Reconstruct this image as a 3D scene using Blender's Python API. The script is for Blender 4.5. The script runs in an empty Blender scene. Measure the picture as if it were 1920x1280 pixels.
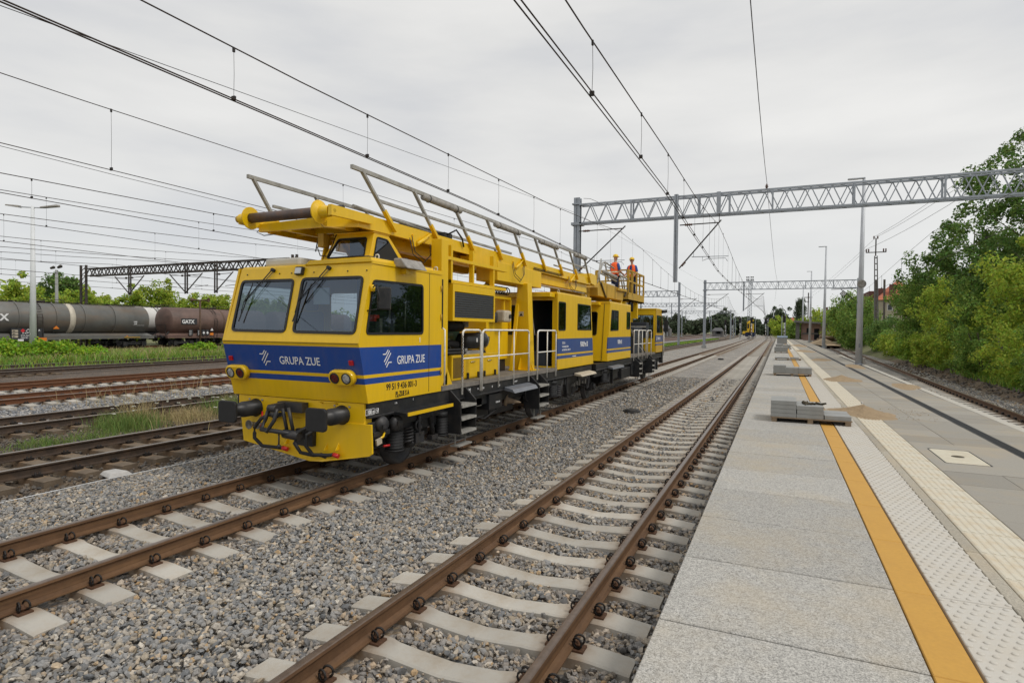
import bpy, bmesh, math, random
import numpy as np
from mathutils import Vector, Matrix
from mathutils.geometry import delaunay_2d_cdt
R = math.radians
SC = bpy.context.scene
COL = SC.collection
rng = np.random.default_rng(7)
random.seed(7)

# ------------------------------------------------------------------ camera
EYE = Vector((0, 0, 2.3536))
_yaw, _pit, _roll = 0.4249, -0.0207, 0.011
_f = Vector((-math.sin(_yaw) * math.cos(_pit), math.cos(_yaw) * math.cos(_pit), math.sin(_pit)))
_r0 = Vector((math.cos(_yaw), math.sin(_yaw), 0)); _u0 = _r0.cross(_f)
_r = math.cos(_roll) * _r0 + math.sin(_roll) * _u0; _u = _r.cross(_f)
cd = bpy.data.cameras.new('camera'); cam = bpy.data.objects.new('camera', cd); COL.objects.link(cam)
cam.matrix_world = Matrix(((_r.x, _u.x, -_f.x, EYE.x), (_r.y, _u.y, -_f.y, EYE.y), (_r.z, _u.z, -_f.z, EYE.z), (0, 0, 0, 1)))
cd.sensor_width = 36; cd.lens = 1105.76 / 1920 * 36; cd.clip_start = 0.05; cd.clip_end = 6000
SC.camera = cam

# ------------------------------------------------------------------ sky and sun (bright overcast)
SUN_EL, SUN_AZ = R(52), R(-68)            # azimuth measured from +Y towards -X... sun stands to the right of the tracks
w = bpy.data.worlds.new('World'); SC.world = w; w.use_nodes = True
nt = w.node_tree; nt.nodes.clear()
out = nt.nodes.new('ShaderNodeOutputWorld'); bg = nt.nodes.new('ShaderNodeBackground'); bg.inputs['Strength'].default_value = 0.1
sky = nt.nodes.new('ShaderNodeTexSky'); sky.sky_type = 'NISHITA'; sky.sun_disc = False; sky.sun_elevation = SUN_EL; sky.sun_rotation = R(100)
tc = nt.nodes.new('ShaderNodeTexCoord'); sep = nt.nodes.new('ShaderNodeSeparateXYZ')
mp = nt.nodes.new('ShaderNodeMapping'); mp.inputs['Scale'].default_value = (1.0, 1.0, 4.2); mp.inputs['Rotation'].default_value = (0, 0, 0.5)
n1 = nt.nodes.new('ShaderNodeTexNoise'); n1.inputs['Scale'].default_value = 1.5; n1.inputs['Detail'].default_value = 7; n1.inputs['Roughness'].default_value = .5
cr = nt.nodes.new('ShaderNodeValToRGB')
cr.color_ramp.elements[0].position = .34; cr.color_ramp.elements[0].color = (6.15, 6.25, 6.45, 1)
cr.color_ramp.elements[1].position = .64; cr.color_ramp.elements[1].color = (8.5, 8.4, 8.15, 1)
e = cr.color_ramp.elements.new(.5); e.color = (7.6, 7.55, 7.4, 1)
hz = nt.nodes.new('ShaderNodeMapRange'); hz.inputs['From Min'].default_value = 0.0; hz.inputs['From Max'].default_value = .22
hz.inputs['To Min'].default_value = 1; hz.inputs['To Max'].default_value = 0
mh = nt.nodes.new('ShaderNodeMixRGB'); mh.inputs[2].default_value = (6.9, 7.15, 7.4, 1)
mulh = nt.nodes.new('ShaderNodeMath'); mulh.operation = 'MULTIPLY'; mulh.inputs[1].default_value = .55
mx = nt.nodes.new('ShaderNodeMixRGB'); mx.inputs[0].default_value = 0.93
L = nt.links.new
L(tc.outputs['Generated'], mp.inputs['Vector']); L(mp.outputs['Vector'], n1.inputs['Vector']); L(n1.outputs['Fac'], cr.inputs['Fac'])
L(tc.outputs['Generated'], sep.inputs[0]); L(sep.outputs['Z'], hz.inputs['Value']); L(hz.outputs[0], mulh.inputs[0]); L(mulh.outputs[0], mh.inputs[0])
L(cr.outputs['Color'], mh.inputs[1]); L(sky.outputs[0], mx.inputs[1]); L(mh.outputs[0], mx.inputs[2]); L(mx.outputs[0], bg.inputs['Color']); L(bg.outputs[0], out.inputs[0])
sl = bpy.data.lights.new('sun', 'SUN'); sl.energy = 1.5; sl.angle = R(12); sl.color = (1, .96, .9)
so = bpy.data.objects.new('sun', sl); COL.objects.link(so)
_sd = Vector((math.sin(R(100)) * math.cos(SUN_EL), math.cos(R(100)) * math.cos(SUN_EL), math.sin(SUN_EL)))   # towards the sun
so.rotation_euler = _sd.to_track_quat('Z', 'Y').to_euler(); so.location = (30, 0, 40)
SC.view_settings.view_transform = 'Standard'; SC.view_settings.look = 'None'; SC.view_settings.gamma = 1; SC.view_settings.exposure = 0.07
SC.view_settings.use_curve_mapping = False
SC.cycles.max_bounces = 6; SC.cycles.transparent_max_bounces = 16; SC.cycles.caustics_reflective = False; SC.cycles.caustics_refractive = False

# ------------------------------------------------------------------ materials
M = {}
def mat(name, col, rough=.7, metal=0., noise=None, bump=None, var=None, spec=.5, dirt=None, clear=0., trans=0.):
    """noise=(scale, amount): colour variation; bump=(scale, strength, dist); var: per-island value spread; dirt=(color, scale, amount)"""
    m = bpy.data.materials.new(name); m.use_nodes = True; t = m.node_tree; b = t.nodes['Principled BSDF']
    b.inputs['Roughness'].default_value = rough; b.inputs['Metallic'].default_value = metal; b.inputs['Specular IOR Level'].default_value = spec
    b.inputs['Coat Weight'].default_value = clear
    c4 = (*col, 1); last = None
    tcn = t.nodes.new('ShaderNodeTexCoord')
    if noise:
        n = t.nodes.new('ShaderNodeTexNoise'); n.inputs['Scale'].default_value = noise[0]; n.inputs['Detail'].default_value = 6; n.inputs['Roughness'].default_value = .62
        t.links.new(tcn.outputs['Object'], n.inputs['Vector'])
        r = t.nodes.new('ShaderNodeMapRange'); r.inputs['From Min'].default_value = .25; r.inputs['From Max'].default_value = .75
        r.inputs['To Min'].default_value = 1 - noise[1]; r.inputs['To Max'].default_value = 1 + noise[1]
        t.links.new(n.outputs['Fac'], r.inputs['Value'])
        h = t.nodes.new('ShaderNodeVectorMath'); h.operation = 'SCALE'; h.inputs[0].default_value = col
        t.links.new(r.outputs[0], h.inputs['Scale']); last = h.outputs[0]
    if dirt:
        n = t.nodes.new('ShaderNodeTexNoise'); n.inputs['Scale'].default_value = dirt[1]; n.inputs['Detail'].default_value = 8; n.inputs['Roughness'].default_value = .7
        if len(dirt) > 3:
            mpn = t.nodes.new('ShaderNodeMapping'); mpn.inputs['Scale'].default_value = dirt[3]; t.links.new(tcn.outputs['Object'], mpn.inputs['Vector']); t.links.new(mpn.outputs[0], n.inputs['Vector'])
        else: t.links.new(tcn.outputs['Object'], n.inputs['Vector'])
        r = t.nodes.new('ShaderNodeMapRange'); r.inputs['From Min'].default_value = .45; r.inputs['From Max'].default_value = .75
        r.inputs['To Min'].default_value = 0; r.inputs['To Max'].default_value = dirt[2]
        t.links.new(n.outputs['Fac'], r.inputs['Value'])
        x = t.nodes.new('ShaderNodeMixRGB'); x.inputs[1].default_value = c4; x.inputs[2].default_value = (*dirt[0], 1)
        t.links.new(r.outputs[0], x.inputs[0])
        if last: t.links.new(last, x.inputs[1])
        last = x.outputs[0]
    if var:
        g = t.nodes.new('ShaderNodeNewGeometry'); hs = t.nodes.new('ShaderNodeHueSaturation')
        r = t.nodes.new('ShaderNodeMapRange'); r.inputs['To Min'].default_value = 1 - var[0]; r.inputs['To Max'].default_value = 1 + var[0]
        t.links.new(g.outputs['Random Per Island'], r.inputs['Value']); t.links.new(r.outputs[0], hs.inputs['Value'])
        ml = t.nodes.new('ShaderNodeMath'); ml.operation = 'MULTIPLY'; ml.inputs[1].default_value = 7.31
        fr = t.nodes.new('ShaderNodeMath'); fr.operation = 'FRACT'
        t.links.new(g.outputs['Random Per Island'], ml.inputs[0]); t.links.new(ml.outputs[0], fr.inputs[0])
        r2 = t.nodes.new('ShaderNodeMapRange'); r2.inputs['To Min'].default_value = .5 - var[1]; r2.inputs['To Max'].default_value = .5 + var[1]
        t.links.new(fr.outputs[0], r2.inputs['Value']); t.links.new(r2.outputs[0], hs.inputs['Hue'])
        if last: t.links.new(last, hs.inputs['Color'])
        else: hs.inputs['Color'].default_value = c4
        last = hs.outputs[0]
    if last: t.links.new(last, b.inputs['Base Color'])
    else: b.inputs['Base Color'].default_value = c4
    if bump:
        n = t.nodes.new('ShaderNodeTexNoise'); n.inputs['Scale'].default_value = bump[0]; n.inputs['Detail'].default_value = 6
        t.links.new(tcn.outputs['Object'], n.inputs['Vector'])
        bp = t.nodes.new('ShaderNodeBump'); bp.inputs['Strength'].default_value = bump[1]; bp.inputs['Distance'].default_value = bump[2]
        t.links.new(n.outputs['Fac'], bp.inputs['Height']); t.links.new(bp.outputs[0], b.inputs['Normal'])
    if trans:
        ts = t.nodes.new('ShaderNodeBsdfTranslucent'); ms = t.nodes.new('ShaderNodeMixShader'); ms.inputs[0].default_value = trans
        if last: t.links.new(last, ts.inputs['Color'])
        else: ts.inputs['Color'].default_value = c4
        t.links.new(b.outputs[0], ms.inputs[1]); t.links.new(ts.outputs[0], ms.inputs[2]); t.links.new(ms.outputs[0], t.nodes['Material Output'].inputs['Surface'])
    M[name] = m; return m

STONES = [(.0, (.10, .11, .125)), (.18, (.175, .185, .20)), (.34, (.25, .255, .265)), (.48, (.20, .19, .18)), (.60, (.31, .295, .275)), (.74, (.25, .22, .175)), (.82, (.42, .41, .39)), (.89, (.33, .235, .13)), (.915, (.235, .245, .26)), (1., (.16, .165, .175))]
def ballast_mat(name, island, k=1.0, tint=(1, 1, 1), scale=19.):
    m = bpy.data.materials.new(name); m.use_nodes = True; t = m.node_tree; b = t.nodes['Principled BSDF']; b.inputs['Roughness'].default_value = .85
    ramp = t.nodes.new('ShaderNodeValToRGB'); ramp.color_ramp.interpolation = 'LINEAR'
    els = ramp.color_ramp.elements
    while len(els) > 1: els.remove(els[-1])
    els[0].position = 0; els[0].color = (*[c * k * q for c, q in zip(STONES[0][1], tint)], 1)
    for p, c in STONES[1:]:
        el = els.new(p); el.color = (*[v * k * q for v, q in zip(c, tint)], 1)
    tcn = t.nodes.new('ShaderNodeTexCoord')
    if island:
        g = t.nodes.new('ShaderNodeNewGeometry'); t.links.new(g.outputs['Random Per Island'], ramp.inputs[0])
    else:
        v = t.nodes.new('ShaderNodeTexVoronoi'); v.inputs['Scale'].default_value = scale; v.inputs['Randomness'].default_value = 1
        t.links.new(tcn.outputs['Object'], v.inputs['Vector'])
        s = t.nodes.new('ShaderNodeSeparateColor'); t.links.new(v.outputs['Color'], s.inputs[0]); t.links.new(s.outputs[0], ramp.inputs[0])
        bp = t.nodes.new('ShaderNodeBump'); bp.inputs['Strength'].default_value = 1; bp.inputs['Distance'].default_value = .03; bp.invert = True
        t.links.new(v.outputs['Distance'], bp.inputs['Height']); t.links.new(bp.outputs[0], b.inputs['Normal'])
    n = t.nodes.new('ShaderNodeTexNoise'); n.inputs['Scale'].default_value = 60 if island else 1.2; n.inputs['Detail'].default_value = 5
    t.links.new(tcn.outputs['Object'], n.inputs['Vector'])
    r = t.nodes.new('ShaderNodeMapRange'); r.inputs['From Min'].default_value = .3; r.inputs['From Max'].default_value = .7; r.inputs['To Min'].default_value = .75; r.inputs['To Max'].default_value = 1.22
    t.links.new(n.outputs['Fac'], r.inputs['Value'])
    h = t.nodes.new('ShaderNodeVectorMath'); h.operation = 'SCALE'; t.links.new(ramp.outputs[0], h.inputs[0]); t.links.new(r.outputs[0], h.inputs['Scale'])
    if 'stone' in name or 'bed' in name:
        gp = t.nodes.new('ShaderNodeNewGeometry'); sx = t.nodes.new('ShaderNodeSeparateXYZ'); t.links.new(gp.outputs['Position'], sx.inputs[0]); f_ = None
        for cx_ in (-3.01, -1.51, -7.62, -6.1):
            d1 = t.nodes.new('ShaderNodeMath'); d1.operation = 'SUBTRACT'; d1.inputs[1].default_value = cx_; t.links.new(sx.outputs['X'], d1.inputs[0])
            d2 = t.nodes.new('ShaderNodeMath'); d2.operation = 'ABSOLUTE'; t.links.new(d1.outputs[0], d2.inputs[0])
            d3 = t.nodes.new('ShaderNodeMapRange'); d3.inputs['From Min'].default_value = .05; d3.inputs['From Max'].default_value = .75; d3.inputs['To Min'].default_value = .34; d3.inputs['To Max'].default_value = 0; t.links.new(d2.outputs[0], d3.inputs['Value'])
            if f_ is None: f_ = d3.outputs[0]
            else: q = t.nodes.new('ShaderNodeMath'); q.operation = 'MAXIMUM'; t.links.new(f_, q.inputs[0]); t.links.new(d3.outputs[0], q.inputs[1]); f_ = q.outputs[0]
        rx = t.nodes.new('ShaderNodeMixRGB'); rx.blend_type = 'MULTIPLY'; rx.inputs[2].default_value = (.80, .56, .36, 1); t.links.new(f_, rx.inputs[0]); t.links.new(h.outputs[0], rx.inputs[1]); h = rx
    t.links.new(h.outputs[0], b.inputs['Base Color'])
    M[name] = m
ballast_mat('ballast_stone', True, 1.2, (1.05, 1., .92)); ballast_mat('ballast_bed', False, 1.06, (1.05, 1, .92)); ballast_mat('ballast_dark', False, .40, (1.1, .85, .66)); ballast_mat('ballast_light', False, 1.12, (1, 1, 1.02), 15)
ballast_mat('ballast_deep', False, .42); ballast_mat('ballast_stone_old', True, .55, (1, .86, .72)); ballast_mat('ballast_stone_light', True, 1.15)

def livery(name, bands, yellow=(.80, .50, .002), blue=(.003, .053, .285)):
    m = bpy.data.materials.new(name); m.use_nodes = True; t = m.node_tree; b = t.nodes['Principled BSDF']
    b.inputs['Roughness'].default_value = .33; b.inputs['Coat Weight'].default_value = .15
    tcn = t.nodes.new('ShaderNodeTexCoord'); s = t.nodes.new('ShaderNodeSeparateXYZ'); t.links.new(tcn.outputs['Object'], s.inputs[0])
    fac = None
    for z0, z1 in bands:
        a = t.nodes.new('ShaderNodeMath'); a.operation = 'COMPARE'; a.inputs[1].default_value = (z0 + z1) / 2; a.inputs[2].default_value = (z1 - z0) / 2
        t.links.new(s.outputs['Z'], a.inputs[0])
        if fac is None: fac = a.outputs[0]
        else:
            q = t.nodes.new('ShaderNodeMath'); q.operation = 'ADD'; t.links.new(fac, q.inputs[0]); t.links.new(a.outputs[0], q.inputs[1]); fac = q.outputs[0]
    x = t.nodes.new('ShaderNodeMixRGB'); x.inputs[1].default_value = (*yellow, 1); x.inputs[2].default_value = (*blue, 1)
    if fac is not None: t.links.new(fac, x.inputs[0])
    else: x.inputs[0].default_value = 0
    n = t.nodes.new('ShaderNodeTexNoise'); n.inputs['Scale'].default_value = 1.7; n.inputs['Detail'].default_value = 8; n.inputs['Roughness'].default_value = .7
    mpn = t.nodes.new('ShaderNodeMapping'); mpn.inputs['Scale'].default_value = (4, 4, .45); t.links.new(tcn.outputs['Object'], mpn.inputs['Vector']); t.links.new(mpn.outputs[0], n.inputs['Vector'])
    r = t.nodes.new('ShaderNodeMapRange'); r.inputs['From Min'].default_value = .42; r.inputs['From Max'].default_value = .8; r.inputs['To Max'].default_value = .18
    t.links.new(n.outputs['Fac'], r.inputs['Value'])
    y = t.nodes.new('ShaderNodeMixRGB'); y.inputs[2].default_value = (.19, .13, .05, 1); t.links.new(x.outputs[0], y.inputs[1]); t.links.new(r.outputs[0], y.inputs[0])
    t.links.new(y.outputs[0], b.inputs['Base Color'])
    r3 = t.nodes.new('ShaderNodeMapRange'); r3.inputs['To Min'].default_value = .25; r3.inputs['To Max'].default_value = .55; t.links.new(n.outputs['Fac'], r3.inputs['Value']); t.links.new(r3.outputs[0], b.inputs['Roughness'])
    M[name] = m
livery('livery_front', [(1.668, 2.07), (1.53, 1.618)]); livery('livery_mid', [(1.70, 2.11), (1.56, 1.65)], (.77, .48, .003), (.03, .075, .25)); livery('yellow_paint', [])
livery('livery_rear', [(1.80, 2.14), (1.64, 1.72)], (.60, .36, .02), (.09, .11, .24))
mat('worn_yellow', (.52, .32, .03), .6, noise=(6, .2), dirt=((.16, .10, .04), 3., .75))
mat('black_paint', (.012, .013, .015), .45, noise=(5, .3), dirt=((.07, .06, .05), 3, .6))
mat('dark_steel', (.035, .036, .04), .5, .3, noise=(8, .3), dirt=((.09, .075, .06), 5, .7))
mat('rubber', (.012, .012, .013), .65, noise=(10, .3))
mat('black_gasket', (.008, .008, .009), .5)
mat('grey_rail_paint', (.36, .35, .32), .5, noise=(7, .2), dirt=((.10, .08, .06), 6, .7))
mat('white_rail_paint', (.84, .82, .76), .45, noise=(7, .08), dirt=((.3, .22, .13), 9, .4))
mat('lamp_grey', (.33, .31, .28), .6, noise=(9, .25), dirt=((.08, .07, .06), 6, .8))
mat('galvanised', (.33, .36, .40), .45, .35, noise=(3, .12), dirt=((.2, .2, .2), 4, .4))
mat('pole_grey', (.47, .49, .52), .45, .1, noise=(2, .1))
mat('old_iron', (.05, .046, .044), .8, noise=(4, .3), dirt=((.12, .06, .03), 5, .6))
mat('rust_brown', (.085, .052, .034), .7, noise=(8, .3), dirt=((.2, .1, .05), 7, .8))
mat('spool_steel', (.11, .085, .08), .5, .4, noise=(5, .3), dirt=((.2, .09, .03), 8, .8))
mat('rail_rust', (.115, .06, .028), .75, noise=(9, .25), dirt=((.23, .125, .055), 5, .7, (1, .12, 4)))
mat('rail_top', (.155, .115, .09), .32, .5, noise=(14, .25))
mat('rail_orange', (.135, .05, .018), .8, noise=(5, .25), dirt=((.07, .035, .022), 5, .6))
mat('rail_dark', (.05, .034, .024), .75, noise=(6, .3), dirt=((.13, .075, .04), 5, .6))
mat('rail_shine', (.28, .25, .22), .35, .7, noise=(10, .2))
mat('clip_black', (.018, .014, .012), .6, .2, noise=(40, .4))
mat('clip_rust', (.095, .045, .022), .8, noise=(40, .4))
mat('concrete_sleeper', (.47, .445, .395), .85, noise=(7, .12), bump=(70, .25, .004), dirt=((.30, .24, .17), 3.5, .8))
mat('old_sleeper', (.17, .13, .09), .9, noise=(7, .25), bump=(40, .5, .01), dirt=((.07, .05, .035), 4, .8))
mat('sleeper_shaded', (.35, .34, .31), .85, noise=(7, .2))
mat('yellow_strip', (.53, .29, .05), .7, noise=(30, .07), dirt=((.42, .22, .045), 2.5, .5))
mat('tactile_white', (.53, .505, .455), .75, noise=(50, .05), dirt=((.46, .38, .26), 2.2, .5))
mat('ribbed_cream', (.58, .54, .44), .75, noise=(50, .05), dirt=((.50, .36, .19), 3.2, .9))
mat('drain_black', (.03, .032, .035), .6)
mat('hatch_cream', (.57, .53, .42), .75, noise=(20, .08), dirt=((.42, .34, .22), 3, .6))
mat('pallet_wood', (.27, .20, .13), .85, noise=(14, .25), dirt=((.17, .12, .08), 8, .6))
mat('block_grey', (.30, .305, .295), .88, noise=(60, .1), bump=(140, .3, .003), dirt=((.22, .22, .21), 3, .6))
mat('sand', (.34, .25, .15), .95, noise=(14, .22), bump=(60, .8, .02), dirt=((.24, .165, .09), 4, .7))
mat('dirt', (.12, .085, .055), .95, noise=(3, .4), bump=(25, .9, .04), dirt=((.26, .21, .15), 9, .8))
mat('field', (.14, .15, .06), .95, noise=(.5, .35), dirt=((.2, .17, .09), .35, .8))
mat('asphalt_yard', (.16, .155, .14), .95, noise=(2, .2))
mat('glass_clear', (.5, .5, .5))
mat('white_print', (.80, .80, .80), .5); mat('black_print', (.012, .012, .012), .5); mat('red_lens', (.45, .01, .02), .2); mat('red_paint', (.5, .015, .015), .4)
mat('dark_red_lens', (.09, .006, .006), .12); mat('lamp_lens', (.55, .57, .58), .08, .6); mat('chrome', (.6, .6, .62), .15, .9)
mat('wire_dark', (.028, .024, .022), .6, .3); mat('wire_copper', (.045, .03, .024), .6, .4); mat('insulator', (.10, .05, .035), .3)
mat('tank_grey', (.145, .145, .135), .5, .15, noise=(1.2, .2), dirt=((.20, .14, .09), .9, .9, (1, .25, 1.2)))
mat('tank_brown', (.145, .088, .07), .6, noise=(1.4, .25), dirt=((.06, .045, .04), 1.2, .8, (.6, .25, 1.2)))
mat('tank_white', (.62, .61, .58), .5, noise=(2, .1)); mat('tank_band', (.62, .57, .47), .6, noise=(3, .1), dirt=((.35, .28, .2), 2, .6))
mat('orange_plate', (.75, .22, .02), .5); mat('plate_black', (.03, .032, .036), .6, noise=(4, .3)); mat('plate_red', (.6, .02, .03), .5)
mat('deck_grey', (.20, .18, .155), .85, noise=(6, .25), dirt=((.10, .09, .08), 4, .8))
mat('louvre', (.07, .072, .078), .35, .3); mat('interior_dark', (.03, .036, .045), .8); mat('interior_blue', (.06, .075, .10), .7)
mat('seat_cloth', (.05, .06, .08), .9); mat('engine_green', (.02, .11, .045), .5, noise=(12, .3)); mat('engine_grey', (.2, .19, .17), .5, .3, noise=(25, .5))
mat('filter_black', (.018, .019, .021), .35, noise=(5, .3)); mat('filter_lid', (.15, .16, .18), .4, noise=(5, .2)); mat('brown_door', (.12, .05, .03), .6, noise=(3, .2))
mat('roof_white', (.55, .55, .52), .6); mat('gas_can', (.48, .42, .32), .7, noise=(10, .2)); mat('mesh_brown', (.07, .055, .03), .7, .2)
mat('orange_vest', (.95, .13, .02), .75); mat('vest_stripe', (.72, .70, .5), .4); mat('blue_shirt', (.02, .07, .28), .85); mat('navy_trouser', (.012, .018, .05), .9)
mat('helmet_yellow', (.78, .50, .01), .3); mat('skin', (.50, .27, .18), .6); mat('boot_black', (.02, .018, .016), .6); mat('hair_dark', (.03, .02, .015), .8)
mat('leaf_mid', (.20, .31, .06), .6, var=(.5, .03), trans=.42, spec=.3); mat('leaf_lime', (.36, .46, .06), .6, var=(.42, .035), trans=.45, spec=.3)
mat('leaf_dark', (.135, .23, .05), .6, var=(.5, .03), trans=.38, spec=.35); mat('leaf_bright', (.24, .36, .04), .6, var=(.35, .035), trans=.45, spec=.3)
mat('leaf_far', (.085, .115, .065), .8, var=(.4, .03), trans=.2, spec=.2); mat('leaf_bush', (.26, .42, .03), .6, var=(.4, .04), trans=.4, spec=.3)
mat('bark', (.07, .055, .04), .9, noise=(6, .3)); mat('grass_green', (.22, .34, .05), .8, var=(.4, .05), trans=.3); mat('grass_straw', (.42, .34, .17), .8, var=(.3, .02), trans=.2)
mat('weed_green', (.17, .25, .06), .8, var=(.4, .03), trans=.3); mat('flower_white', (.7, .7, .6), .8)
mat('plaster_pink', (.34, .22, .18), .9, noise=(2, .2)); mat('plaster_beige', (.42, .37, .29), .9, noise=(1, .1)); mat('concrete_dark', (.14, .135, .13), .9, noise=(1, .2)); mat('roof_tile', (.42, .13, .07), .8, noise=(3, .2))
mat('roof_slate', (.10, .10, .105), .8, noise=(2, .3)); mat('brick_dark', (.13, .06, .05), .9, noise=(4, .3)); mat('window_dark', (.03, .035, .04), .15); mat('window_frame', (.6, .6, .6), .5)
mat('signal_black', (.01, .01, .011), .5); mat('fence_wood', (.11, .095, .08), .9, noise=(6, .3)); mat('edge_pale', (.46, .44, .39), .85, noise=(6, .1), dirt=((.36, .30, .2), 2, .5)); mat('white_painted', (.68, .70, .71), .5, noise=(3, .06))
mat('red_white', (.6, .55, .52), .6); mat('wrap_blue', (.35, .45, .6), .3); mat('stone_pale', (.45, .44, .42), .9, noise=(9, .15)); mat('cable_black', (.015, .015, .016), .5)

def sleeper_stain(m):
    t = m.node_tree; b = t.nodes['Principled BSDF']; src = b.inputs['Base Color'].links[0].from_socket
    tcn = t.nodes.new('ShaderNodeTexCoord'); s = t.nodes.new('ShaderNodeSeparateXYZ'); t.links.new(tcn.outputs['Object'], s.inputs[0]); a = t.nodes.new('ShaderNodeMath'); a.operation = 'ABSOLUTE'; t.links.new(s.outputs['X'], a.inputs[0])
    d = t.nodes.new('ShaderNodeMath'); d.operation = 'SUBTRACT'; d.inputs[1].default_value = .7535; t.links.new(a.outputs[0], d.inputs[0]); e_ = t.nodes.new('ShaderNodeMath'); e_.operation = 'ABSOLUTE'; t.links.new(d.outputs[0], e_.inputs[0])
    n = t.nodes.new('ShaderNodeTexNoise'); n.inputs['Scale'].default_value = 9; n.inputs['Detail'].default_value = 6; g = t.nodes.new('ShaderNodeNewGeometry'); t.links.new(g.outputs['Position'], n.inputs['Vector'])
    r = t.nodes.new('ShaderNodeMapRange'); r.inputs['From Min'].default_value = .08; r.inputs['From Max'].default_value = .30; r.inputs['To Min'].default_value = 1.5; r.inputs['To Max'].default_value = .0; t.links.new(e_.outputs[0], r.inputs['Value'])
    k = t.nodes.new('ShaderNodeMath'); k.operation = 'MULTIPLY'; k.use_clamp = True; t.links.new(n.outputs['Fac'], k.inputs[0]); t.links.new(r.outputs[0], k.inputs[1])
    x = t.nodes.new('ShaderNodeMixRGB'); x.inputs[2].default_value = (.25, .16, .09, 1); t.links.new(src, x.inputs[1]); t.links.new(k.outputs[0], x.inputs[0])
    oi = t.nodes.new('ShaderNodeObjectInfo'); r4 = t.nodes.new('ShaderNodeMapRange'); r4.inputs['To Min'].default_value = .84; r4.inputs['To Max'].default_value = 1.08; t.links.new(oi.outputs['Random'], r4.inputs['Value'])
    h2 = t.nodes.new('ShaderNodeVectorMath'); h2.operation = 'SCALE'; t.links.new(x.outputs[0], h2.inputs[0]); t.links.new(r4.outputs[0], h2.inputs['Scale']); t.links.new(h2.outputs[0], b.inputs['Base Color'])
sleeper_stain(M['concrete_sleeper']); sleeper_stain(M['old_sleeper'])
def slab_mat(name, base, speck, amt, stain=None):
    m = bpy.data.materials.new(name); m.use_nodes = True; t = m.node_tree; b = t.nodes['Principled BSDF']; b.inputs['Roughness'].default_value = .88
    g = t.nodes.new('ShaderNodeNewGeometry')
    v = t.nodes.new('ShaderNodeTexVoronoi'); v.inputs['Scale'].default_value = 150; t.links.new(g.outputs['Position'], v.inputs['Vector'])
    s = t.nodes.new('ShaderNodeSeparateColor'); t.links.new(v.outputs['Color'], s.inputs[0])
    v2 = t.nodes.new('ShaderNodeTexNoise'); v2.inputs['Scale'].default_value = 38; v2.inputs['Detail'].default_value = 3; t.links.new(g.outputs['Position'], v2.inputs['Vector'])
    av = t.nodes.new('ShaderNodeMath'); av.operation = 'ADD'; t.links.new(s.outputs[0], av.inputs[0]); t.links.new(v2.outputs['Fac'], av.inputs[1])
    r = t.nodes.new('ShaderNodeMapRange'); r.inputs['From Max'].default_value = 1.6; r.inputs['From Min'].default_value = .35; r.inputs['To Min'].default_value = 1 - amt; r.inputs['To Max'].default_value = 1 + amt; t.links.new(av.outputs[0], r.inputs['Value'])
    h = t.nodes.new('ShaderNodeVectorMath'); h.operation = 'SCALE'; h.inputs[0].default_value = base; t.links.new(r.outputs[0], h.inputs['Scale'])
    n = t.nodes.new('ShaderNodeTexNoise'); n.inputs['Scale'].default_value = 1.1; n.inputs['Detail'].default_value = 7; n.inputs['Roughness'].default_value = .65; t.links.new(g.outputs['Position'], n.inputs['Vector'])
    r2 = t.nodes.new('ShaderNodeMapRange'); r2.inputs['From Min'].default_value = .45; r2.inputs['From Max'].default_value = .8; r2.inputs['To Max'].default_value = .7; t.links.new(n.outputs['Fac'], r2.inputs['Value'])
    x = t.nodes.new('ShaderNodeMixRGB'); x.inputs[2].default_value = (*(stain or (.42, .34, .24)), 1); t.links.new(h.outputs[0], x.inputs[1]); t.links.new(r2.outputs[0], x.inputs[0])
    oi = t.nodes.new('ShaderNodeObjectInfo'); r4 = t.nodes.new('ShaderNodeMapRange'); r4.inputs['To Min'].default_value = .88; r4.inputs['To Max'].default_value = 1.06; t.links.new(oi.outputs['Random'], r4.inputs['Value'])
    h2 = t.nodes.new('ShaderNodeVectorMath'); h2.operation = 'SCALE'; t.links.new(x.outputs[0], h2.inputs[0]); t.links.new(r4.outputs[0], h2.inputs['Scale'])
    t.links.new(h2.outputs[0], b.inputs['Base Color'])
    bp = t.nodes.new('ShaderNodeBump'); bp.inputs['Strength'].default_value = .35; bp.inputs['Distance'].default_value = .003; t.links.new(s.outputs[0], bp.inputs['Height']); t.links.new(bp.outputs[0], b.inputs['Normal'])
    M[name] = m
slab_mat('slab_granular', (.36, .35, .325), 1, .55, (.44, .37, .26)); slab_mat('slab_grey', (.30, .282, .245), 1, .07, (.39, .31, .20)); slab_mat('slab_tan', (.36, .33, .27), 1, .25, (.44, .35, .22))

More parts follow.
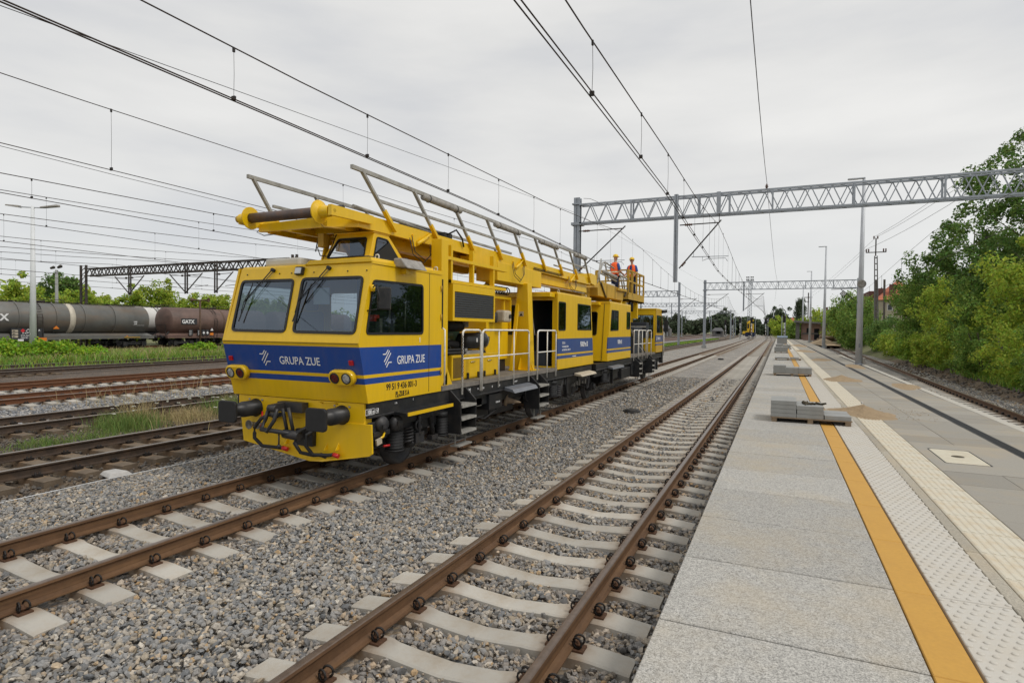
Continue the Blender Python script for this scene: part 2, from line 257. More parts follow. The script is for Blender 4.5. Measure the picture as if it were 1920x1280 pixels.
def glass(name, tint, refl, rough=.02):
    m = bpy.data.materials.new(name); m.use_nodes = True; t = m.node_tree; t.nodes.remove(t.nodes['Principled BSDF'])
    o = t.nodes['Material Output']; tr = t.nodes.new('ShaderNodeBsdfTransparent'); tr.inputs[0].default_value = (*tint, 1)
    gl = t.nodes.new('ShaderNodeBsdfGlossy'); gl.inputs['Roughness'].default_value = rough; gl.inputs['Color'].default_value = (.62, .76, .95, 1)
    lw_ = t.nodes.new('ShaderNodeLayerWeight'); lw_.inputs['Blend'].default_value = .5; fr = t.nodes.new('ShaderNodeMath'); fr.operation = 'POWER'; fr.inputs[1].default_value = 4.; t.links.new(lw_.outputs['Facing'], fr.inputs[0])
    ad = t.nodes.new('ShaderNodeMath'); ad.operation = 'ADD'; ad.inputs[1].default_value = refl; ad.use_clamp = True
    mx_ = t.nodes.new('ShaderNodeMixShader')
    t.links.new(fr.outputs[0], ad.inputs[0]); t.links.new(ad.outputs[0], mx_.inputs[0]); t.links.new(tr.outputs[0], mx_.inputs[1]); t.links.new(gl.outputs[0], mx_.inputs[2]); t.links.new(mx_.outputs[0], o.inputs[0])
    M[name] = m
glass('windscreen', (.40, .48, .54), .15); glass('side_glass', (.45, .50, .50), .06); glass('dark_glass', (.15, .17, .17), .06); glass('cupola_glass', (.7, .72, .72), .12)

# ------------------------------------------------------------------ mesh helpers
ROOT = {}
def tag(o, label=None, cat=None, group=None, kind=None):
    if label: o['label'] = label
    if cat: o['category'] = cat
    if group: o['group'] = group
    if kind: o['kind'] = kind
    return o
def empty(name, loc, label=None, cat=None, group=None, kind=None):
    o = bpy.data.objects.new(name, None); COL.objects.link(o); o.location = loc; o.empty_display_size = .3; ROOT[o.name] = Vector(loc)
    return tag(o, label, cat, group, kind)
def link(name, me, parent=None, loc=None):
    o = bpy.data.objects.new(name, me); COL.objects.link(o)
    if parent is not None: o.parent = parent; ROOT[o.name] = ROOT.get(parent.name, Vector((0, 0, 0)))
    if loc is not None: o.location = Vector(loc) - (ROOT[o.name] if parent is not None else Vector((0, 0, 0)))
    return o
class MB:
    def __init__(s): s.v = []; s.f = []; s.m = []; s.sm = []; s.mi = 0; s.smooth = False
    def face(s, idx): s.f.append(tuple(idx)); s.m.append(s.mi); s.sm.append(s.smooth)
    def poly(s, pts):
        n = len(s.v); s.v += [tuple(p) for p in pts]; s.face(range(n, n + len(pts))); return s
    def hexa(s, p):       # 8 points: bottom 4 ccw, top 4 ccw
        n = len(s.v); s.v += [tuple(q) for q in p]
        for f in ((3, 2, 1, 0), (4, 5, 6, 7), (0, 1, 5, 4), (1, 2, 6, 5), (2, 3, 7, 6), (3, 0, 4, 7)): s.face([n + i for i in f])
        return s
    def box(s, x0, x1, y0, y1, z0, z1):
        return s.hexa([(x0, y0, z0), (x1, y0, z0), (x1, y1, z0), (x0, y1, z0), (x0, y0, z1), (x1, y0, z1), (x1, y1, z1), (x0, y1, z1)])
    def cbox(s, c, d, rz=0, rx=0, ry=0):
        m = Matrix.Rotation(rz, 3, 'Z') @ Matrix.Rotation(ry, 3, 'Y') @ Matrix.Rotation(rx, 3, 'X'); a, b, e = d[0] / 2, d[1] / 2, d[2] / 2
        return s.hexa([Vector(c) + m @ Vector(q) for q in ((-a, -b, -e), (a, -b, -e), (a, b, -e), (-a, b, -e), (-a, -b, e), (a, -b, e), (a, b, e), (-a, b, e))])
    def bar(s, p, q, w_, h_=None, up=(0, 0, 1)):
        p, q = Vector(p), Vector(q); d = (q - p).normalized(); u = Vector(up)
        if abs(d.dot(u)) > .98: u = Vector((0, 1, 0))
        a = d.cross(u).normalized(); b = a.cross(d); h_ = h_ or w_; a = a * w_ / 2; b = b * h_ / 2
        return s.hexa([p - a - b, p + a - b, q + a - b, q - a - b, p - a + b, p + a + b, q + a + b, q - a + b])
    def cyl(s, p, q, r, n=10, r2=None, caps=True):
        p, q = Vector(p), Vector(q); d = (q - p).normalized(); u = Vector((0, 0, 1)) if abs(d.z) < .9 else Vector((1, 0, 0))
        a = d.cross(u).normalized(); b = a.cross(d); r2 = r if r2 is None else r2; k = len(s.v)
        for c, rr in ((p, r), (q, r2)):
            for i in range(n):
                t = 2 * math.pi * i / n; s.v.append(tuple(c + a * math.cos(t) * rr + b * math.sin(t) * rr))
        o = s.smooth; s.smooth = True
        for i in range(n): j = (i + 1) % n; s.face((k + i, k + n + i, k + n + j, k + j))
        s.smooth = False
        if caps: s.face([k + i for i in range(n)]); s.face([k + n + i for i in reversed(range(n))])
        s.smooth = o; return s
    def tube(s, pts, r, n=6, rs=None, caps=True):
        pts = [Vector(p) for p in pts]; k = len(s.v); m = len(pts); up = Vector((0, 0, 1))
        for i, p in enumerate(pts):
            d = (pts[min(i + 1, m - 1)] - pts[max(i - 1, 0)]).normalized()
            a = d.cross(up)
            if a.length < .15: a = d.cross(Vector((1, 0, 0)))
            a.normalize(); b = a.cross(d); rr = rs[i] if rs else r
            for j in range(n):
                t = 2 * math.pi * j / n; s.v.append(tuple(p + a * math.cos(t) * rr + b * math.sin(t) * rr))
        o = s.smooth; s.smooth = True
        for i in range(m - 1):
            for j in range(n): l = (j + 1) % n; s.face((k + i * n + j, k + (i + 1) * n + j, k + (i + 1) * n + l, k + i * n + l))
        s.smooth = o
        if caps: s.face([k + j for j in range(n)]); s.face([k + (m - 1) * n + j for j in reversed(range(n))])
        return s
    def lathe(s, p, axis, prof, n=16, sharp=False):
        """prof: list of (dist along axis, radius)"""
        if sharp:
            for i in range(len(prof) - 1): s.lathe(p, axis, prof[i:i + 2], n)
            return s
        p = Vector(p); d = Vector(axis).normalized(); u = Vector((0, 0, 1)) if abs(d.z) < .9 else Vector((1, 0, 0)); a = d.cross(u).normalized(); b = a.cross(d); k = len(s.v)
        for h, r in prof:
            for i in range(n): t = 2 * math.pi * i / n; s.v.append(tuple(p + d * h + a * math.cos(t) * r + b * math.sin(t) * r))
        s.smooth = True
        for q in range(len(prof) - 1):
            for i in range(n): j = (i + 1) % n; s.face((k + q * n + i, k + (q + 1) * n + i, k + (q + 1) * n + j, k + q * n + j))
        s.smooth = False; return s
    def torus(s, c, axis, Rr, r, n=14, m=5, a0=0, a1=2 * math.pi):
        c = Vector(c); d = Vector(axis).normalized(); u = Vector((0, 0, 1)) if abs(d.z) < .9 else Vector((1, 0, 0)); a = d.cross(u).normalized(); b = a.cross(d)
        pts = [c + a * math.cos(a0 + (a1 - a0) * i / n) * Rr + b * math.sin(a0 + (a1 - a0) * i / n) * Rr for i in range(n + 1)]
        return s.tube(pts, r, m)
    def prism(s, pts, vec, caps=True):
        pts = [Vector(p) for p in pts]; vec = Vector(vec); n = len(s.v); m = len(pts)
        s.v += [tuple(p) for p in pts] + [tuple(p + vec) for p in pts]
        for i in range(m): j = (i + 1) % m; s.face((n + i, n + j, n + m + j, n + m + i))
        if caps: s.face([n + i for i in reversed(range(m))]); s.face([n + m + i for i in range(m)])
        return s
    def panel(s, P0, U, V, outer, holes=(), th=.04):
        """flat wall with holes; (u,v) outline; thickness goes along -(U x V)"""
        P0, U, V = Vector(P0), Vector(U), Vector(V); N = U.cross(V).normalized() * th
        loops = [outer] + list(holes); flat = [p for l in loops for p in l]
        ed = []; o = 0
        for l in loops: ed += [(o + i, o + (i + 1) % len(l)) for i in range(len(l))]; o += len(l)
        cv, _, cf, ov, _, _ = delaunay_2d_cdt([Vector(p) for p in flat], ed, [], 0, 1e-7)
        mp_ = [q[0] if q else 0 for q in ov]
        def ins(p, l):
            c = False
            for i in range(len(l)):
                (x1, y1), (x2, y2) = l[i], l[i - 1]
                if (y1 > p[1]) != (y2 > p[1]) and p[0] < (x2 - x1) * (p[1] - y1) / (y2 - y1) + x1: c = not c
            return c
        tris = []
        for f in cf:
            c = sum((cv[i] for i in f), Vector((0, 0))) / 3
            if ins(c, loops[0]) and not any(ins(c, l) for l in loops[1:]): tris.append([mp_[i] for i in f])
        k = len(s.v); m = len(flat)
        s.v += [tuple(P0 + U * a + V * b) for a, b in flat] + [tuple(P0 + U * a + V * b - N) for a, b in flat]
        for t in tris: s.face([k + i for i in t]); s.face([k + m + i for i in reversed(t)])
        o = 0
        for l in loops:
            for i in range(len(l)): j = (i + 1) % len(l); s.face((k + o + i, k + o + j, k + m + o + j, k + m + o + i))
            o += len(l)
        return s
    def mesh(s, name, mats, off=(0, 0, 0)):
        me = bpy.data.meshes.new(name); ox, oy, oz = off
        me.from_pydata([(x - ox, y - oy, z - oz) for x, y, z in s.v], [], s.f)
        for mm in ([mats] if isinstance(mats, str) else mats): me.materials.append(M[mm])
        me.polygons.foreach_set('material_index', s.m); me.polygons.foreach_set('use_smooth', s.sm)
        bm = bmesh.new(); bm.from_mesh(me); bmesh.ops.recalc_face_normals(bm, faces=bm.faces); bm.to_mesh(me); bm.free()
        me.update(); return me
    def build(s, name, mats, parent=None, bevel=0, label=None, cat=None, group=None, kind=None):
        off = ROOT.get(parent.name, Vector((0, 0, 0))) if parent is not None else Vector((0, 0, 0))
        if parent is None and kind != 'structure' and s.v:
            a = np.array(s.v); off = Vector((float(a[:, 0].mean()), float(a[:, 1].mean()), float(a[:, 2].min())))
        o = link(name, s.mesh(name, mats, off), parent)
        if parent is None: o.location = off; ROOT[o.name] = off
        if bevel:
            b = o.modifiers.new('bevel', 'BEVEL'); b.width = bevel; b.segments = 2; b.limit_method = 'ANGLE'; b.angle_limit = R(40)
        return tag(o, label, cat, group, kind)
def rrect(u0, u1, v0, v1, r, n=4):
    pts = []
    for cx, cy, a in ((u1 - r, v0 + r, -90), (u1 - r, v1 - r, 0), (u0 + r, v1 - r, 90), (u0 + r, v0 + r, 180)):
        for i in range(n + 1): t = R(a + 90 * i / n); pts.append((cx + r * math.cos(t), cy + r * math.sin(t)))
    return pts
def rpoly(pts, r, n=4):
    out_ = []; m = len(pts)
    for i in range(m):
        p = Vector(pts[i]); a = (Vector(pts[i - 1]) - p).normalized(); b = (Vector(pts[(i + 1) % m]) - p).normalized()
        for k in range(n + 1):
            t = k / n; out_.append(tuple(p + a * r * (1 - t) ** 2 + b * r * t ** 2))
    return out_
def ring(outer, inner, P0, U, V, th, name, m, parent):
    return MB().panel(P0, U, V, outer, [inner], th).build(name, m, parent)
def inset(pts, d):
    c = Vector((sum(p[0] for p in pts) / len(pts), sum(p[1] for p in pts) / len(pts)))
    o = []; n = len(pts)
    for i in range(n):
        p = Vector(pts[i]); a = (Vector(pts[(i + 1) % n]) - Vector(pts[i - 1])).normalized(); nn = Vector((-a.y, a.x))
        o.append(tuple(p + nn * d))
    return o
def pane(P0, U, V, pts, m, par, name='pane'):
    P0, U, V = Vector(P0), Vector(U), Vector(V); b = MB(); b.poly([P0 + U * p[0] + V * p[1] for p in pts]); return b.build(name, m, par)
def text(s_, P0, U, V, size, m, parent, name='lettering', sx=1., depth=.002, align='LEFT', bold=0.):
    cu = bpy.data.curves.new(name, 'FONT'); cu.body = s_; cu.size = size; cu.extrude = depth; cu.align_x = align; cu.offset = bold; cu.resolution_u = 3
    o = bpy.data.objects.new(name, cu); COL.objects.link(o); bpy.context.view_layer.update()
    dg = bpy.context.evaluated_depsgraph_get(); me = bpy.data.meshes.new_from_object(o.evaluated_get(dg)); bpy.data.objects.remove(o); me.name = name
    U, V = Vector(U).normalized(), Vector(V).normalized(); N = U.cross(V)
    off = ROOT.get(parent.name, Vector((0, 0, 0)))
    mt = Matrix(((U.x * sx, V.x, N.x, P0[0] - off.x), (U.y * sx, V.y, N.y, P0[1] - off.y), (U.z * sx, V.z, N.z, P0[2] - off.z), (0, 0, 0, 1)))
    me.transform(mt); me.materials.clear(); me.materials.append(M[m]); return link(name, me, parent)
def raw(name, V, F, mats, parent=None, midx=None, off=None, smooth=False):
    """fast numpy mesh, F: (n,k) int array"""
    V = np.asarray(V, dtype=np.float32); F = np.asarray(F, dtype=np.int32)
    o_ = Vector(off) if off is not None else (ROOT.get(parent.name, Vector((0, 0, 0))) if parent is not None else Vector((0, 0, 0)))
    V = V - np.array(o_, dtype=np.float32)
    me = bpy.data.meshes.new(name); n, k = F.shape
    me.vertices.add(len(V)); me.vertices.foreach_set('co', V.ravel()); me.loops.add(n * k); me.loops.foreach_set('vertex_index', F.ravel())
    me.polygons.add(n); me.polygons.foreach_set('loop_start', np.arange(0, n * k, k, dtype=np.int32))
    for mm in ([mats] if isinstance(mats, str) else mats): me.materials.append(M[mm])
    if midx is not None: me.polygons.foreach_set('material_index', np.asarray(midx, dtype=np.int32))
    me.polygons.foreach_set('use_smooth', np.full(n, smooth)); me.update(calc_edges=True); me.validate()
    ob = link(name, me, parent)
    if off is not None and parent is None: ob.location = o_; ROOT[ob.name] = o_
    return ob
PX = lambda x, y, z: None
def screen(P):
    """pixel position (1920 wide) of an (n,3) array, used only to leave out what no camera near the photograph's could see"""
    d = P - np.array(EYE); w_ = d @ np.array(_f); w2 = np.where(np.abs(w_) < 1e-6, 1e-6, w_)
    return 960 + 1105.76 * (d @ np.array(_r)) / w2, 640 - 1105.76 * (d @ np.array(_u)) / w2, w_
# ------------------------------------------------------------------ ground and tracks
def curve(pts):
    xs = [p[0] for p in pts]; ys = [p[1] for p in pts]
    def f(y):
        y = np.asarray(y, dtype=float); s = 0
        for d, w_ in ((-12, .1), (-6, .2), (0, .4), (6, .2), (12, .1)): s = s + w_ * np.interp(y + d, xs, ys)
        return s
    return f
T1 = curve([(-20, -6.85), (20, -6.88), (38, -7.0), (120, -7.65), (200, -8.8), (318, -11.2), (420, -15.5), (560, -25)])
T2 = curve([(-20, -2.26), (40, -2.28), (95, -2.45), (200, -2.9), (270, -3.5), (372, -5.6), (450, -8.6), (560, -15)])
def left(x0, x75=None):
    x75 = x0 - 2.5 if x75 is None else x75
    return curve([(-20, x0), (16, x0), (75, x75), (200, x75 - 1.5), (320, x75 - 5), (560, x75 - 20)])
T3, T4, T5, T6 = left(-12.04), left(-16.95), left(-22.65), left(-27.4)
T7, T8, T10, T9 = left(-34.6), left(-38.9), left(-51.5), left(-57.5)
TR = curve([(-20, 5.55), (21, 5.72), (47, 6.6), (80, 7.6), (130, 9.0), (250, 11), (560, 12)])
PE = curve([(-20, 4.5), (20, 4.53), (41, 4.72), (85, 5.1), (193, 5.7), (300, 6)])        # right platform edge
GL = lambda x: 0.0 if x > -30 else min(.3, (-30 - x) * .012)                               # the yard rises a little to the left
YS = np.concatenate([np.arange(-6, 60, 3.), np.arange(60, 200, 10.), np.arange(200, 561, 20.)])
def strip(name, fl, fr, z, m, ys=YS, nx=2, kind='structure', label=None, parent=None, zf=None):
    V = []; F = []
    for i, y in enumerate(ys):
        a, b = float(fl(y)), float(fr(y))
        for j in range(nx):
            x = a + (b - a) * j / (nx - 1); V.append((x, y, (zf(x, y) if zf else z)))
    for i in range(len(ys) - 1):
        for j in range(nx - 1): F.append((i * nx + j, i * nx + j + 1, (i + 1) * nx + j + 1, (i + 1) * nx + j))
    o = raw(name, V, F, m, parent); return tag(o, label, kind=kind)
# one sheet to the horizon
gx = [-2500, -600, -160, -75, -45, -30, -10, 9.6, 11, 14, 40, 200, 2500]; gy = [-60, 0, 60, 150, 320, 900, 3500]
V = [(x, y, (-.42 + GL(x) if x < 9 else (-.35 if x < 10 else (.35 if x < 12 else .8 + min(1.2, .004 * max(0, y)))))) for y in gy for x in gx]
F = [(j * 13 + i, j * 13 + i + 1, (j + 1) * 13 + i + 1, (j + 1) * 13 + i) for j in range(6) for i in range(12)]
tag(raw('ground', V, F, 'field'), 'rough ground of the rail yard reaching the horizon', kind='structure')
strip('ballast_bed', lambda y: np.interp(y, [0, 16, 60], [1, 1, 0]) * (T1(y) - 3.45) + np.interp(y, [0, 16, 60], [0, 0, 1]) * (T3(y) + 1.45), lambda y: np.minimum(T2(y) + 1.75, 0) if y < 240 else T2(y) + 2.4, -.275, 'ballast_bed', label='grey crushed stone bed under the two new tracks')
strip('dirt_strip', lambda y: T4(y) - 1.25, lambda y: T1(y) - 2.9, -.30, 'dirt', label='brown dirt between the older tracks', nx=2)
strip('ballast_bed', lambda y: T6(y) - 2.0, lambda y: T4(y) - 1.2, -.285, 'ballast_light', label='pale ballast under the rust red rails')
strip('dirt_strip', lambda y: T8(y) - 1.9, lambda y: T6(y) - 1.9, -.27, 'ballast_dark', label='dark oily ballast of the far sidings', zf=lambda x, y: -.27 + GL(x))
strip('ballast_bed', lambda y: T9(y) - 3, lambda y: T10(y) + 2.2, -.2, 'ballast_dark', label='dark ballast below the tank wagons', zf=lambda x, y: -.24 + GL(x))
strip('ballast_bed', lambda y: PE(y) - .3, lambda y: TR(y) + 2.55, -.28, 'ballast_bed', label='stone ballast on the right of the platform')
strip('dirt_bank', lambda y: TR(y) + 2.4, lambda y: TR(y) + 5.6, 0, 'dirt', nx=7, label='bare earth bank below the bushes',
      zf=lambda x, y: -.31 + .75 * min(1, max(0, (x - float(TR(y)) - 2.4) / 2.6)) ** .8 + .05 * math.sin(y * 1.7 + x * 3), ys=np.arange(-4, 240, 1.5))

# ---- rails
def rail_profile():
    h = [(0, -.001), (.026, -.003), (.034, -.010), (.036, -.034), (.012, -.050), (.009, -.10), (.012, -.138), (.045, -.156), (.075, -.160), (.075, -.172)]
    return h + [(-x, z) for x, z in reversed(h)]
RP = rail_profile()
def rail(tf, off, name, mats, parent, y0, y1, z=0., top=True):
    ys = [y for y in np.unique(np.concatenate([np.arange(y0, min(y1, 60), 4.), np.arange(60, y1, 12.), [y1]])) if y0 <= y <= y1]
    V = []; F = []; mi = []; n = len(RP)
    for y in ys:
        x = float(tf(y)) + off; zz = z + GL(x)
        V += [(x + a, y, zz + b) for a, b in RP]
    for i in range(len(ys) - 1):
        for j in range(n):
            k = (j + 1) % n; F.append((i * n + j, i * n + k, (i + 1) * n + k, (i + 1) * n + j)); mi.append(1 if (j in (0, n - 1, 1, n - 2)) else 0)
    o = raw(name, V, F, mats, parent, mi); return o
# ---- sleepers: one mesh per look, copied
def sleeper_mesh(m, curved=True, L_=1.3):
    b = MB(); N = 26; top = []
    for i in range(N + 1):
        x = -L_ + 2 * L_ * i / N; ax = abs(x)
        if curved: z = -.186 if .58 < ax < .93 else (-.186 - .052 * (1 - min(1, ax / .58)) ** .8 * 1 if ax <= .58 else -.186 - .035 * (ax - .93) / .37)
        else: z = -.19
        hw = .135 if (ax > .5 or not curved) else .115
        top.append((x, z, hw))
    for (x, z, hw) in top:
        b.v += [(x, -hw - .02, -.42), (x, -hw, z - .012), (x, -hw + .02, z), (x, hw - .02, z), (x, hw, z - .012), (x, hw + .02, -.42)]
    for i in range(N):
        for j in range(5): b.face((i * 6 + j, i * 6 + j + 1, (i + 1) * 6 + j + 1, (i + 1) * 6 + j))
    b.face([0, 1, 2, 3, 4, 5]); b.face([N * 6 + j for j in (5, 4, 3, 2, 1, 0)])
    return b.mesh('sleeper', m)
SL_NEW, SL_OLD = sleeper_mesh('concrete_sleeper'), sleeper_mesh('old_sleeper', False)
def clip_mesh(side):
    b = MB(); s = side; x = .105 * s
    b.mi = 0
    b.torus((x, -.030, -.122), (.25 * s, 1, 0), .040, .0095, 14, 5); b.torus((x, .030, -.122), (-.25 * s, 1, 0), .040, .0095, 14, 5)
    b.tube([(x - .03 * s, -.03, -.15), (x - .045 * s, 0, -.152), (x - .03 * s, .03, -.15)], .0085, 5)
    b.mi = 1; b.cyl((x, 0, -.185), (x, 0, -.112), .016, 8); b.cyl((x, 0, -.15), (x, 0, -.135), .030, 6)
    b.cbox((x + .012 * s, 0, -.178), (.085, .12, .018))
    return b.mesh('rail_clip', ['clip_black', 'clip_rust'])
def clip_old_mesh(side):
    b = MB(); x = .10 * side; b.cbox((x, 0, -.165), (.09, .13, .04)); b.cyl((x, -.03, -.18), (x, -.03, -.11), .017, 6); b.cyl((x, .03, -.18), (x, .03, -.11), .017, 6)
    return b.mesh('rail_clip', ['clip_black'])
CL = {s: clip_mesh(s) for s in (-1, 1)}; CLO = {s: clip_old_mesh(s) for s in (-1, 1)}
def track(tf, label, mats, y0, y1, s0, pitch, nsl, slm, clm, nclip, z=0., ystuff=0, cdist=1):
    rt = empty('railway_track', (float(tf(0)), 0, 0), label, kind='structure')
    rails = [rail(tf, o, 'rail', mats, rt, y0, y1, z) for o in (-.7535, .7535)]
    dx = float(tf(0)); cl_v = []
    for i in range(nsl):
        y = s0 + pitch * i; x = float(tf(y)); slope = (float(tf(y + 1)) - float(tf(y - 1))) / 2
        o = link('sleeper', slm, rt, (x, y, z + GL(x))); o.rotation_euler = (0, 0, -math.atan(slope)); 
        o.location.z += 0.0; o.scale = (1, 1, 1)
        if i < nclip:
            for k, ro in enumerate((-.7535, .7535)):
                for sd in (-1, 1): link('rail_clip', clm[sd], rails[k], (x + ro, y, z + GL(x)))
    if ystuff:
        b = MB(); y = s0 + pitch * nsl
        while y < ystuff:
            x = float(tf(y)); zz = z + GL(x); b.box(x - 1.3, x + 1.3, y - .12, y + .12, zz - .3, zz - .19); y += pitch
        b.build('sleeper_row', 'concrete_sleeper' if slm is SL_NEW else 'old_sleeper', rt, kind='stuff', label='far sleepers running into the distance')
    if nclip and nclip < nsl:
        b = MB()
        for i in range(nclip, nsl):
            y = s0 + pitch * i; x = float(tf(y))
            for ro in (-.7535, .7535):
                for sd in (-1, 1):
                    b.cbox((x + ro + .105 * sd, y, z + GL(x) - .135), (.06, .09, .07))
        b.build('rail_clip_row', 'clip_black', rt, kind='stuff', label='far rail clips too small to tell apart')
    return rt
RUST = ['rail_rust', 'rail_top']
track(T2, 'new track of concrete sleepers beside the platform edge', RUST, -2, 560, 3.262 - 6 * .6, .6, 112, SL_NEW, CL, 48, ystuff=180)
track(T1, 'new track carrying the yellow work train', RUST, -2, 560, 3.262 - 6 * .6 + .25, .6, 112, SL_NEW, CL, 44, ystuff=180)
track(T3, 'older dark track left of the work train', ['rail_dark', 'rail_shine'], 0, 560, 1.9, .625, 34, SL_OLD, CLO, 30)
track(T4, 'older track behind the weeds', ['rail_dark', 'rail_shine'], 0, 560, 3.9, .64, 30, SL_OLD, CLO, 24)
track(T5, 'nearer rust red track on pale ballast', ['rail_orange', 'rail_shine'], 0, 560, 7.0, .62, 34, SL_NEW, CLO, 26, ystuff=0)
track(T6, 'farther rust red track on pale ballast', ['rail_orange', 'rail_rust'], 0, 560, 9.0, .62, 34, SL_NEW, CLO, 20)
track(T7, 'dark siding in front of the grass strip', ['rail_dark', 'rail_shine'], 0, 560, 12, .65, 10, SL_OLD, CLO, 0)
track(T8, 'siding half hidden by the grass strip', ['rail_dark', 'rail_shine'], 0, 560, 12, .65, 10, SL_OLD, CLO, 0)
track(T10, 'rusty siding just before the tank wagons', ['rail_orange', 'rail_shine'], 0, 560, 20, .65, 10, SL_OLD, CLO, 0)
track(T9, 'siding under the tank wagons', ['rail_orange', 'rail_shine'], 0, 560, 20, .65, 10, SL_OLD, CLO, 0)
track(TR, 'track on the right side of the platform', RUST, 2, 300, 3, .6, 60, SL_NEW, CL, 30)

# ---- crushed stones as real geometry
def stone_protos(n, sub):
    P = []
    for i in range(n):
        bm = bmesh.new()
        if sub: bmesh.ops.create_icosphere(bm, subdivisions=1, radius=.5)
        else: bmesh.ops.create_cube(bm, size=.8)
        bm.verts.ensure_lookup_table()
        rr = np.random.default_rng(i + 50)
        if not sub: bmesh.ops.triangulate(bm, faces=bm.faces)
        for v in bm.verts:
            d = v.co.normalized(); v.co = d * (.5 * rr.uniform(.62, 1.18))
        # chop with a few planes for flat facets
        for q in range(4 if sub else 0):
            nn = Vector(rr.normal(size=3)).normalized(); lim = rr.uniform(.17, .34)
            for v in bm.verts:
                dd = v.co.dot(nn)
                if dd > lim: v.co -= nn * (dd - lim)
        V = np.array([v.co[:] for v in bm.verts]); Fm = np.array([[v.index for v in f.verts] for f in bm.faces]); bm.free(); P.append((V, Fm))
    return P
PR_HI, PR_LO = stone_protos(14, True), stone_protos(10, False)
def scatter(name, pts, size, protos, m, label, parent=None, flat=.62, zj=.012):
    pts = np.asarray(pts); n = len(pts); idx = rng.integers(0, len(protos), n); Vs = []; Fs = []; base = 0
    for k, (PV, PF) in enumerate(protos):
        P = pts[idx == k]; c = len(P)
        if not c: continue
        s = size * rng.uniform(.5, 1.5, c) ** 1.25; sc = np.stack([s * rng.uniform(.8, 1.35, c), s * rng.uniform(.65, 1.1, c), s * rng.uniform(flat * .7, flat * 1.4, c)], 1)
        V = PV[None] * sc[:, None, :]
        a = rng.normal(0, .5, c); b = rng.normal(0, .5, c); g = rng.uniform(0, 6.283, c)
        ca, sa, cb, sb, cg, sg = np.cos(a), np.sin(a), np.cos(b), np.sin(b), np.cos(g), np.sin(g)
        y = V[..., 1] * ca[:, None] - V[..., 2] * sa[:, None]; z = V[..., 1] * sa[:, None] + V[..., 2] * ca[:, None]; x = V[..., 0]
        x, z = x * cb[:, None] + z * sb[:, None], -x * sb[:, None] + z * cb[:, None]
        x, y = x * cg[:, None] - y * sg[:, None], x * sg[:, None] + y * cg[:, None]
        W = np.stack([x + P[:, None, 0], y + P[:, None, 1], z + P[:, None, 2] + rng.normal(0, zj, c)[:, None]], -1).reshape(-1, 3)
        F_ = (PF[None] + (np.arange(c) * len(PV))[:, None, None] + base).reshape(-1, PF.shape[1]); base += len(W); Vs.append(W); Fs.append(F_)
    V = np.concatenate(Vs); off = (float(pts[:, 0].mean()), float(pts[:, 1].mean()), float(pts[:, 2].mean())) if parent is None else None
    return tag(raw(name, V, np.concatenate(Fs), m, parent, off=off), label, None, kind='stuff')
def region(x0, x1, y0, y1, dens):
    n = int((x1 - x0) * (y1 - y0) * dens); return np.stack([rng.uniform(x0, x1, n), rng.uniform(y0, y1, n), np.zeros(n)], 1)
def visible(P, m=330):
    X_, Y_, W_ = screen(P); return P[(W_ > .3) & (X_ > -m) & (X_ < 1920 + m) & (Y_ < 1280 + m)]
S0 = 3.262 - 3.6
def keep_ballast(P, near):
    x, y = P[:, 0], P[:, 1]; t1, t2 = T1(y), T2(y); k = np.ones(len(P), bool)
    hs = .04
    for t, s0 in ((t1, S0 + .25), (t2, S0)):
        ph = np.abs((y - s0 + .3) % .6 - .3); k &= ~((np.abs(x - t) < 1.3 + .01) & (ph < .13 + hs * .35))
        for o in (-.7535, .7535): k &= np.abs(x - t - o) > .075 + .035
    return k
P = visible(region(-10.2, -.60, .6, 9.5, 1150)); P[:, 2] = -.245
inb = (np.abs(P[:, 0] - T1(P[:, 1])) > 1.3) & (np.abs(P[:, 0] - T2(P[:, 1])) > 1.3)
P[inb, 2] += .012 + .02 * np.sin(P[inb, 0] * 2.1 + 1) * np.sin(P[inb, 1] * 1.3)
P = P[keep_ballast(P, True)]
scatter('ballast_stones', P, .055, PR_HI, 'ballast_stone', 'grey and tan crushed stones around the two near tracks')
P = visible(region(-10.2, -.60, 9.5, 20, 620)); P[:, 2] = -.245; P = P[keep_ballast(P, False)]
scatter('ballast_stones', P, .062, PR_LO, 'ballast_stone', 'crushed stones farther along the two near tracks')
P = visible(region(-10.2, -.60, 20, 34, 190)); P[:, 2] = -.245; P = P[keep_ballast(P, False)]
scatter('ballast_stones', P, .085, PR_LO, 'ballast_stone', 'crushed stones in the middle distance of the two near tracks')
P = visible(region(-18.1, -10.0, 4, 15, 150)); P[:, 2] = -.275; P = P[(np.abs(P[:, 0] + 16.2) > .12) & (np.abs(P[:, 0] + 17.7) > .12)]
P = P[(np.abs(P[:, 0] + 12.79) > .12) & (np.abs(P[:, 0] + 11.29) > .12)]
ph = np.abs((P[:, 1] - 1.9 + .3125) % .625 - .3125); P = P[~((ph < .16) & (np.abs(P[:, 0] + 12.04) < 1.32))]
scatter('dirt_clods', P, .07, PR_LO, 'ballast_stone_old', 'brown stones and clods under the older track')
P = visible(region(-27, -18.3, 6, 24, 95)); P[:, 2] = -.265
for tx in (-22.65, -27.4):
    for o in (-.7535, .7535): P = P[np.abs(P[:, 0] - tx - o) > .12]
ph = np.abs((P[:, 1] - 7 + .31) % .62 - .31); P = P[~((ph < .15) & (np.abs(P[:, 0] + 22.65) < 1.3))]
scatter('ballast_stones', P, .085, PR_LO, 'ballast_stone_light', 'pale crushed stones around the rust red tracks')
P = visible(region(5, 8.3, 8, 40, 150)); P[:, 2] = -.26; P = P[(np.abs(P[:, 0] - TR(P[:, 1]) - .7535) > .11)]
scatter('ballast_stones', P, .075, PR_LO, 'ballast_stone', 'crushed stones beside the right hand track')
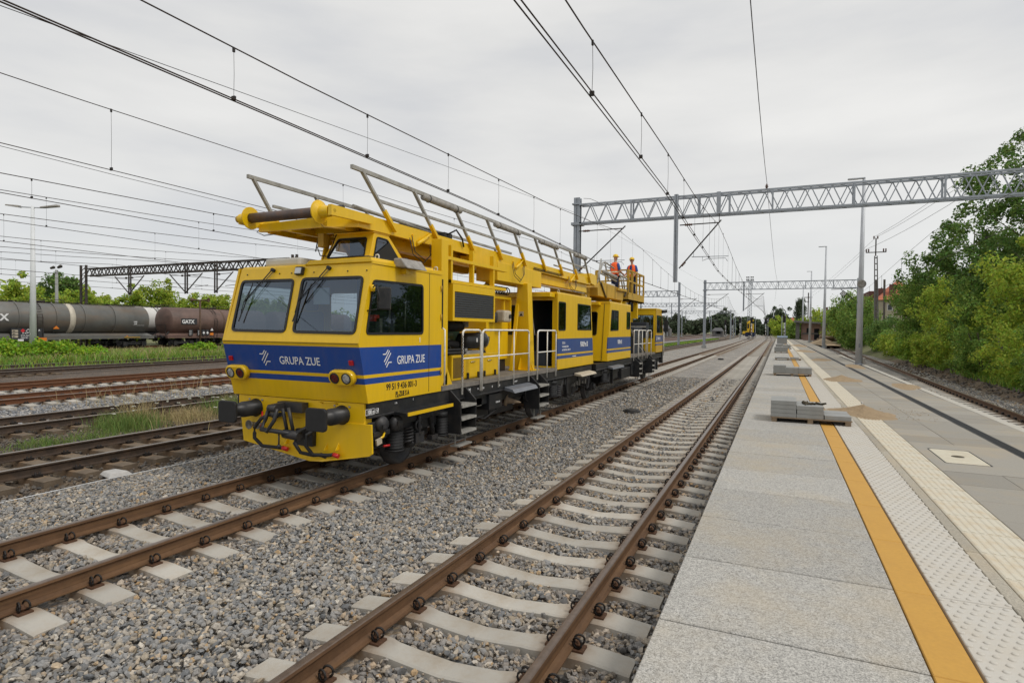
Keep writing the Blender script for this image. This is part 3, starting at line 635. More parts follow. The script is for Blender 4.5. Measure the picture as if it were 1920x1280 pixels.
P = visible(region(8, 11, 8, 60, 14)); P[:, 2] = -.31 + .75 * np.clip((P[:, 0] - TR(P[:, 1]) - 2.4) / 2.6, 0, 1) ** .8 + .02
scatter('bank_stones', P, .16, PR_LO, 'ballast_stone_old', 'clods and stones on the earth bank')
# a pale line of string and a flat pale stone beside the older track
b = MB(); b.tube([(-10.05, 3.4, -.20), (-9.98, 6, -.17), (-9.9, 9, -.19), (-9.8, 13, -.2), (-9.7, 17, -.2)], .006, 4); b.build('marking_string', 'white_painted', label='thin white string stretched over the ballast beside the old track', cat='string')
b = MB(); b.hexa([(-10.75, 6.35, -.26), (-10.3, 6.25, -.26), (-10.25, 6.65, -.26), (-10.8, 6.7, -.26), (-10.7, 6.4, -.19), (-10.36, 6.33, -.18), (-10.32, 6.58, -.18), (-10.72, 6.62, -.2)]); b.build('flat_stone', 'stone_pale', bevel=.02, label='pale flat slab lying at the foot of the dark old rail', cat='stone')
for (x, y, l) in ((-4.2, 18.5, 'dark drum lid on the ballast between the two new tracks, nearer one'), (-4.9, 58, 'dark drum lid on the ballast between the two new tracks, farther one')):
    b = MB(); b.cyl((x, y, -.25), (x, y, -.16), .27, 18); b.cyl((x, y, -.16), (x, y, -.13), .20, 18); b.build('cable_pit_lid', 'black_paint', label=l, cat='lid', bevel=.01)

# ------------------------------------------------------------------ platform
ZP = .48; EX = -.69
pf = empty('platform', (1.5, 3, ZP), 'long new station platform of concrete slabs', kind='structure')
J0, JS = 3.882 - 5 * 1.181, 1.181
strip('platform_core', lambda y: EX + .03, lambda y: PE(y) - .02, ZP - .045, 'concrete_dark', ys=np.arange(-3, 205, 4.), parent=pf, kind='structure')
def wall_strip(x, z0, z1, name, m):
    ys = np.arange(-3, 205, 4.); V = []; F = []
    for i, y in enumerate(ys): V += [(float(x(y)), y, z0), (float(x(y)), y, z1)]
    for i in range(len(ys) - 1): F.append((2 * i, 2 * i + 1, 2 * i + 3, 2 * i + 2))
    return tag(raw(name, V, F, m, pf), kind='structure')
wall_strip(lambda y: EX + .05, -.4, ZP - .05, 'platform_wall', 'concrete_dark'); wall_strip(lambda y: PE(y) - .04, -.4, ZP - .05, 'platform_wall', 'concrete_dark')
def slab(x0, x1, l, th=.05, g=.006, bev=.004):
    b = MB(); b.box(x0 + g / 2, x1 - g / 2, g / 2, l - g / 2, -th, 0); me = b.mesh('slab', 'slab_granular'); return me
def slabm(w_, l, m, th=.05, g=.008, c=.005):
    b = MB(); a0, a1, b0, b1 = g / 2, w_ - g / 2, g / 2, l - g / 2
    b.v += [(a0, b0, -th), (a1, b0, -th), (a1, b1, -th), (a0, b1, -th), (a0, b0, -c), (a1, b0, -c), (a1, b1, -c), (a0, b1, -c), (a0 + c, b0 + c, 0), (a1 - c, b0 + c, 0), (a1 - c, b1 - c, 0), (a0 + c, b1 - c, 0)]
    for i in range(4): j = (i + 1) % 4; b.face((i, j, 4 + j, 4 + i)); b.face((4 + i, 4 + j, 8 + j, 8 + i))
    b.face((8, 9, 10, 11)); return b.mesh('slab', m)
def tactile(w_, l):
    b = MB(); me = slabm(w_, l, 'tactile_white'); b.v = [tuple(v.co) for v in me.vertices]; b.f = [tuple(p.vertices) for p in me.polygons]; b.m = [0] * len(b.f); b.sm = [False] * len(b.f)
    nx, ny = 6, 14
    for i in range(nx):
        for j in range(ny):
            x = w_ * (i + .5) / nx + (.0 if j % 2 else .035) - .017; y = l * (j + .5) / ny
            b.lathe((x, y, 0), (0, 0, 1), [(-.001, .0205), (.006, .0185), (.0085, .013), (.009, 0.0005)], 9)
    return b.mesh('tactile_plate', 'tactile_white')
def ribbed(w_, l):
    b = MB(); me = slabm(w_, l, 'ribbed_cream'); b.v = [tuple(v.co) for v in me.vertices]; b.f = [tuple(p.vertices) for p in me.polygons]; b.m = [0] * len(b.f); b.sm = [False] * len(b.f)
    n = 7
    for i in range(n):
        x = w_ * (i + .5) / n; b.prism([(x - .022, .02, 0), (x - .012, .02, .005), (x + .012, .02, .005), (x + .022, .02, 0)], (0, l - .04, 0))
    return b.mesh('ribbed_tile', 'ribbed_cream')
XY0, XY1, XT0, XT1, XR0, XR1, XD0, XD1 = .806, 1.045, 1.06, 1.50, 1.61, 2.07, 3.40, 3.60
sA, sY, sT, sF = slabm(XY0 - EX, JS, 'slab_granular', g=.018, c=.006), slabm(XY1 - XY0, JS, 'yellow_strip', g=.003), tactile(XT1 - XT0, JS), slabm(XR0 - XT1, JS, 'slab_tan')
sR = ribbed(XR1 - XR0, .5905); sR2 = ribbed(XR1 - XR0, .39)
N1 = 58
def place(name, me, x, y, lab=None):
    o = link(name, me, pf, (x, y, ZP + rng.uniform(-.0015, .0015))); o.rotation_euler = (rng.normal(0, .0006), rng.normal(0, .0006), rng.normal(0, .0004)); return o
for i in range(N1):
    y = J0 + JS * i
    place('edge_slab', sA, EX, y); place('yellow_strip', sY, XY0, y); place('tactile_plate', sT, XT0, y); place('filler_slab', sF, XT1, y)
for i in range(80): place('ribbed_tile', sR, XR0, J0 + .5905 * i)
sG = slabm((XD0 - XR1) / 2 - .0, .787, 'slab_grey', g=.006); sG2 = slabm(.5, .787, 'slab_grey', g=.006); sH = slabm((4.33 - XD1) / 1, .787, 'slab_grey', g=.006); sE = slabm(.2, 1.5, 'edge_pale', g=.006)
for i in range(70):
    y = J0 + .787 * i
    for k in range(2):
        x = XR1 + (XD0 - XR1) / 2 * k
        if 9.7 < y < 11.8: continue
        place('paving_slab', sG, x, y)
    place('paving_slab', sH, XD1, y)
# the far end of each strip, too small to pick apart
def fare(name, x0, x1, y0, m, dz=0):
    b = MB(); y = y0
    while y < 195:
        a = x0 if not callable(x0) else float(x0(y)); c = x1 if not callable(x1) else float(x1(y)); b.box(a + .01, c - .01, y, y + JS - .02, ZP - .05, ZP + dz); y += JS
    b.build(name, m, pf, kind='stuff', label='distant paving too small to tell apart')
fare('edge_slab_row', EX, XY0, J0 + N1 * JS, 'slab_granular'); fare('yellow_strip_row', XY0, XY1, J0 + N1 * JS, 'yellow_strip'); fare('tactile_plate_row', XT0, XT1, J0 + N1 * JS, 'tactile_white'); fare('filler_slab_row', XT1, XR0, J0 + N1 * JS, 'slab_tan')
fare('ribbed_tile_row', XR0, XR1, J0 + .5905 * 80, 'ribbed_cream', .004); fare('paving_slab_row', XR1, XD0, J0 + 70 * .787, 'slab_grey'); fare('paving_slab_row', XD1, lambda y: PE(y) - .15, J0 + 70 * .787, 'slab_grey')
for i in range(40):
    y = J0 + 1.5 * i; o = place('edge_stone', sE, float(PE(y)) - .2, y)
b = MB(); ys = np.arange(-3, 200, 6)
for y in ys:
    for k, (a, c) in enumerate(((XD0, XD0 + .03), (XD0 + .05, XD0 + .07), (XD0 + .09, XD0 + .11), (XD0 + .13, XD0 + .15), (XD1 - .03, XD1))):
        b.box(a + .003 * 0, c, y, y + 5.98, ZP - .04, ZP + .002)
b.box(XD0 + .03, XD1 - .03, -3, 200, ZP - .045, ZP - .03)
b.build('drain_channel', 'drain_black', pf, label='long black slotted drain in the paving')
# access cover
b = MB(); hx0, hx1, hy0, hy1 = 2.26, 2.79, 10.42, 11.58
b.panel((0, 0, ZP + .001), (1, 0, 0), (0, 1, 0), [(XR1 + .005, 9.79), (XD0 - .003, 9.79), (XD0 - .003, 12.138), (XR1 + .005, 12.138)], [rrect(hx0 - .02, hx1 + .02, hy0 - .02, hy1 + .02, .03)], .05)
b.build('cover_surround', 'slab_grey', pf)
h = MB(); h.prism([(x, y, ZP - .03) for x, y in rrect(hx0, hx1, hy0, hy1, .05)], (0, 0, .032)); ho = h.build('access_cover', 'hatch_cream', pf, bevel=.004, label='cream access cover with a dark oval recess')
h = MB(); h.lathe(((hx0 + hx1) / 2, (hy0 + hy1) / 2, ZP + .0025), (0, 0, 1), [(0, .085), (.004, .08), (.0035, .06), (-.0003 + .001, .05), (.001, .001)], 20); h.build('lifting_recess', 'mesh_brown', ho)
h = MB(); h.panel((0, 0, ZP + .0035), (1, 0, 0), (0, 1, 0), rrect(hx0 - .018, hx1 + .018, hy0 - .018, hy1 + .018, .04), [rrect(hx0 - .004, hx1 + .004, hy0 - .004, hy1 + .004, .04)], .03); h.build('cover_frame', 'drain_black', pf)

# ---- sand heaps
def heap(x, y, rx, ry, hh, lab, seed, stone=True):
    r_ = np.random.default_rng(seed); n = 34; m_ = 16; V = [(x, y, ZP + hh)]; F = []
    ph = r_.uniform(0, 6, 6)
    for j in range(1, m_ + 1):
        t = j / m_
        for i in range(n):
            a = 2 * math.pi * i / n; wob = 1 + .16 * math.sin(2 * a + ph[0]) + .09 * math.sin(3 * a + ph[1]) + .05 * math.sin(7 * a + ph[2])
            z = hh * (1 - t) ** 1.5 + .012 * math.sin(9 * a + 12 * t + ph[3]) * t * (1 - t) * 4 * hh + r_.normal(0, .004) * (t < .97)
            V.append((x + rx * t * wob * math.cos(a), y + ry * t * wob * math.sin(a), ZP + .001 + max(z, .004 * (1 - t) ** .3) if t < 1 else ZP - .003))
    for i in range(n): F.append((0, 1 + i, 1 + (i + 1) % n, 0))
    b = MB(); b.v = V
    b.smooth = True
    for i in range(n): b.face((0, 1 + i, 1 + (i + 1) % n))
    for j in range(m_ - 1):
        for i in range(n): k = (i + 1) % n; b.face((1 + j * n + i, 1 + (j + 1) * n + i, 1 + (j + 1) * n + k, 1 + j * n + k))
    b.build('sand_heap', 'sand', None, label=lab, cat='sand heap', group='sand heaps left on the platform')
heap(1.82, 15.9, .68, 1.0, .21, 'nearest and tallest sand heap, right behind the first pallet of blocks', 1)
heap(2.3, 26.8, .62, 1.3, .20, 'sand heap across the cream ribbed strip beside the second pallet', 2)
heap(4.12, 24.8, .4, 1.6, .05, 'low sand patch between the drain and the right edge', 3)
heap(2.7, 46, .7, 2.2, .07, 'thin sand spread far along beside the third pallet', 4)
heap(3.9, 38, .5, 2.2, .06, 'thin sand spread near the foot of the tall lamp post', 5)
heap(2.4, 66, .9, 4, .12, 'small sand heap beyond the fourth pallet, before the loudspeaker posts', 6)
heap(2.6, 92, 1.1, 6, .22, 'farthest sand heap near the end of the platform', 7)
P = region(1.3, 3.2, 15.2, 17.2, 60); P[:, 2] = ZP + .004
scatter('sand_crumbs', P, .018, PR_LO, 'sand', 'crumbs of sand scattered around the heap', flat=.5, zj=.001)
h = MB(); h.v = []; bm_ = PR_HI[2]; h.v = [tuple(np.array(v) * np.array([.09, .09, .07]) + np.array([1.80, 15.98, ZP + .24])) for v in bm_[0]]; h.f = [tuple(f) for f in bm_[1]]; h.m = [0] * len(h.f); h.sm = [False] * len(h.f)
h.build('stone', 'stone_pale', label='grey stone on top of the nearest sand heap', cat='stone')

# ---- pallets with blocks
BLK = {}
def block_mesh(dx, dy, dz):
    k = (round(dx, 3), round(dy, 3), round(dz, 3))
    if k not in BLK:
        b = MB(); e = .010; b.box(-dx / 2 + e, dx / 2 - e, -dy / 2 + e, dy / 2 - e, 0, .007); b.box(-dx / 2 + .003, dx / 2 - .003, -dy / 2 + .003, dy / 2 - .003, .007, dz - .001); BLK[k] = b.mesh('paving_block', 'block_grey')
    return BLK[k]
def pallet(x, y, lab, stacks, w_=1.5, d=1.0, rz=0., group='pallets of grey blocks along the platform'):
    """stacks: list of (x0, width, layers)"""
    c = Vector((x + w_ / 2, y + d / 2, ZP)); rt = empty('pallet', c, 'low wooden pallet ' + lab, 'pallet', group); rt.rotation_euler.z = rz
    wm = []
    for i in range(3):
        b = MB(); b.box(c.x - w_ / 2 + .02 + i * (w_ / 2 - .07), c.x - w_ / 2 + .12 + i * (w_ / 2 - .07), y + .02, y + d - .02, ZP, ZP + .085); b.build('bearer', 'pallet_wood', rt)
    for i in range(6):
        b = MB(); yy = y + i * (d - .12) / 5; b.box(x, x + w_, yy, yy + .12, ZP + .085, ZP + .105); b.build('board', 'pallet_wood', rt)
    st = empty('block_stack', c + Vector((0, 0, .105)), 'grey concrete blocks stacked on the pallet ' + lab, 'block stack', 'stacks of grey concrete blocks on pallets'); st.rotation_euler.z = rz
    for (x0, ww, n) in stacks:
        for k in range(n):
            for q in range(2):
                o = link('paving_block', block_mesh(ww, d / 2 - .02, .085), st, (x + x0 + ww / 2 + rng.uniform(-.006, .006), y + .015 + (d / 2 - .01) * (q + .5) + rng.uniform(-.004, .004), ZP + .105 + .085 * k)); o.rotation_euler.z = rng.normal(0, .006)
    return rt
pallet(-.13, 13.5, 'nearest, with a crumpled strap on top', [(0.0, .49, 4), (.495, .50, 3), (1.0, .48, 1)])
b = MB(); rr = np.random.default_rng(4)
for i in range(16):
    x = .42 + rr.uniform(0, .42); y = 13.75 + rr.uniform(0, .3); z = ZP + .37; b.tube([(x, y, z), (x + rr.uniform(-.1, .1), y + rr.uniform(-.1, .1), z + rr.uniform(.01, .06)), (x + rr.uniform(-.14, .14), y + rr.uniform(-.1, .1), z)], .014, 5)
b.build('crumpled_strap', 'mesh_brown', label='crumpled brown packing strap on top of the nearest blocks', cat='strap')
pallet(-.2, 27.9, 'second along, long and mostly three blocks high', [(0, .5, 4), (.5, .5, 3), (1.0, .5, 3)])
pallet(-.22, 43.4, 'third along, nearly empty', [(0, .4, 1), (.35, .5, 1), (.95, .5, 1)], 1.6)
pallet(-.36, 58.3, 'fourth along, five blocks high', [(0, .55, 5), (.56, .55, 5)], 1.13, 1.2)
pallet(-.3, 72, 'fifth along, beside the yellow strip', [(0, .6, 5), (.7, .8, 4)], 1.6, 1.2)
pallet(-.2, 84, 'sixth along, near the platform end', [(0, .7, 3), (.8, .7, 2)], 1.6, 1.2)
pallet(-.25, 98, 'last along, tall and wrapped in pale film', [(0, .8, 11), (.8, .6, 11)], 1.5, 1.3)
b = MB(); b.box(-.25, 1.2, 97.95, 99.4, ZP + 1.05, ZP + 1.3); b.build('wrapping_film', 'wrap_blue', label='pale blue film over the tall last stack of blocks', cat='film', bevel=.05)
# ------------------------------------------------------------------ the work train
CX = -6.78
X0, X1 = -8.14, -5.42
tr = empty('work_train', (CX, 6.9, 0), 'long yellow and blue overhead line work train with a raised working deck on its roof', 'work train')
Y_ = (0, 1, 0); Zv = (0, 0, 1); Xv = (1, 0, 0)
def window(parent, P0, U, V, outline, gl='side_glass', rim=.035, frame='black_gasket', th=.02, proud=.012, gt=.008, name='window'):
    """rim + pane set in a wall whose outer face passes through P0 (outer normal U x V)"""
    N = Vector(U).cross(Vector(V)).normalized()
    f = MB().panel(Vector(P0) + N * proud, U, V, outline, [inset(outline, rim)], th + proud).build(name, frame, parent)
    pane(Vector(P0) - N * .004, U, V, inset(outline, rim * .6), gl, f)
    return f
# --- front cab: hollow shell with openings
cab = empty('cab', (CX, 7.9, 1.25)); cab.parent = tr; ROOT[cab.name] = Vector((CX, 6.9, 0)); cab.location = (0, 0, 0)
yb, yc, yt, yr = 6.93, 6.71, 7.02, 8.96; zb, zc, zt = 1.25, 2.13, 3.30
Vu = Vector((0, yt - yc, zt - zc)); Hu = Vu.length; Vu.normalize(); Pu = Vector((0, yc, zc))          # upper front: u = x, v along slope
vz = lambda z: (z - zc) / Vu.z
w1 = rpoly([(-7.99, vz(2.27)), (-6.83, vz(2.26)), (-6.86, vz(3.10)), (-8.00, vz(3.10))], .09)
w2 = rpoly([(-6.70, vz(2.26)), (-5.50, vz(2.25)), (-5.53, vz(3.11)), (-6.72, vz(3.11))], .09)
MB().panel(Pu, Xv, Vu, [(X0 + .04, 0), (X1 - .04, 0), (X1 - .04, Hu), (-8.06, Hu * .985)], [w1, w2], .04).build('windscreen_wall', 'livery_front', tr)
for w_ in (w1, w2): window(tr, Pu, Xv, Vu, w_, 'windscreen', .04, name='windscreen')
Vl = Vector((0, yc - yb, zc - zb)); Hl = Vl.length; Vl.normalize(); Pl = Vector((0, yb, zb))
MB().panel(Pl, Xv, Vl, [(X0 + .04, 0), (X1 - .04, 0), (X1 - .04, Hl), (X0 + .04, Hl)], [], .04).build('front_panel', 'livery_front', tr)
# sides, outline in (y, z)
side_out = [(yb, zb), (yr, zb), (yr, zt + .02), (yt, zt), (yc, zc)]
sw = rpoly([(6.86, 2.25), (8.37, 2.25), (8.36, 3.08), (7.02, 3.06)], .08)
MB().panel((X1, 0, 0), Y_, Zv, [(yb, zb), (yr, zb), (yr, zt + .02), (yt, zt), (yc, zc)], [sw], .04).build('side_wall', 'livery_front', tr)
window(tr, (X1, 0, 0), Y_, Zv, sw, 'side_glass', .035)
swl = [(-b, a) for b, a in side_out]
lw = rpoly([(-8.37, 2.25), (-6.9, 2.25), (-7.05, 3.06), (-8.36, 3.08)], .08)
MB().panel((X0, 0, 0), (0, -1, 0), Zv, [(-yr, zb), (-yb, zb), (-yc, zc), (-yt, zt), (-yr, zt)], [lw], .04).build('side_wall', 'livery_front', tr)
window(tr, (X0, 0, 0), (0, -1, 0), Zv, lw, 'side_glass', .035)
rw = rrect(-7.9, -7.1, 2.3, 3.0, .06)
MB().panel((0, yr, 0), (-1, 0, 0), Zv, [(5.46, zb), (8.10, zb), (8.10, zt), (5.46, zt)], [[(-a, b) for a, b in reversed(rw)]], .04).build('rear_wall', 'yellow_paint', tr)
pane((0, yr, 0), (-1, 0, 0), Zv, [(-a, b) for a, b in reversed(rw)], 'cupola_glass', tr)
b = MB(); b.hexa([(-8.07, yt + .0, zt - .02), (X1 + .0, yt, zt - .02), (X1, yr, zt - .0), (X0, yr, zt - .02), (-8.05, yt + .03, zt + .02), (X1 - .02, yt + .03, zt + .03), (X1 - .0, yr + .03, zt + .06), (X0, yr + .03, zt + .03)]); ro = b.build('roof', 'yellow_paint', tr)
b = MB(); b.prism([(-6.72, 7.0, 3.305), (-5.42, 7.0, 3.315), (-5.44, 7.0, 3.385), (-6.6, 7.0, 3.375)], (0, 1.7, .0)); b.build('roof_riser', 'yellow_paint', tr, bevel=.01)
b = MB(); b.box(-7.75, -7.0, 7.2, 8.3, 3.33, 3.47); b.build('roof_hatch', 'roof_white', tr, bevel=.04)
for y in (7.2, 8.85):
    b = MB(); b.torus((X1 - .06, y, 3.39 if y > 8 else 3.41), (0, 1, .0), .035, .011, 12, 5); b.build('lifting_eye', 'tank_white', tr)
b = MB(); b.box(X1 - .01, X1 + .012, 7.0, yr, zt - .01, zt + .035); b.build('rain_gutter', 'yellow_paint', tr)
# interior
b = MB(); b.box(X0 + .05, X1 - .05, 6.98, yr - .05, 1.30, 1.36); b.box(X0 + .05, X1 - .05, 6.80, 7.12, 2.0, 2.20); b.box(-7.4, -6.1, 6.82, 7.3, 2.14, 2.24); b.build('dashboard', 'interior_blue', tr)
for x in (-7.5, -6.0):
    b = MB(); b.box(x - .24, x + .24, 7.55, 8.0, 1.9, 2.02); b.box(x - .23, x + .23, 7.95, 8.08, 2.0, 2.62); b.box(x - .13, x + .13, 7.97, 8.06, 2.64, 2.83); b.cyl((x, 7.8, 1.36), (x, 7.8, 1.9), .06); b.build('driver_seat', 'seat_cloth', tr, bevel=.04)
b = MB(); b.box(-6.95, -5.5, 8.55, 8.88, 1.36, 3.2); b.box(-5.95, -5.5, 7.2, 7.3, 2.2, 2.45); b.build('equipment_cabinet', 'interior_dark', tr)
b = MB(); b.box(-6.5, -6.2, 6.98, 7.0, 2.7, 2.95); b.build('paper_sheet', 'roof_white', tr)
b = MB(); b.tube([(-5.6, 8.1, 2.3), (-5.6, 8.12, 2.9)], .012); b.tube([(-5.62, 7.7, 2.25), (-5.62, 7.72, 3.0)], .015); b.box(-5.8, -5.6, 7.35, 7.5, 2.25, 2.5); b.build('cab_fittings', 'engine_grey', tr)
b = MB(); b.box(-5.75, -5.6, 7.3, 7.42, 2.35, 2.55); b.build('red_extinguisher', 'red_paint', tr)
# wipers
def onup(x, z, d=.03): return Pu + Vector((x, 0, 0)) + Vu * vz(z) + Vector((0, -Vu.z, Vu.y)) * d
for cx, t in ((-7.35, 0), (-6.22, 1)):
    b = MB(); p = onup(cx, 3.235, .04); q = onup(cx - .42, 2.72, .07)
    b.tube([p, q], .009, 6); b.tube([p + Vector((.05, 0, -.01)), q + Vector((.05, 0, .02))], .005, 5); b.cyl(onup(cx + .02, 3.24, -.01), onup(cx + .02, 3.24, .06), .028, 10)
    wi = b.build('wiper', 'rubber', tr)
    b = MB(); b.bar(onup(cx - .34, 3.03, .045), onup(cx - .47, 2.42, .045), .016, .018); b.tube([onup(cx - .37, 2.9, .055), q, onup(cx - .45, 2.55, .055)], .005, 5); b.build('wiper_blade', 'rubber', wi)
# top lamp between the windscreens
p = onup(-6.77, 3.21, .03); b = MB(); b.cbox(p, (.15, .07, .13), 0, R(-14)); lo = b.build('headlight', 'black_paint', tr, bevel=.015)
b = MB(); b.cbox(p + Vector((0, -.034, 0)), (.12, .02, .10), 0, R(-14)); b.build('lens', 'lamp_lens', lo, bevel=.01)
# marker lights and lamp pods on the lower front
def onlow(x, z, d=0): return Pl + Vector((x, 0, 0)) + Vl * ((z - zb) / Vl.z) + Vector((0, -Vl.z, Vl.y)) * d
nl = Vector((0, -Vl.z, Vl.y))
for x in (-5.60, -8.02):
    c = onlow(x, 1.845, .0); b = MB(); b.cbox(c, (.075, .05, .075), 0, R(14)); b.build('marker_light', 'red_lens', tr, bevel=.006)
for cx, red in ((-5.775, -1), (-7.895, 1)):
    b = MB(); pts = [(cx + .115 * (1 if math.cos(a) > 0 else -1) + .115 * math.cos(a), .115 * math.sin(a)) for a in [2 * math.pi * i / 24 for i in range(24)]]
    base = [onlow(u, 1.635, -.01) + Vl * v for u, v in pts]; b.prism(base, nl * .10); po = b.build('lamp_pod', 'yellow_paint', tr, bevel=.02)
    for dx in (-.105, .105):
        c = onlow(cx + dx, 1.635, .088); isred = (dx * red > 0)
        b = MB(); b.lathe(c, nl, [(0, .082), (.012, .082), (.012, .068), (.004, .066)], 20); b.build('lamp_ring', 'black_gasket', po)
        b = MB(); b.lathe(c, nl, [(.006, .068), (.014, .045), (.017, .0005)], 20); b.build('headlight' if not isred else 'tail_light', 'dark_red_lens' if isred else 'lamp_lens', po)
# seams, bolts and drip marks of the bodywork
for z in (2.118, ): b = MB(); b.bar(onlow(X0 + .02, z, .004), onlow(X1 - .02, z, .004), .008, .006); b.build('panel_seam', 'mesh_brown', tr)
for x in (-7.9, -7.2, -6.95, -6.5, -5.85, -5.5): b = MB(); p = onup(x, 3.19, .003); b.cyl(p, p + Vector((0, -.008, 0)), .011, 8); b.build('bolt', 'black_gasket', tr)
for y in (8.55,): b = MB(); b.box(X1, X1 + .004, y, y + .008, 1.28, 3.28); b.build('panel_seam', 'mesh_brown', tr)
for z in (1.60, 2.55, 3.05): b = MB(); b.cyl((X1 + .012, 8.93, z - .05), (X1 + .012, 8.93, z + .05), .016, 8); b.build('hinge', 'worn_yellow', tr)
# headstock, apron, buffers
b = MB(); b.box(-8.04, -5.50, 6.945, 7.12, .94, 1.24); b.build('headstock', 'yellow_paint', tr, bevel=.006)
b = MB(); b.prism([(-7.98, 6.93, .945), (-5.36, 6.93, .945), (-5.34, 6.93, .52), (-5.40, 6.93, .48), (-6.25, 6.90, .325), (-6.5, 6.90, .31), (-7.92, 6.93, .50)], (0, .03, 0)); b.build('apron', 'yellow_paint', tr, bevel=.004)
def buffer(x, yf, s, par):
    """buffer pointing to -Y when s=-1"""
    b = MB(); b.cbox((x, yf - s * .585, 1.05), (.36, .03, .36)); bu = b.build('buffer', 'dark_steel', par, bevel=.004)
    b = MB(); b.lathe((x, yf - s * .58, 1.05), (0, s, 0), [(0, .15), (.04, .145), (.06, .125), (.28, .125), (.285, .105), (.53, .10)], 20); b.build('buffer_housing', 'black_paint', bu)
    b = MB(); b.prism([(px_, yf, pz) for px_, pz in rrect(x - .185, x + .185, 1.05 - .165, 1.05 + .165, .06, 5)], (0, -s * .05, 0)); b.build('buffer_head', 'rubber', bu, bevel=.012)
    for dx in (-.14, .14):
        for dz in (-.13, .13):
            b = MB(); b.cyl((x + dx, yf - s * .57, 1.05 + dz), (x + dx, yf - s * .55, 1.05 + dz), .018, 6); b.build('bolt', 'chrome', bu)
buffer(-5.905, 6.38, -1, tr); buffer(-7.655, 6.38, -1, tr)
# coupling
b = MB(); b.bar((-6.95, 6.93, 1.14), (-6.95, 6.62, 1.12), .09, .12); b.cyl((-7.03, 6.62, 1.12), (-6.87, 6.62, 1.12), .055, 12)
b.tube([(-7.03, 6.62, 1.12), (-7.06, 6.58, .95), (-7.12, 6.55, .80), (-7.0, 6.55, .77), (-6.9, 6.6, .95), (-6.87, 6.62, 1.12)], .03, 8)
b.tube([(-7.12, 6.55, .80), (-6.85, 6.6, .78), (-6.6, 6.7, .74)], .035, 8); b.tube([(-6.82, 6.68, 1.12), (-6.76, 6.72, .75)], .028, 6); b.tube([(-6.70, 6.68, 1.14), (-6.64, 6.72, .76)], .028, 6); b.cyl((-6.8, 6.7, .74), (-6.5, 6.7, .72), .07, 10)
b.tube([(-6.83, 6.62, .74), (-6.83, 6.62, .56)], .013, 6); b.cyl((-6.83, 6.62, .53), (-6.83, 6.62, .58), .025, 8); b.box(-7.05, -6.55, 6.8, 6.93, 1.05, 1.2)
b.build('screw_coupling', 'dark_steel', tr)
b = MB(); b.box(-6.72, -6.38, 6.84, 6.92, .55, .80); b.build('coupling_pocket', 'black_paint', tr)
for P_ in ([(-7.2, 6.86, 1.0), (-7.3, 6.72, .93), (-7.42, 6.70, .78), (-7.42, 6.70, .62), (-7.30, 6.74, .50), (-7.05, 6.82, .48), (-6.98, 6.84, .48)],
           [(-6.42, 6.8, .86), (-6.52, 6.68, .78), (-6.56, 6.66, .62), (-6.48, 6.7, .48), (-6.3, 6.78, .44), (-6.2, 6.82, .45)],
           [(-6.22, 6.8, .86), (-6.32, 6.66, .76), (-6.34, 6.66, .60), (-6.24, 6.7, .47), (-6.05, 6.8, .46), (-5.98, 6.84, .47)]):
    pts = []
    for i in range(len(P_) - 1):
        for t in (0, .5): pts.append(tuple(Vector(P_[i]).lerp(Vector(P_[i + 1]), t)))
    pts.append(P_[-1]); b = MB(); b.tube(pts, .028, 8); ho = b.build('brake_hose', 'rubber', tr)
    b = MB(); b.cyl(P_[-1], Vector(P_[-1]) + Vector((.09, .01, -.02)), .035, 8); b.build('hose_coupling', 'red_paint' if P_[0][0] < -7 or P_[0][0] > -6.3 else 'dark_steel', ho)
    q = P_[-1]; b = MB(); b.prism([(q[0] - .05, 6.92, q[2] + .06), (q[0] + .03, 6.92, q[2] + .06), (q[0] + .03, 6.92, q[2] + .17)], (0, -.01, 0)); b.prism([(q[0] + .03, 6.92, q[2] + .06), (q[0] + .03, 6.92, q[2] + .17), (q[0] + .03, 6.84, q[2] + .06)], (.01, 0, 0)); b.build('hose_bracket', 'yellow_paint', tr)
b = MB(); b.tube([(-7.36, 6.8, 1.02), (-7.33, 6.76, .94), (-7.26, 6.76, .88), (-7.34, 6.74, .80)], .014, 6); b.build('valve_lever', 'red_paint', tr)
b = MB(); b.cyl((-7.26, 6.88, .98), (-7.1, 6.82, .97), .05, 10); b.cyl((-7.12, 6.9, .98), (-6.98, 6.8, 1.0), .035, 10); b.build('angle_valve', 'dark_steel', tr)
for x, r_ in ((-7.68, .075), (-7.5, .06)):
    b = MB(); b.lathe((x, 6.93, .79), (0, -1, 0), [(0, .03), (.06, .04), (.11, r_), (.115, r_ * .93), (.05, .02), (.045, .001)], 18); b.build('air_horn', 'engine_grey', tr)
b = MB(); b.tube([(-6.28, 6.94, 1.21), (-6.28, 6.88, 1.235), (-6.0, 6.88, 1.235), (-6.0, 6.94, 1.21)], .010, 6); b.build('grab_handle', 'yellow_paint', tr)
b = MB(); b.box(-7.28, -7.2, 6.935, 6.944, 1.09, 1.13); b.build('serial_plate', 'white_print', tr)
b = MB(); b.box(-7.27, -7.21, 6.932, 6.9345, 1.095, 1.125); b.build('serial_print', 'black_print', tr)

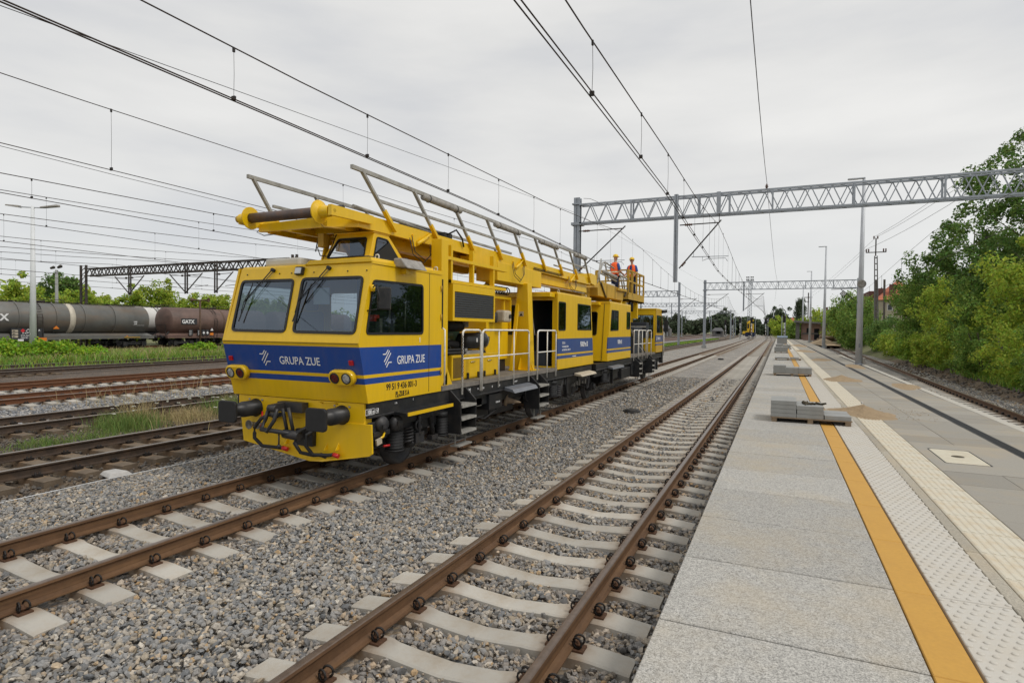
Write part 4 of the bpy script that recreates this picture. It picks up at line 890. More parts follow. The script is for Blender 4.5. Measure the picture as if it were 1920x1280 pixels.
# --- logos and lettering
def logo(P0, U, V, s, par, m='white_print'):
    """four slanted strokes with hooked ends, s = height"""
    P0, U, V = Vector(P0), Vector(U).normalized(), Vector(V).normalized(); N = U.cross(V)
    def st(pts, w_=.062):
        b = MB(); n = []
        for i, (x, y) in enumerate(pts):
            a = Vector(pts[max(i - 1, 0)]); c = Vector(pts[min(i + 1, len(pts) - 1)]); p = Vector((x, y))
            d1 = (p - a).normalized() if i else (c - p).normalized(); d2 = (c - p).normalized() if i < len(pts) - 1 else d1
            nn = (Vector((-d1.y, d1.x)) + Vector((-d2.y, d2.x))); nn = nn / max(.5, nn.length_squared / 2) if nn.length else nn
            n.append((p + nn * w_ / 2, p - nn * w_ / 2))
        for i in range(len(n) - 1):
            q = [n[i][0], n[i][1], n[i + 1][1], n[i + 1][0]]; b.prism([P0 + (U * a_.x + V * a_.y) * s + N * .002 for a_ in q], N * .002)
        b.build('logo_stroke', m, par)
    st([(0, .76), (.27, .76), (.48, 1.0)]); st([(.12, .33), (.62, .95)]); st([(.22, .17), (.74, .82)]); st([(.33, .02), (.54, .29), (.82, .29)])
def liv_text(s_, y, z, size, m, sx=1., x=X1 + .003, bold=0): return text(s_, (x, y, z), Y_, Zv, size, m, tr, sx=sx, bold=bold)
logo(onlow(-7.38, 1.745, .002), Xv, Vl, .25, tr); text('GRUPA ZUE', onlow(-6.99, 1.785, .004), Xv, Vl, .175, 'white_print', tr, sx=.86, bold=.001)
logo((X1 + .001, 7.27, 1.75), Y_, Zv, .27, tr); liv_text('GRUPA ZUE', 7.63, 1.79, .185, 'white_print', .80, bold=.001)
liv_text('99 51 9 436 001-3', 7.36, 1.405, .14, 'black_print', .80, bold=.001); liv_text('PL-ZUE S A', 7.60, 1.285, .115, 'black_print', .66, bold=.002); liv_text('1', 8.24, 2.12, .12, 'white_print', 1, bold=.002)
b = MB(); b.box(X1 + .002, X1 + .005, 7.6, 7.7, 1.272, 1.277); b.build('underline', 'black_print', tr)
# mirror, cab lamp, side door edge
b = MB(); b.tube([(X1, 6.98, 2.93), (X1 + .14, 6.93, 2.97), (X1 + .17, 6.95, 2.80), (X1 + .14, 6.96, 2.62), (X1, 6.9, 2.60)], .012, 6); mi_ = b.build('mirror_arm', 'black_gasket', tr)
b = MB(); b.cbox((X1 + .16, 7.08, 2.78), (.20, .07, .33), R(20)); b.build('mirror_head', 'black_paint', mi_, bevel=.02)
b = MB(); b.lathe((X1 + .03, 6.98, 2.93), (0, 0, 1), [(-.05, .001), (-.05, .035), (.03, .04), (.05, .001)], 10); b.build('side_repeater', 'yellow_paint', tr)
b = MB(); b.hexa([(X1 - .02, 7.56, 3.30), (X1 + .24, 7.56, 3.27), (X1 + .24, 8.13, 3.27), (X1 - .02, 8.13, 3.30), (X1 - .02, 7.55, 3.43), (X1 + .12, 7.55, 3.43), (X1 + .12, 8.13, 3.43), (X1 - .02, 8.13, 3.43)]); la = b.build('work_lamp', 'lamp_grey', tr, bevel=.02)
b = MB(); b.box(X1, X1 + .10, 7.72, 7.8, 3.2, 3.28); b.build('lamp_bracket', 'yellow_paint', la)
b = MB(); b.box(X1 - .03, X1 + .006, 8.97, 9.0, 2.35, 3.22); b.build('door_seal', 'black_gasket', tr)
b = MB(); b.tube([(X1 + .05, 8.99, 1.35), (X1 + .05, 8.99, 2.33), (X1 + .0, 8.99, 2.36)], .016, 6); b.build('grab_rail', 'white_rail_paint', tr)
b = MB(); b.tube([(X1 - .5, 7.1, 3.42), (X1 - .3, 7.3, 3.44), (X1 - .1, 8.4, 3.42)], .01, 5); b.build('roof_cable', 'cable_black', tr)
b = MB(); b.box(X1 - .5, X1 - .38, 8.45, 8.6, 3.36, 3.48); b.cyl((X1 - .45, 8.5, 3.48), (X1 - .45, 8.5, 3.55), .04, 8); b.build('roof_fitting', 'dark_steel', tr)

# --- observation cupola on the cab roof
zc0, zc1 = 3.385, 3.86
A = [(-6.62, 7.62, zc0), (-5.88, 7.62, zc0), (-5.88, 8.62, zc0), (-6.62, 8.62, zc0)]
# front face (towards -Y) leans back slightly; the side face is trapezoid
F0, Fu = Vector((0, 7.50, zc0)), Vector((0, .14, zc1 - zc0)); Fh = Fu.length; Fu.normalize()
co_ = [(-6.84, 0), (-5.91, 0), (-5.91, Fh), (-6.62, Fh)]
cw = rpoly([(-6.74, .08), (-5.97, .09), (-5.99, Fh - .07), (-6.57, Fh - .07)], .05)
MB().panel(F0, Xv, Fu, co_, [cw], .03).build('cupola_wall', 'yellow_paint', tr); window(tr, F0, Xv, Fu, cw, 'cupola_glass', .022)
so_ = [(7.50, zc0), (8.60, zc0), (8.02, zc1), (7.64, zc1)]
sc_ = rpoly([(7.62, zc0 + .07), (8.40, zc0 + .05), (7.99, zc1 - .06), (7.71, zc1 - .05)], .05)
MB().panel((-5.88, 0, 0), Y_, Zv, so_, [sc_], .03).build('cupola_wall', 'yellow_paint', tr); window(tr, (-5.88, 0, 0), Y_, Zv, sc_, 'cupola_glass', .022)
MB().panel((-6.87, 0, 0), (0, -1, .0), Zv, [(-8.60, zc0), (-7.52, zc0), (-7.66, zc1), (-8.02, zc1)], [[(-8.38, zc0 + .06), (-7.64, zc0 + .06), (-7.74, zc1 - .06), (-7.98, zc1 - .06)]], .03).build('cupola_wall', 'yellow_paint', tr)
b = MB(); b.hexa([(-6.88, 8.57, zc0), (-5.88, 8.57, zc0), (-5.88, 8.6, zc0), (-6.88, 8.6, zc0), (-6.6, 8.0, zc1), (-5.9, 8.0, zc1), (-5.9, 8.03, zc1), (-6.6, 8.03, zc1)]); b.build('cupola_back', 'yellow_paint', tr)
b = MB(); b.box(-6.66, -5.87, 7.61, 8.05, zc1, zc1 + .025); b.build('cupola_roof', 'yellow_paint', tr, bevel=.006)
b = MB(); b.box(-6.45, -6.2, 7.75, 8.1, zc0, zc1 - .02); b.build('cupola_seat', 'seat_cloth', tr)

# --- underframe, unit one and two
def solebar(y0, y1):
    for s, x in ((1, X1 - .03), (-1, X0 + .03)):
        b = MB(); b.prism([(x, y0, 1.245), (x, y0, 1.05), (x + .012 * s, y0, 1.04), (x + .012 * s, y0, 1.02), (x - .10 * s, y0, 1.02), (x - .10 * s, y0, 1.245)], (0, y1 - y0, 0)); b.build('solebar', 'black_paint', tr)
solebar(6.98, 18.25); solebar(18.75, 30.6)
b = MB(); b.box(X0 + .1, X1 - .12, 7.1, 18.2, .80, 1.22); b.box(X0 + .1, X1 - .12, 18.8, 30.5, .80, 1.22); b.build('underframe', 'black_paint', tr)
text('100 m', (X1 - .012, 6.93, 1.09), Y_, Zv, .085, 'white_print', tr, sx=.8, bold=.002)
for (a, c, z0, z1) in ((6.90, 7.10, 1.075, 1.165), (7.13, 7.20, 1.085, 1.155)):
    b = MB(); b.panel((X1 - .016, 0, 0), Y_, Zv, [(a, z0), (c, z0), (c, z1), (a, z1)], [[(a + .006, z0 + .006), (c - .006, z0 + .006), (c - .006, z1 - .006), (a + .006, z1 - .006)]], .003); b.build('print_frame', 'white_print', tr)
b = MB(); b.tube([(X1 - .012, 7.145, 1.135), (X1 - .012, 7.165, 1.10), (X1 - .012, 7.19, 1.15)], .006, 4); b.build('check_mark', 'white_print', tr)
for s_, y, z, sz in (('1 PA', 7.62, 1.165, .04), ('T', 8.12, 1.17, .05), ('M', 10.03, 1.12, .12), ('Nie wolno 001', 10.4, 1.14, .055), ('8', 11.05, 1.13, .07), ('zbr', 11.35, 1.13, .08), ('postoj 28', 12.2, 1.16, .045)):
    text(s_, (X1 - .028, y, z), Y_, Zv, sz, 'white_print', tr, sx=.9)
b = MB(); b.hexa([(X1 - .05, 7.60, 1.0), (X1 + .22, 7.60, 1.0), (X1 + .22, 9.02, 1.0), (X1 - .05, 9.02, 1.0), (X1 - .05, 7.60, 1.05), (X1 + .2, 7.60, 1.035), (X1 + .2, 9.02, 1.035), (X1 - .05, 9.02, 1.05)]); st_ = b.build('step_board', 'black_paint', tr)
b = MB(); b.box(X1 + .215, X1 + .23, 7.62, 9.0, .99, 1.045); b.build('step_edge', 'yellow_paint', st_)
def wheelset(y, r_=.42):
    for x in (CX - .75, CX + .75):
        s = 1 if x > CX else -1
        b = MB(); b.lathe((x - .07 * s, y, r_), (s, 0, 0), [(0, .001), (0, r_ + .02), (.03, r_ + .018), (.035, r_), (.135, r_ - .004), (.14, r_ - .05), (.10, r_ - .09), (.09, .16), (.16, .13), (.17, .001)], 30); wh = b.build('wheel', 'dark_steel', tr)
        b = MB(); b.box(x + .12 * s - .1, x + .12 * s + .12, y - .17, y + .17, r_ - .13, r_ + .15); b.cyl((x + .2 * s, y, r_), (x + .32 * s, y, r_), .12, 14); b.build('axle_box', 'black_paint', wh, bevel=.015)
    b = MB(); b.cyl((CX - .7, y, r_), (CX + .7, y, r_), .08, 10); b.build('axle', 'dark_steel', tr)
def bellows(x, y, z0, z1, r_=.14, n=6):
    b = MB(); pr = []; h = (z1 - z0) / n
    for i in range(n): pr += [(h * i, r_ * .86), (h * (i + .5), r_), (h * (i + 1), r_ * .86)]
    b.lathe((x, y, z0), (0, 0, 1), [(0, .001)] + pr + [(z1 - z0, .001)], 20); b.cyl((x, y, z1), (x, y, z1 + .1), r_ * .95, 16); b.cyl((x, y, z0 - .03), (x, y, z0), r_ * 1.05, 16); b.build('spring_bellows', 'rubber', tr)
def coil(x, y, z0, z1, r_=.085, n=5):
    b = MB(); P_ = [(x + r_ * math.cos(2 * math.pi * t), y + r_ * math.sin(2 * math.pi * t), z0 + (z1 - z0) * t / n) for t in np.linspace(0, n, n * 12)]
    b.tube(P_, .022, 6); b.build('coil_spring', 'dark_steel', tr)
def bogie(yc_, rr=(0,)):
    for s in (1, -1):
        x = CX + s * 1.12
        b = MB(); b.box(x - .09, x + .07, yc_ - .95, yc_ + .95, .62, .80); b.box(x - .05, x + .05, yc_ - .3, yc_ + .3, .45, .62); b.build('bogie_frame', 'black_paint', tr, bevel=.02)
        xs = CX + s * 1.22
        bellows(xs, yc_ - .42, .43, .72, .15); bellows(xs, yc_ + 1.0, .45, .75, .13)
        coil(xs - .02, yc_ - .03, .45, .72)
        b = MB(); b.torus((xs + .03 * s, yc_ + .22, .72), (1, 0, 0), .09, .025, 14, 6); b.cyl((xs + .04 * s, yc_ + .22, .55), (xs + .04 * s, yc_ + .22, .9), .035, 8); b.box(xs - .08, xs + .06, yc_ + .1, yc_ + .36, .42, .6); b.build('suspension_link', 'dark_steel', tr, bevel=.01)
        b = MB(); b.cyl((xs, yc_ + .72, .48), (xs, yc_ + .62, 1.0), .045, 10); b.cyl((xs, yc_ + .68, .7), (xs, yc_ + .62, 1.0), .055, 10); b.box(xs - .05, xs + .05, yc_ + .62, yc_ + .82, .40, .48); b.build('damper', 'dark_steel', tr)
        for yy in (yc_ - .88, yc_ - .5):
            if s > 0: b = MB(); b.lathe((xs + .02, yy, .90 if yy < yc_ - .6 else .86), (.95, -.3, 0), [(0, .001), (0, .12), (.1, .125), (.15, .10), (.17, .001)], 20); b.box(xs + .15, xs + .19, yy - .09, yy - .01, .84, .90); b.build('brake_cylinder', 'dark_steel', tr)
    wheelset(yc_ + .32)
bogie(8.2); wheelset(9.0 + 5.75); wheelset(19.55); wheelset(28.9)
for yy in (14.85, 19.95, 28.6):
    for s in (1, -1):
        xs = CX + s * 1.22; bellows(xs, yy + .05, .58, .88, .16); coil(xs, yy + .5, .5, .8, .1, 6)
        b = MB(); b.box(xs - .1, xs + .06, yy - .3, yy + .9, .84, .98); b.cyl((xs, yy - .25, .95), (xs, yy + .9, .95), .05, 10); b.torus((xs + .05 * s, yy + .15, .97), (1, 0, 0), .13, .03, 14, 6); b.box(xs - .05, xs + .05, yy + 1.2, yy + 1.34, .42, 1.0)
        b.build('bogie_frame', 'black_paint', tr, bevel=.015)
        b = MB(); b.cyl((xs + .02, yy + .75, .5), (xs + .02, yy + .75, .95), .05, 8); b.build('damper', 'dark_steel', tr)
b = MB(); b.tube([(X1 - .08, 7.4, .78), (X1 - .02, 7.35, .76), (X1 + .02, 7.27, .72), (X1 + .02, 7.2, .70)], .018, 6); b.build('yellow_lever', 'yellow_paint', tr)
b = MB(); b.cbox((X1 + .02, 7.16, .66), (.03, .12, .09), 0, .2); b.build('brake_tag', 'gas_can', tr); b = MB(); b.cyl((X1 - .02, 7.33, .56), (X1 + .02, 7.43, .56), .018, 6); b.build('red_tag', 'red_paint', tr)
b = MB(); b.box(X1 - .22, X1 - .05, 7.02, 7.2, .70, .95); b.box(X1 - .2, X1 - .02, 7.1, 7.5, .72, .8); b.build('brake_gear', 'black_paint', tr, bevel=.01)
def ladder(y0, y1, zs, zt_=1.23, zb_=.45):
    x = X1 + .06; b = MB(); b.box(x - .24, x - .20, y0, y1 + .03, zb_, zt_); ld = b.build('step_ladder', 'black_paint', tr)
    for y in (y0, y1): b = MB(); b.prism([(x - .2, y, zt_), (x - .06, y, zt_), (x + .16, y, 1.02), (x + .16, y, zb_), (x - .2, y, zb_)], (0, .03, 0)); b.build('side_plate', 'black_paint', ld)
    for z in zs: b = MB(); b.box(x - .15, x + .18, y0 + .03, y1, z, z + .045); b.build('tread', 'grey_rail_paint', ld)
    b = MB(); b.box(x - .02, x, y0 + .1, y0 + .115, .2, zb_); b.box(x - .02, x, y1 - .1, y1 - .085, .2, zb_); b.box(x - .08, x + .1, y0 + .05, y1 - .02, .2, .225); b.build('swing_step', 'grey_rail_paint', ld)
ladder(9.28, 9.86, (.92, .69, .45)); ladder(13.1, 13.72, (.97, .73, .5)); ladder(24.2, 24.75, (.97, .75, .55)); ladder(26.9, 27.4, (.97, .75, .55))
b = MB(); b.lathe((X1 - .25, 9.92, .86), (0, 1, 0), [(0, .001), (.03, .1), (.06, .16), (.5, .16), (.53, .1), (.56, .001)], 18); b.build('air_reservoir', 'dark_steel', tr)
b = MB(); b.box(X1 - .5, X1 - .06, 11.0, 11.62, .66, .98); bx_ = b.build('battery_box', 'black_paint', tr, bevel=.01); text('EUROAIR', (X1 - .055, 11.3, .78), Y_, Zv, .05, 'white_print', tr)
b = MB(); b.box(X1 - .4, X1 - .12, 10.5, 10.78, .78, .95); b.build('outlet_box', 'engine_grey', tr, bevel=.01); b = MB(); b.box(X1 - .15, X1 - .05, 10.15, 10.28, .6, .98); b.build('hanger_bracket', 'black_paint', tr)
b = MB(); b.lathe((X1 - .38, 12.0, .78), (.25, 1, 0), [(0, .001), (0, .15), (.28, .15), (.28, .001)], 20); b.build('exhaust_silencer', 'spool_steel', tr)
b = MB(); b.lathe((X1 - .18, 12.02, .76), (.9, .3, -.12), [(0, .001), (0, .13), (.06, .13), (.062, .07), (.16, .06), (.36, .012), (.37, .001)], 18); b.build('exhaust_cone', 'pallet_wood', tr)
b = MB(); b.lathe((X1 - .45, 12.3, .80), (0, 1, 0), [(0, .001), (.05, .22), (.8, .22), (.85, .001)], 22); b.build('fuel_tank', 'black_paint', tr)
b = MB(); b.lathe((X1 - .2, 13.78, .76), (.6, .8, 0), [(0, .001), (0, .19), (.3, .19), (.35, .12), (.37, .001)], 22); b.build('drum_tank', 'dark_steel', tr)
b = MB(); b.hexa([(X1 + .0, 11.6, 1.02), (X1 + .26, 11.6, .97), (X1 + .26, 12.95, .97), (X1 + .0, 12.95, 1.02), (X1 + .0, 11.6, 1.10), (X1 + .2, 11.6, 1.05), (X1 + .2, 12.95, 1.05), (X1 + .0, 12.95, 1.10)]); b.build('folded_step', 'filter_lid', tr, bevel=.01)
b = MB(); b.hexa([(X1, 16.4, 1.02), (X1 + .25, 16.4, 1.0), (X1 + .25, 17.9, 1.0), (X1, 17.9, 1.02), (X1, 16.4, 1.1), (X1 + .2, 16.4, 1.06), (X1 + .2, 17.9, 1.06), (X1, 17.9, 1.1)]); b.build('folded_step', 'gas_can', tr, bevel=.01)
for i, y in enumerate((16.6, 16.85, 17.1, 17.4, 17.7)): b = MB(); b.box(X1 - .16, X1 - .06, y, y + .09, .68 + .03 * (i % 2), .78 + .04 * (i % 3)); b.build('connector', 'engine_grey', tr, bevel=.01)
for i in range(6):
    y = 18.05 + .09 * i; b = MB(); b.tube([(X1 - .2 - .08 * i, y, 1.05), (X1 - .2 - .08 * i, y + .05, .75), (X1 - .2 - .1 * i, y + .2, .48 + .02 * i), (X1 - .22 - .08 * i, y + .5, .5), (X1 - .25 - .05 * i, 18.75, 1.0)], .022, 6); b.build('hanging_hose', 'rubber', tr)
b = MB(); b.box(X1 - .55, X1 - .04, 24.75, 26.1, .5, 1.0); b.build('tool_locker', 'engine_grey', tr, bevel=.02)
b = MB(); b.lathe((X1 - .2, 24.8, 1.02), (0, 1, 0), [(0, .001), (0, .13), (1.3, .13), (1.3, .001)], 14); b.build('rolled_awning', 'filter_lid', tr)
b = MB(); b.box(X1 - .3, X1 - .02, 20.9, 21.6, .6, .95); b.box(X1 - .3, X1 - .02, 22.2, 23.6, .5, .9); b.box(X1 - .25, X1, 23.8, 24.1, .55, 1.0); b.build('underframe_boxes', 'black_paint', tr, bevel=.02)
b = MB(); b.hexa([(X1, 20.1, 1.03), (X1 + .2, 20.1, 1.0), (X1 + .2, 21.7, 1.0), (X1, 21.7, 1.03), (X1, 20.1, 1.1), (X1 + .18, 20.1, 1.06), (X1 + .18, 21.7, 1.06), (X1, 21.7, 1.1)]); b.build('folded_step', 'filter_lid', tr)

for k, (y0, y1) in enumerate(((7.3, 9.2), (9.9, 13.0), (15.3, 18.1), (18.9, 19.2), (20.6, 23.9), (24.2, 28.0))):
    b = MB(); b.box(CX - .95, CX + .95, y0, y1, .42, .82); b.build('dark_filler_box', 'black_paint', tr, bevel=.03)  # central black masses added to make the space under the train darker
for y0, z0 in ((10.35, .5), (12.95, .55), (15.9, .45), (21.8, .5), (26.3, .5)):
    b = MB(); b.tube([(X1 - .1, y0, 1.0), (X1 - .08, y0 + .05, z0 + .1), (X1 - .1, y0 + .5, z0), (X1 - .12, y0 + 1.1, z0 + .12), (X1 - .12, y0 + 1.2, 1.0)], .018, 6); b.tube([(X1 - .2, y0 + .1, 1.0), (X1 - .18, y0 + .15, z0 + .05), (X1 - .2, y0 + .9, z0 + .03), (X1 - .2, y0 + 1.0, 1.0)], .013, 5); b.build('air_pipe', 'rubber', tr)
# --- deck of unit one
b = MB(); b.box(X0, X1, yr + .02, 14.95, 1.245, 1.325); b.build('deck', 'deck_grey', tr); b = MB(); b.box(X0 + .02, X1 - .02, 23.55, 28.8, 1.245, 1.325); b.build('deck', 'deck_grey', tr)
def railing(y0, y1, posts, x=X1 + .012, mid=True, zt_=2.33):
    r_ = .10; P_ = [(x, y0, 1.12), (x, y0, zt_ - r_)] + [(x, y0 + r_ - r_ * math.cos(a), zt_ - r_ + r_ * math.sin(a)) for a in (R(30), R(60), R(90))] + [(x, y1 - r_ + r_ * math.cos(a), zt_ - r_ + r_ * math.sin(a)) for a in (R(90), R(60), R(30))] + [(x, y1, zt_ - r_), (x, y1, 1.12)]
    b = MB(); b.tube(P_, .021, 8); ra = b.build('handrail', 'white_rail_paint', tr)
    if mid: b = MB(); b.cyl((x, y0, 1.79), (x, y1, 1.79), .015, 8); b.build('mid_rail', 'white_rail_paint', ra)
    for y in posts: b = MB(); b.cyl((x, y, 1.12), (x, y, zt_), .016, 8); b.build('rail_post', 'white_rail_paint', ra)
railing(9.70, 10.45, ()); railing(10.51, 12.93, (11.28, 12.06)); railing(13.48, 14.80, (14.15,)); railing(24.05, 24.9, (), zt_=2.37); railing(24.98, 26.5, (25.7,), zt_=2.37); railing(26.8, 27.65, (), zt_=2.37)
b = MB(); b.torus((X1 + .03, 9.66, 1.95), (1, .3, 0), .001, .012, 3, 4)
for i in range(14): b.torus((X1 + .03, 9.66 + .01 * (i % 2), 2.2 - .055 * i), ((1, 0, 0) if i % 2 else (0, 1, 0)), .022, .006, 8, 4)
b.build('chain', 'dark_steel', tr)
# corner column behind the cab
b = MB(); b.box(X1 - .28, X1 - .06, 9.05, 9.28, 1.325, 3.95); b.build('deck_column', 'yellow_paint', tr, bevel=.008)
b = MB(); b.prism([(X1 - .06, 9.1, 1.325), (X1 + .04 - .1, 9.32, 1.325), (X1 - .06, 9.28, 1.6)], (-.02, 0, 0)); b.prism([(X1 - .1, 9.28, 1.325), (X1 - .1, 9.52, 1.325), (X1 - .1, 9.28, 1.75)], (-.02, 0, 0)); b.prism([(X1 - .24, 9.28, 1.325), (X1 - .24, 9.52, 1.325), (X1 - .24, 9.28, 1.75)], (-.02, 0, 0)); b.build('gusset', 'yellow_paint', tr)
# engine chest
b = MB(); b.box(-7.3, -5.78, 9.95, 12.05, 1.33, 1.83); ch = b.build('engine_chest', 'yellow_paint', tr, bevel=.01)
b = MB(); b.box(-5.782, -5.774, 10.0, 10.34, 1.38, 1.78); b.build('mesh_panel', 'mesh_brown', ch)
for i in range(12):
    b = MB(); y = 10.005 + i * .03; b.box(-5.774, -5.768, y, y + .006, 1.38, 1.78); b.build('mesh_bar', 'worn_yellow', ch)
for y0, y1 in ((10.42, 11.12), (11.16, 11.92)):
    b = MB(); b.box(-5.782, -5.765, y0, y1, 1.36, 1.76); dr = b.build('chest_door', 'yellow_paint', tr, bevel=.004)
    yc2 = (y0 + y1) / 2; b = MB(); b.tube([(-5.765, yc2 - .09, 1.67), (-5.74, yc2 - .09, 1.68), (-5.74, yc2 + .09, 1.68), (-5.765, yc2 + .09, 1.67)], .008, 5); b.build('door_handle', 'chrome', dr)
    for y in (y0 + .12, y1 - .12): b = MB(); b.box(-5.765, -5.72, y - .02, y + .02, 1.34, 1.46); b.build('hinge', 'dark_steel', dr, bevel=.01)
# engine, air filter, ducts
b = MB(); b.box(-7.2, -6.3, 9.6, 11.2, 1.85, 2.4); b.cyl((-6.4, 9.7, 2.2), (-6.4, 10.9, 2.2), .12, 10); b.build('engine_block', 'engine_green', tr, bevel=.03)
b = MB(); r2 = np.random.default_rng(11)
for i in range(26):
    x, y, z = r2.uniform(-7.1, -6.0), r2.uniform(9.5, 11.2), r2.uniform(1.95, 2.6); b.tube([(x, y, z), (x + r2.uniform(-.2, .2), y + r2.uniform(-.3, .3), z + r2.uniform(-.1, .2)), (x + r2.uniform(-.2, .2), y + r2.uniform(-.4, .4), z + r2.uniform(-.2, .1))], r2.uniform(.012, .03), 6)
for i in range(10):
    x, y, z = r2.uniform(-7, -6.0), r2.uniform(9.5, 11.1), r2.uniform(2.0, 2.5); b.cbox((x, y, z), (r2.uniform(.05, .2),) * 3)
b.build('engine_pipework', 'engine_grey', tr)
b = MB(); b.lathe((-5.95, 10.62, 2.10), (.0, 1, 0), [(0, .001), (.01, .12), (.05, .17), (.72, .175), (.74, .185), (.80, .19), (.86, .185)], 26); af = b.build('air_filter', 'filter_black', tr)
b = MB(); b.lathe((-5.95, 11.47, 2.10), (.0, 1, 0), [(0, .19), (.05, .19), (.07, .17), (.08, .12), (.075, .07), (.09, .001)], 26); b.build('filter_lid', 'filter_lid', af)
b = MB(); b.cyl((-5.95, 11.5, 1.93), (-5.88, 11.62, 1.80), .05, 10, .02); b.build('dust_valve', 'rubber', af); b = MB(); b.box(-5.775, -5.77, 10.95, 11.0, 2.08, 2.16); b.build('filter_label', 'white_print', af)
b = MB(); b.box(-6.1, -5.8, 10.5, 11.2, 1.83, 1.9); b.box(-6.05, -5.85, 10.6, 10.7, 1.85, 1.95); b.build('filter_cradle', 'grey_rail_paint', af)
b = MB(); b.tube([(-6.0, 10.5, 2.02), (-6.05, 10.25, 2.05), (-6.1, 10.08, 1.98), (-6.1, 10.0, 1.84)], .085, 12); b.build('air_duct', 'rubber', tr)
b = MB(); b.lathe((-6.15, 10.3, 2.42), (0, 1, 0), [(0, .001), (.03, .12), (.6, .13), (.63, .001)], 16); b.build('heat_shield', 'rubber', tr, )
b = MB(); b.tube([(-6.2, 9.7, 1.86), (-5.85, 9.9, 1.87), (-5.82, 10.5, 1.87), (-5.9, 10.95, 1.88), (-6.2, 10.9, 1.88)], .035, 8); b.tube([(-6.2, 9.75, 1.93), (-5.88, 9.95, 1.93), (-5.86, 10.5, 1.93), (-5.95, 10.85, 1.93)], .03, 8); b.build('coiled_hose', 'rubber', tr)
# louvred cabinet high up
b = MB(); b.panel((X1 - .1, 0, 0), Y_, Zv, [(9.52, 2.50), (11.30, 2.50), (11.30, 3.19), (9.52, 3.19)], [[(9.59, 2.56), (11.25, 2.56), (11.25, 3.05), (9.59, 3.05)]], .05); b.box(-7.6, X1 - .15, 9.52, 9.54, 2.5, 3.19); b.box(-7.6, X1 - .15, 11.28, 11.3, 2.5, 3.19); b.box(-7.6, X1 - .15, 9.54, 11.28, 2.5, 2.52); b.box(-7.6, X1 - .12, 9.54, 11.28, 3.17, 3.19); b.box(X1 - .3, X1 - .28, 9.55, 11.27, 2.52, 3.17)
lc = b.build('louvre_cabinet', 'yellow_paint', tr)
for i in range(11):
    z = 2.575 + i * .0435; b = MB(); b.hexa([(X1 - .14, 9.59, z), (X1 - .112, 9.59, z - .008), (X1 - .112, 11.25, z - .008), (X1 - .14, 11.25, z), (X1 - .14, 9.59, z + .034), (X1 - .112, 9.59, z + .026), (X1 - .112, 11.25, z + .026), (X1 - .14, 11.25, z + .034)]); b.build('louvre_slat', 'louvre', lc)
for y in (9.5, 10.35, 11.27): b = MB(); b.box(X1 - .22, X1 - .13, y, y + .06, 3.19, 3.9); b.build('cabinet_post', 'yellow_paint', tr)
b = MB(); b.box(X1 - .24, X1 - .12, 9.5, 11.9, 3.2, 3.26); b.box(X1 - .24, X1 - .12, 9.3, 12.0, 3.62, 3.68); b.build('cabinet_rail', 'yellow_paint', tr)
b = MB()
for x in (-6.6, ): b.bar((x, 12.2, 2.6), (x, 13.3, 3.6), .12, .16)
b.build('deck_brace', 'yellow_paint', tr)
# hydraulic tank, columns, winch
b = MB(); b.box(-7.7, -6.15, 12.15, 13.35, 1.62, 2.52); tk = b.build('hydraulic_tank', 'yellow_paint', tr, bevel=.015)
b = MB(); b.box(-7.6, -6.2, 12.2, 13.3, 1.33, 1.62); b.build('tank_plinth', 'black_paint', tk); b = MB(); b.box(-6.35, -6.14, 12.2, 12.3, 2.08, 2.18); b.build('gauge', 'black_paint', tk)
b = MB(); b.box(-7.7, -6.1, 13.37, 13.42, 2.3, 3.1); b.box(-6.3, -6.1, 12.3, 13.4, 3.08, 3.14); b.box(-6.24, -6.16, 13.1, 13.18, 2.52, 3.1); b.build('screen_frame', 'yellow_paint', tr)
b = MB(); b.cbox((-6.0, 12.75, 2.66), (.25, .42, .28)); wn = b.build('fuel_can', 'gas_can', tr, bevel=.05); b = MB(); b.cyl((-5.86, 12.82, 2.66), (-5.84, 12.82, 2.66), .05, 12); b.build('can_cap', 'black_paint', wn)
b = MB(); b.cyl((-6.3, 12.3, 2.62), (-6.0, 12.4, 2.62), .12, 14); b.build('cable_reel', 'dark_steel', tr)
b = MB(); b.prism([(-6.15, 13.55, 1.33), (-5.62, 13.55, 1.33), (-5.72, 13.55, 3.5), (-6.0, 13.55, 3.5)], (0, .28, 0)); b.prism([(-6.05, 13.2, 1.33), (-5.95, 13.2, 1.33), (-5.95, 13.55, 3.0), (-6.05, 13.55, 3.0)], (0, .06, 0)); cl_ = b.build('slewing_column', 'yellow_paint', tr, bevel=.012)
b = MB(); b.box(-6.2, -5.55, 13.45, 13.95, 1.327, 1.35); b.prism([(-5.72, 13.6, 1.35), (-5.56, 13.6, 1.35), (-5.7, 13.6, 1.7)], (0, .02, 0)); b.prism([(-5.9, 13.55, 1.35), (-5.9, 13.40, 1.35), (-5.9, 13.55, 1.65)], (.02, 0, 0)); b.build('column_foot', 'yellow_paint', cl_)
b = MB(); b.box(-5.95, -5.82, 13.54, 13.545, 2.68, 2.80); b.build('warning_sticker', 'gas_can', cl_); b = MB(); b.prism([(-5.93, 13.538, 2.69), (-5.84, 13.538, 2.69), (-5.885, 13.538, 2.77)], (0, .003, 0)); b.build('sticker_print', 'black_print', cl_)
b = MB()
for i in range(9): b.torus((-6.1, 12.0 + .14 * i, 3.28), (0, 1, .3), .09, .014, 12, 5)
b.build('coiled_cable', 'cable_black', tr)

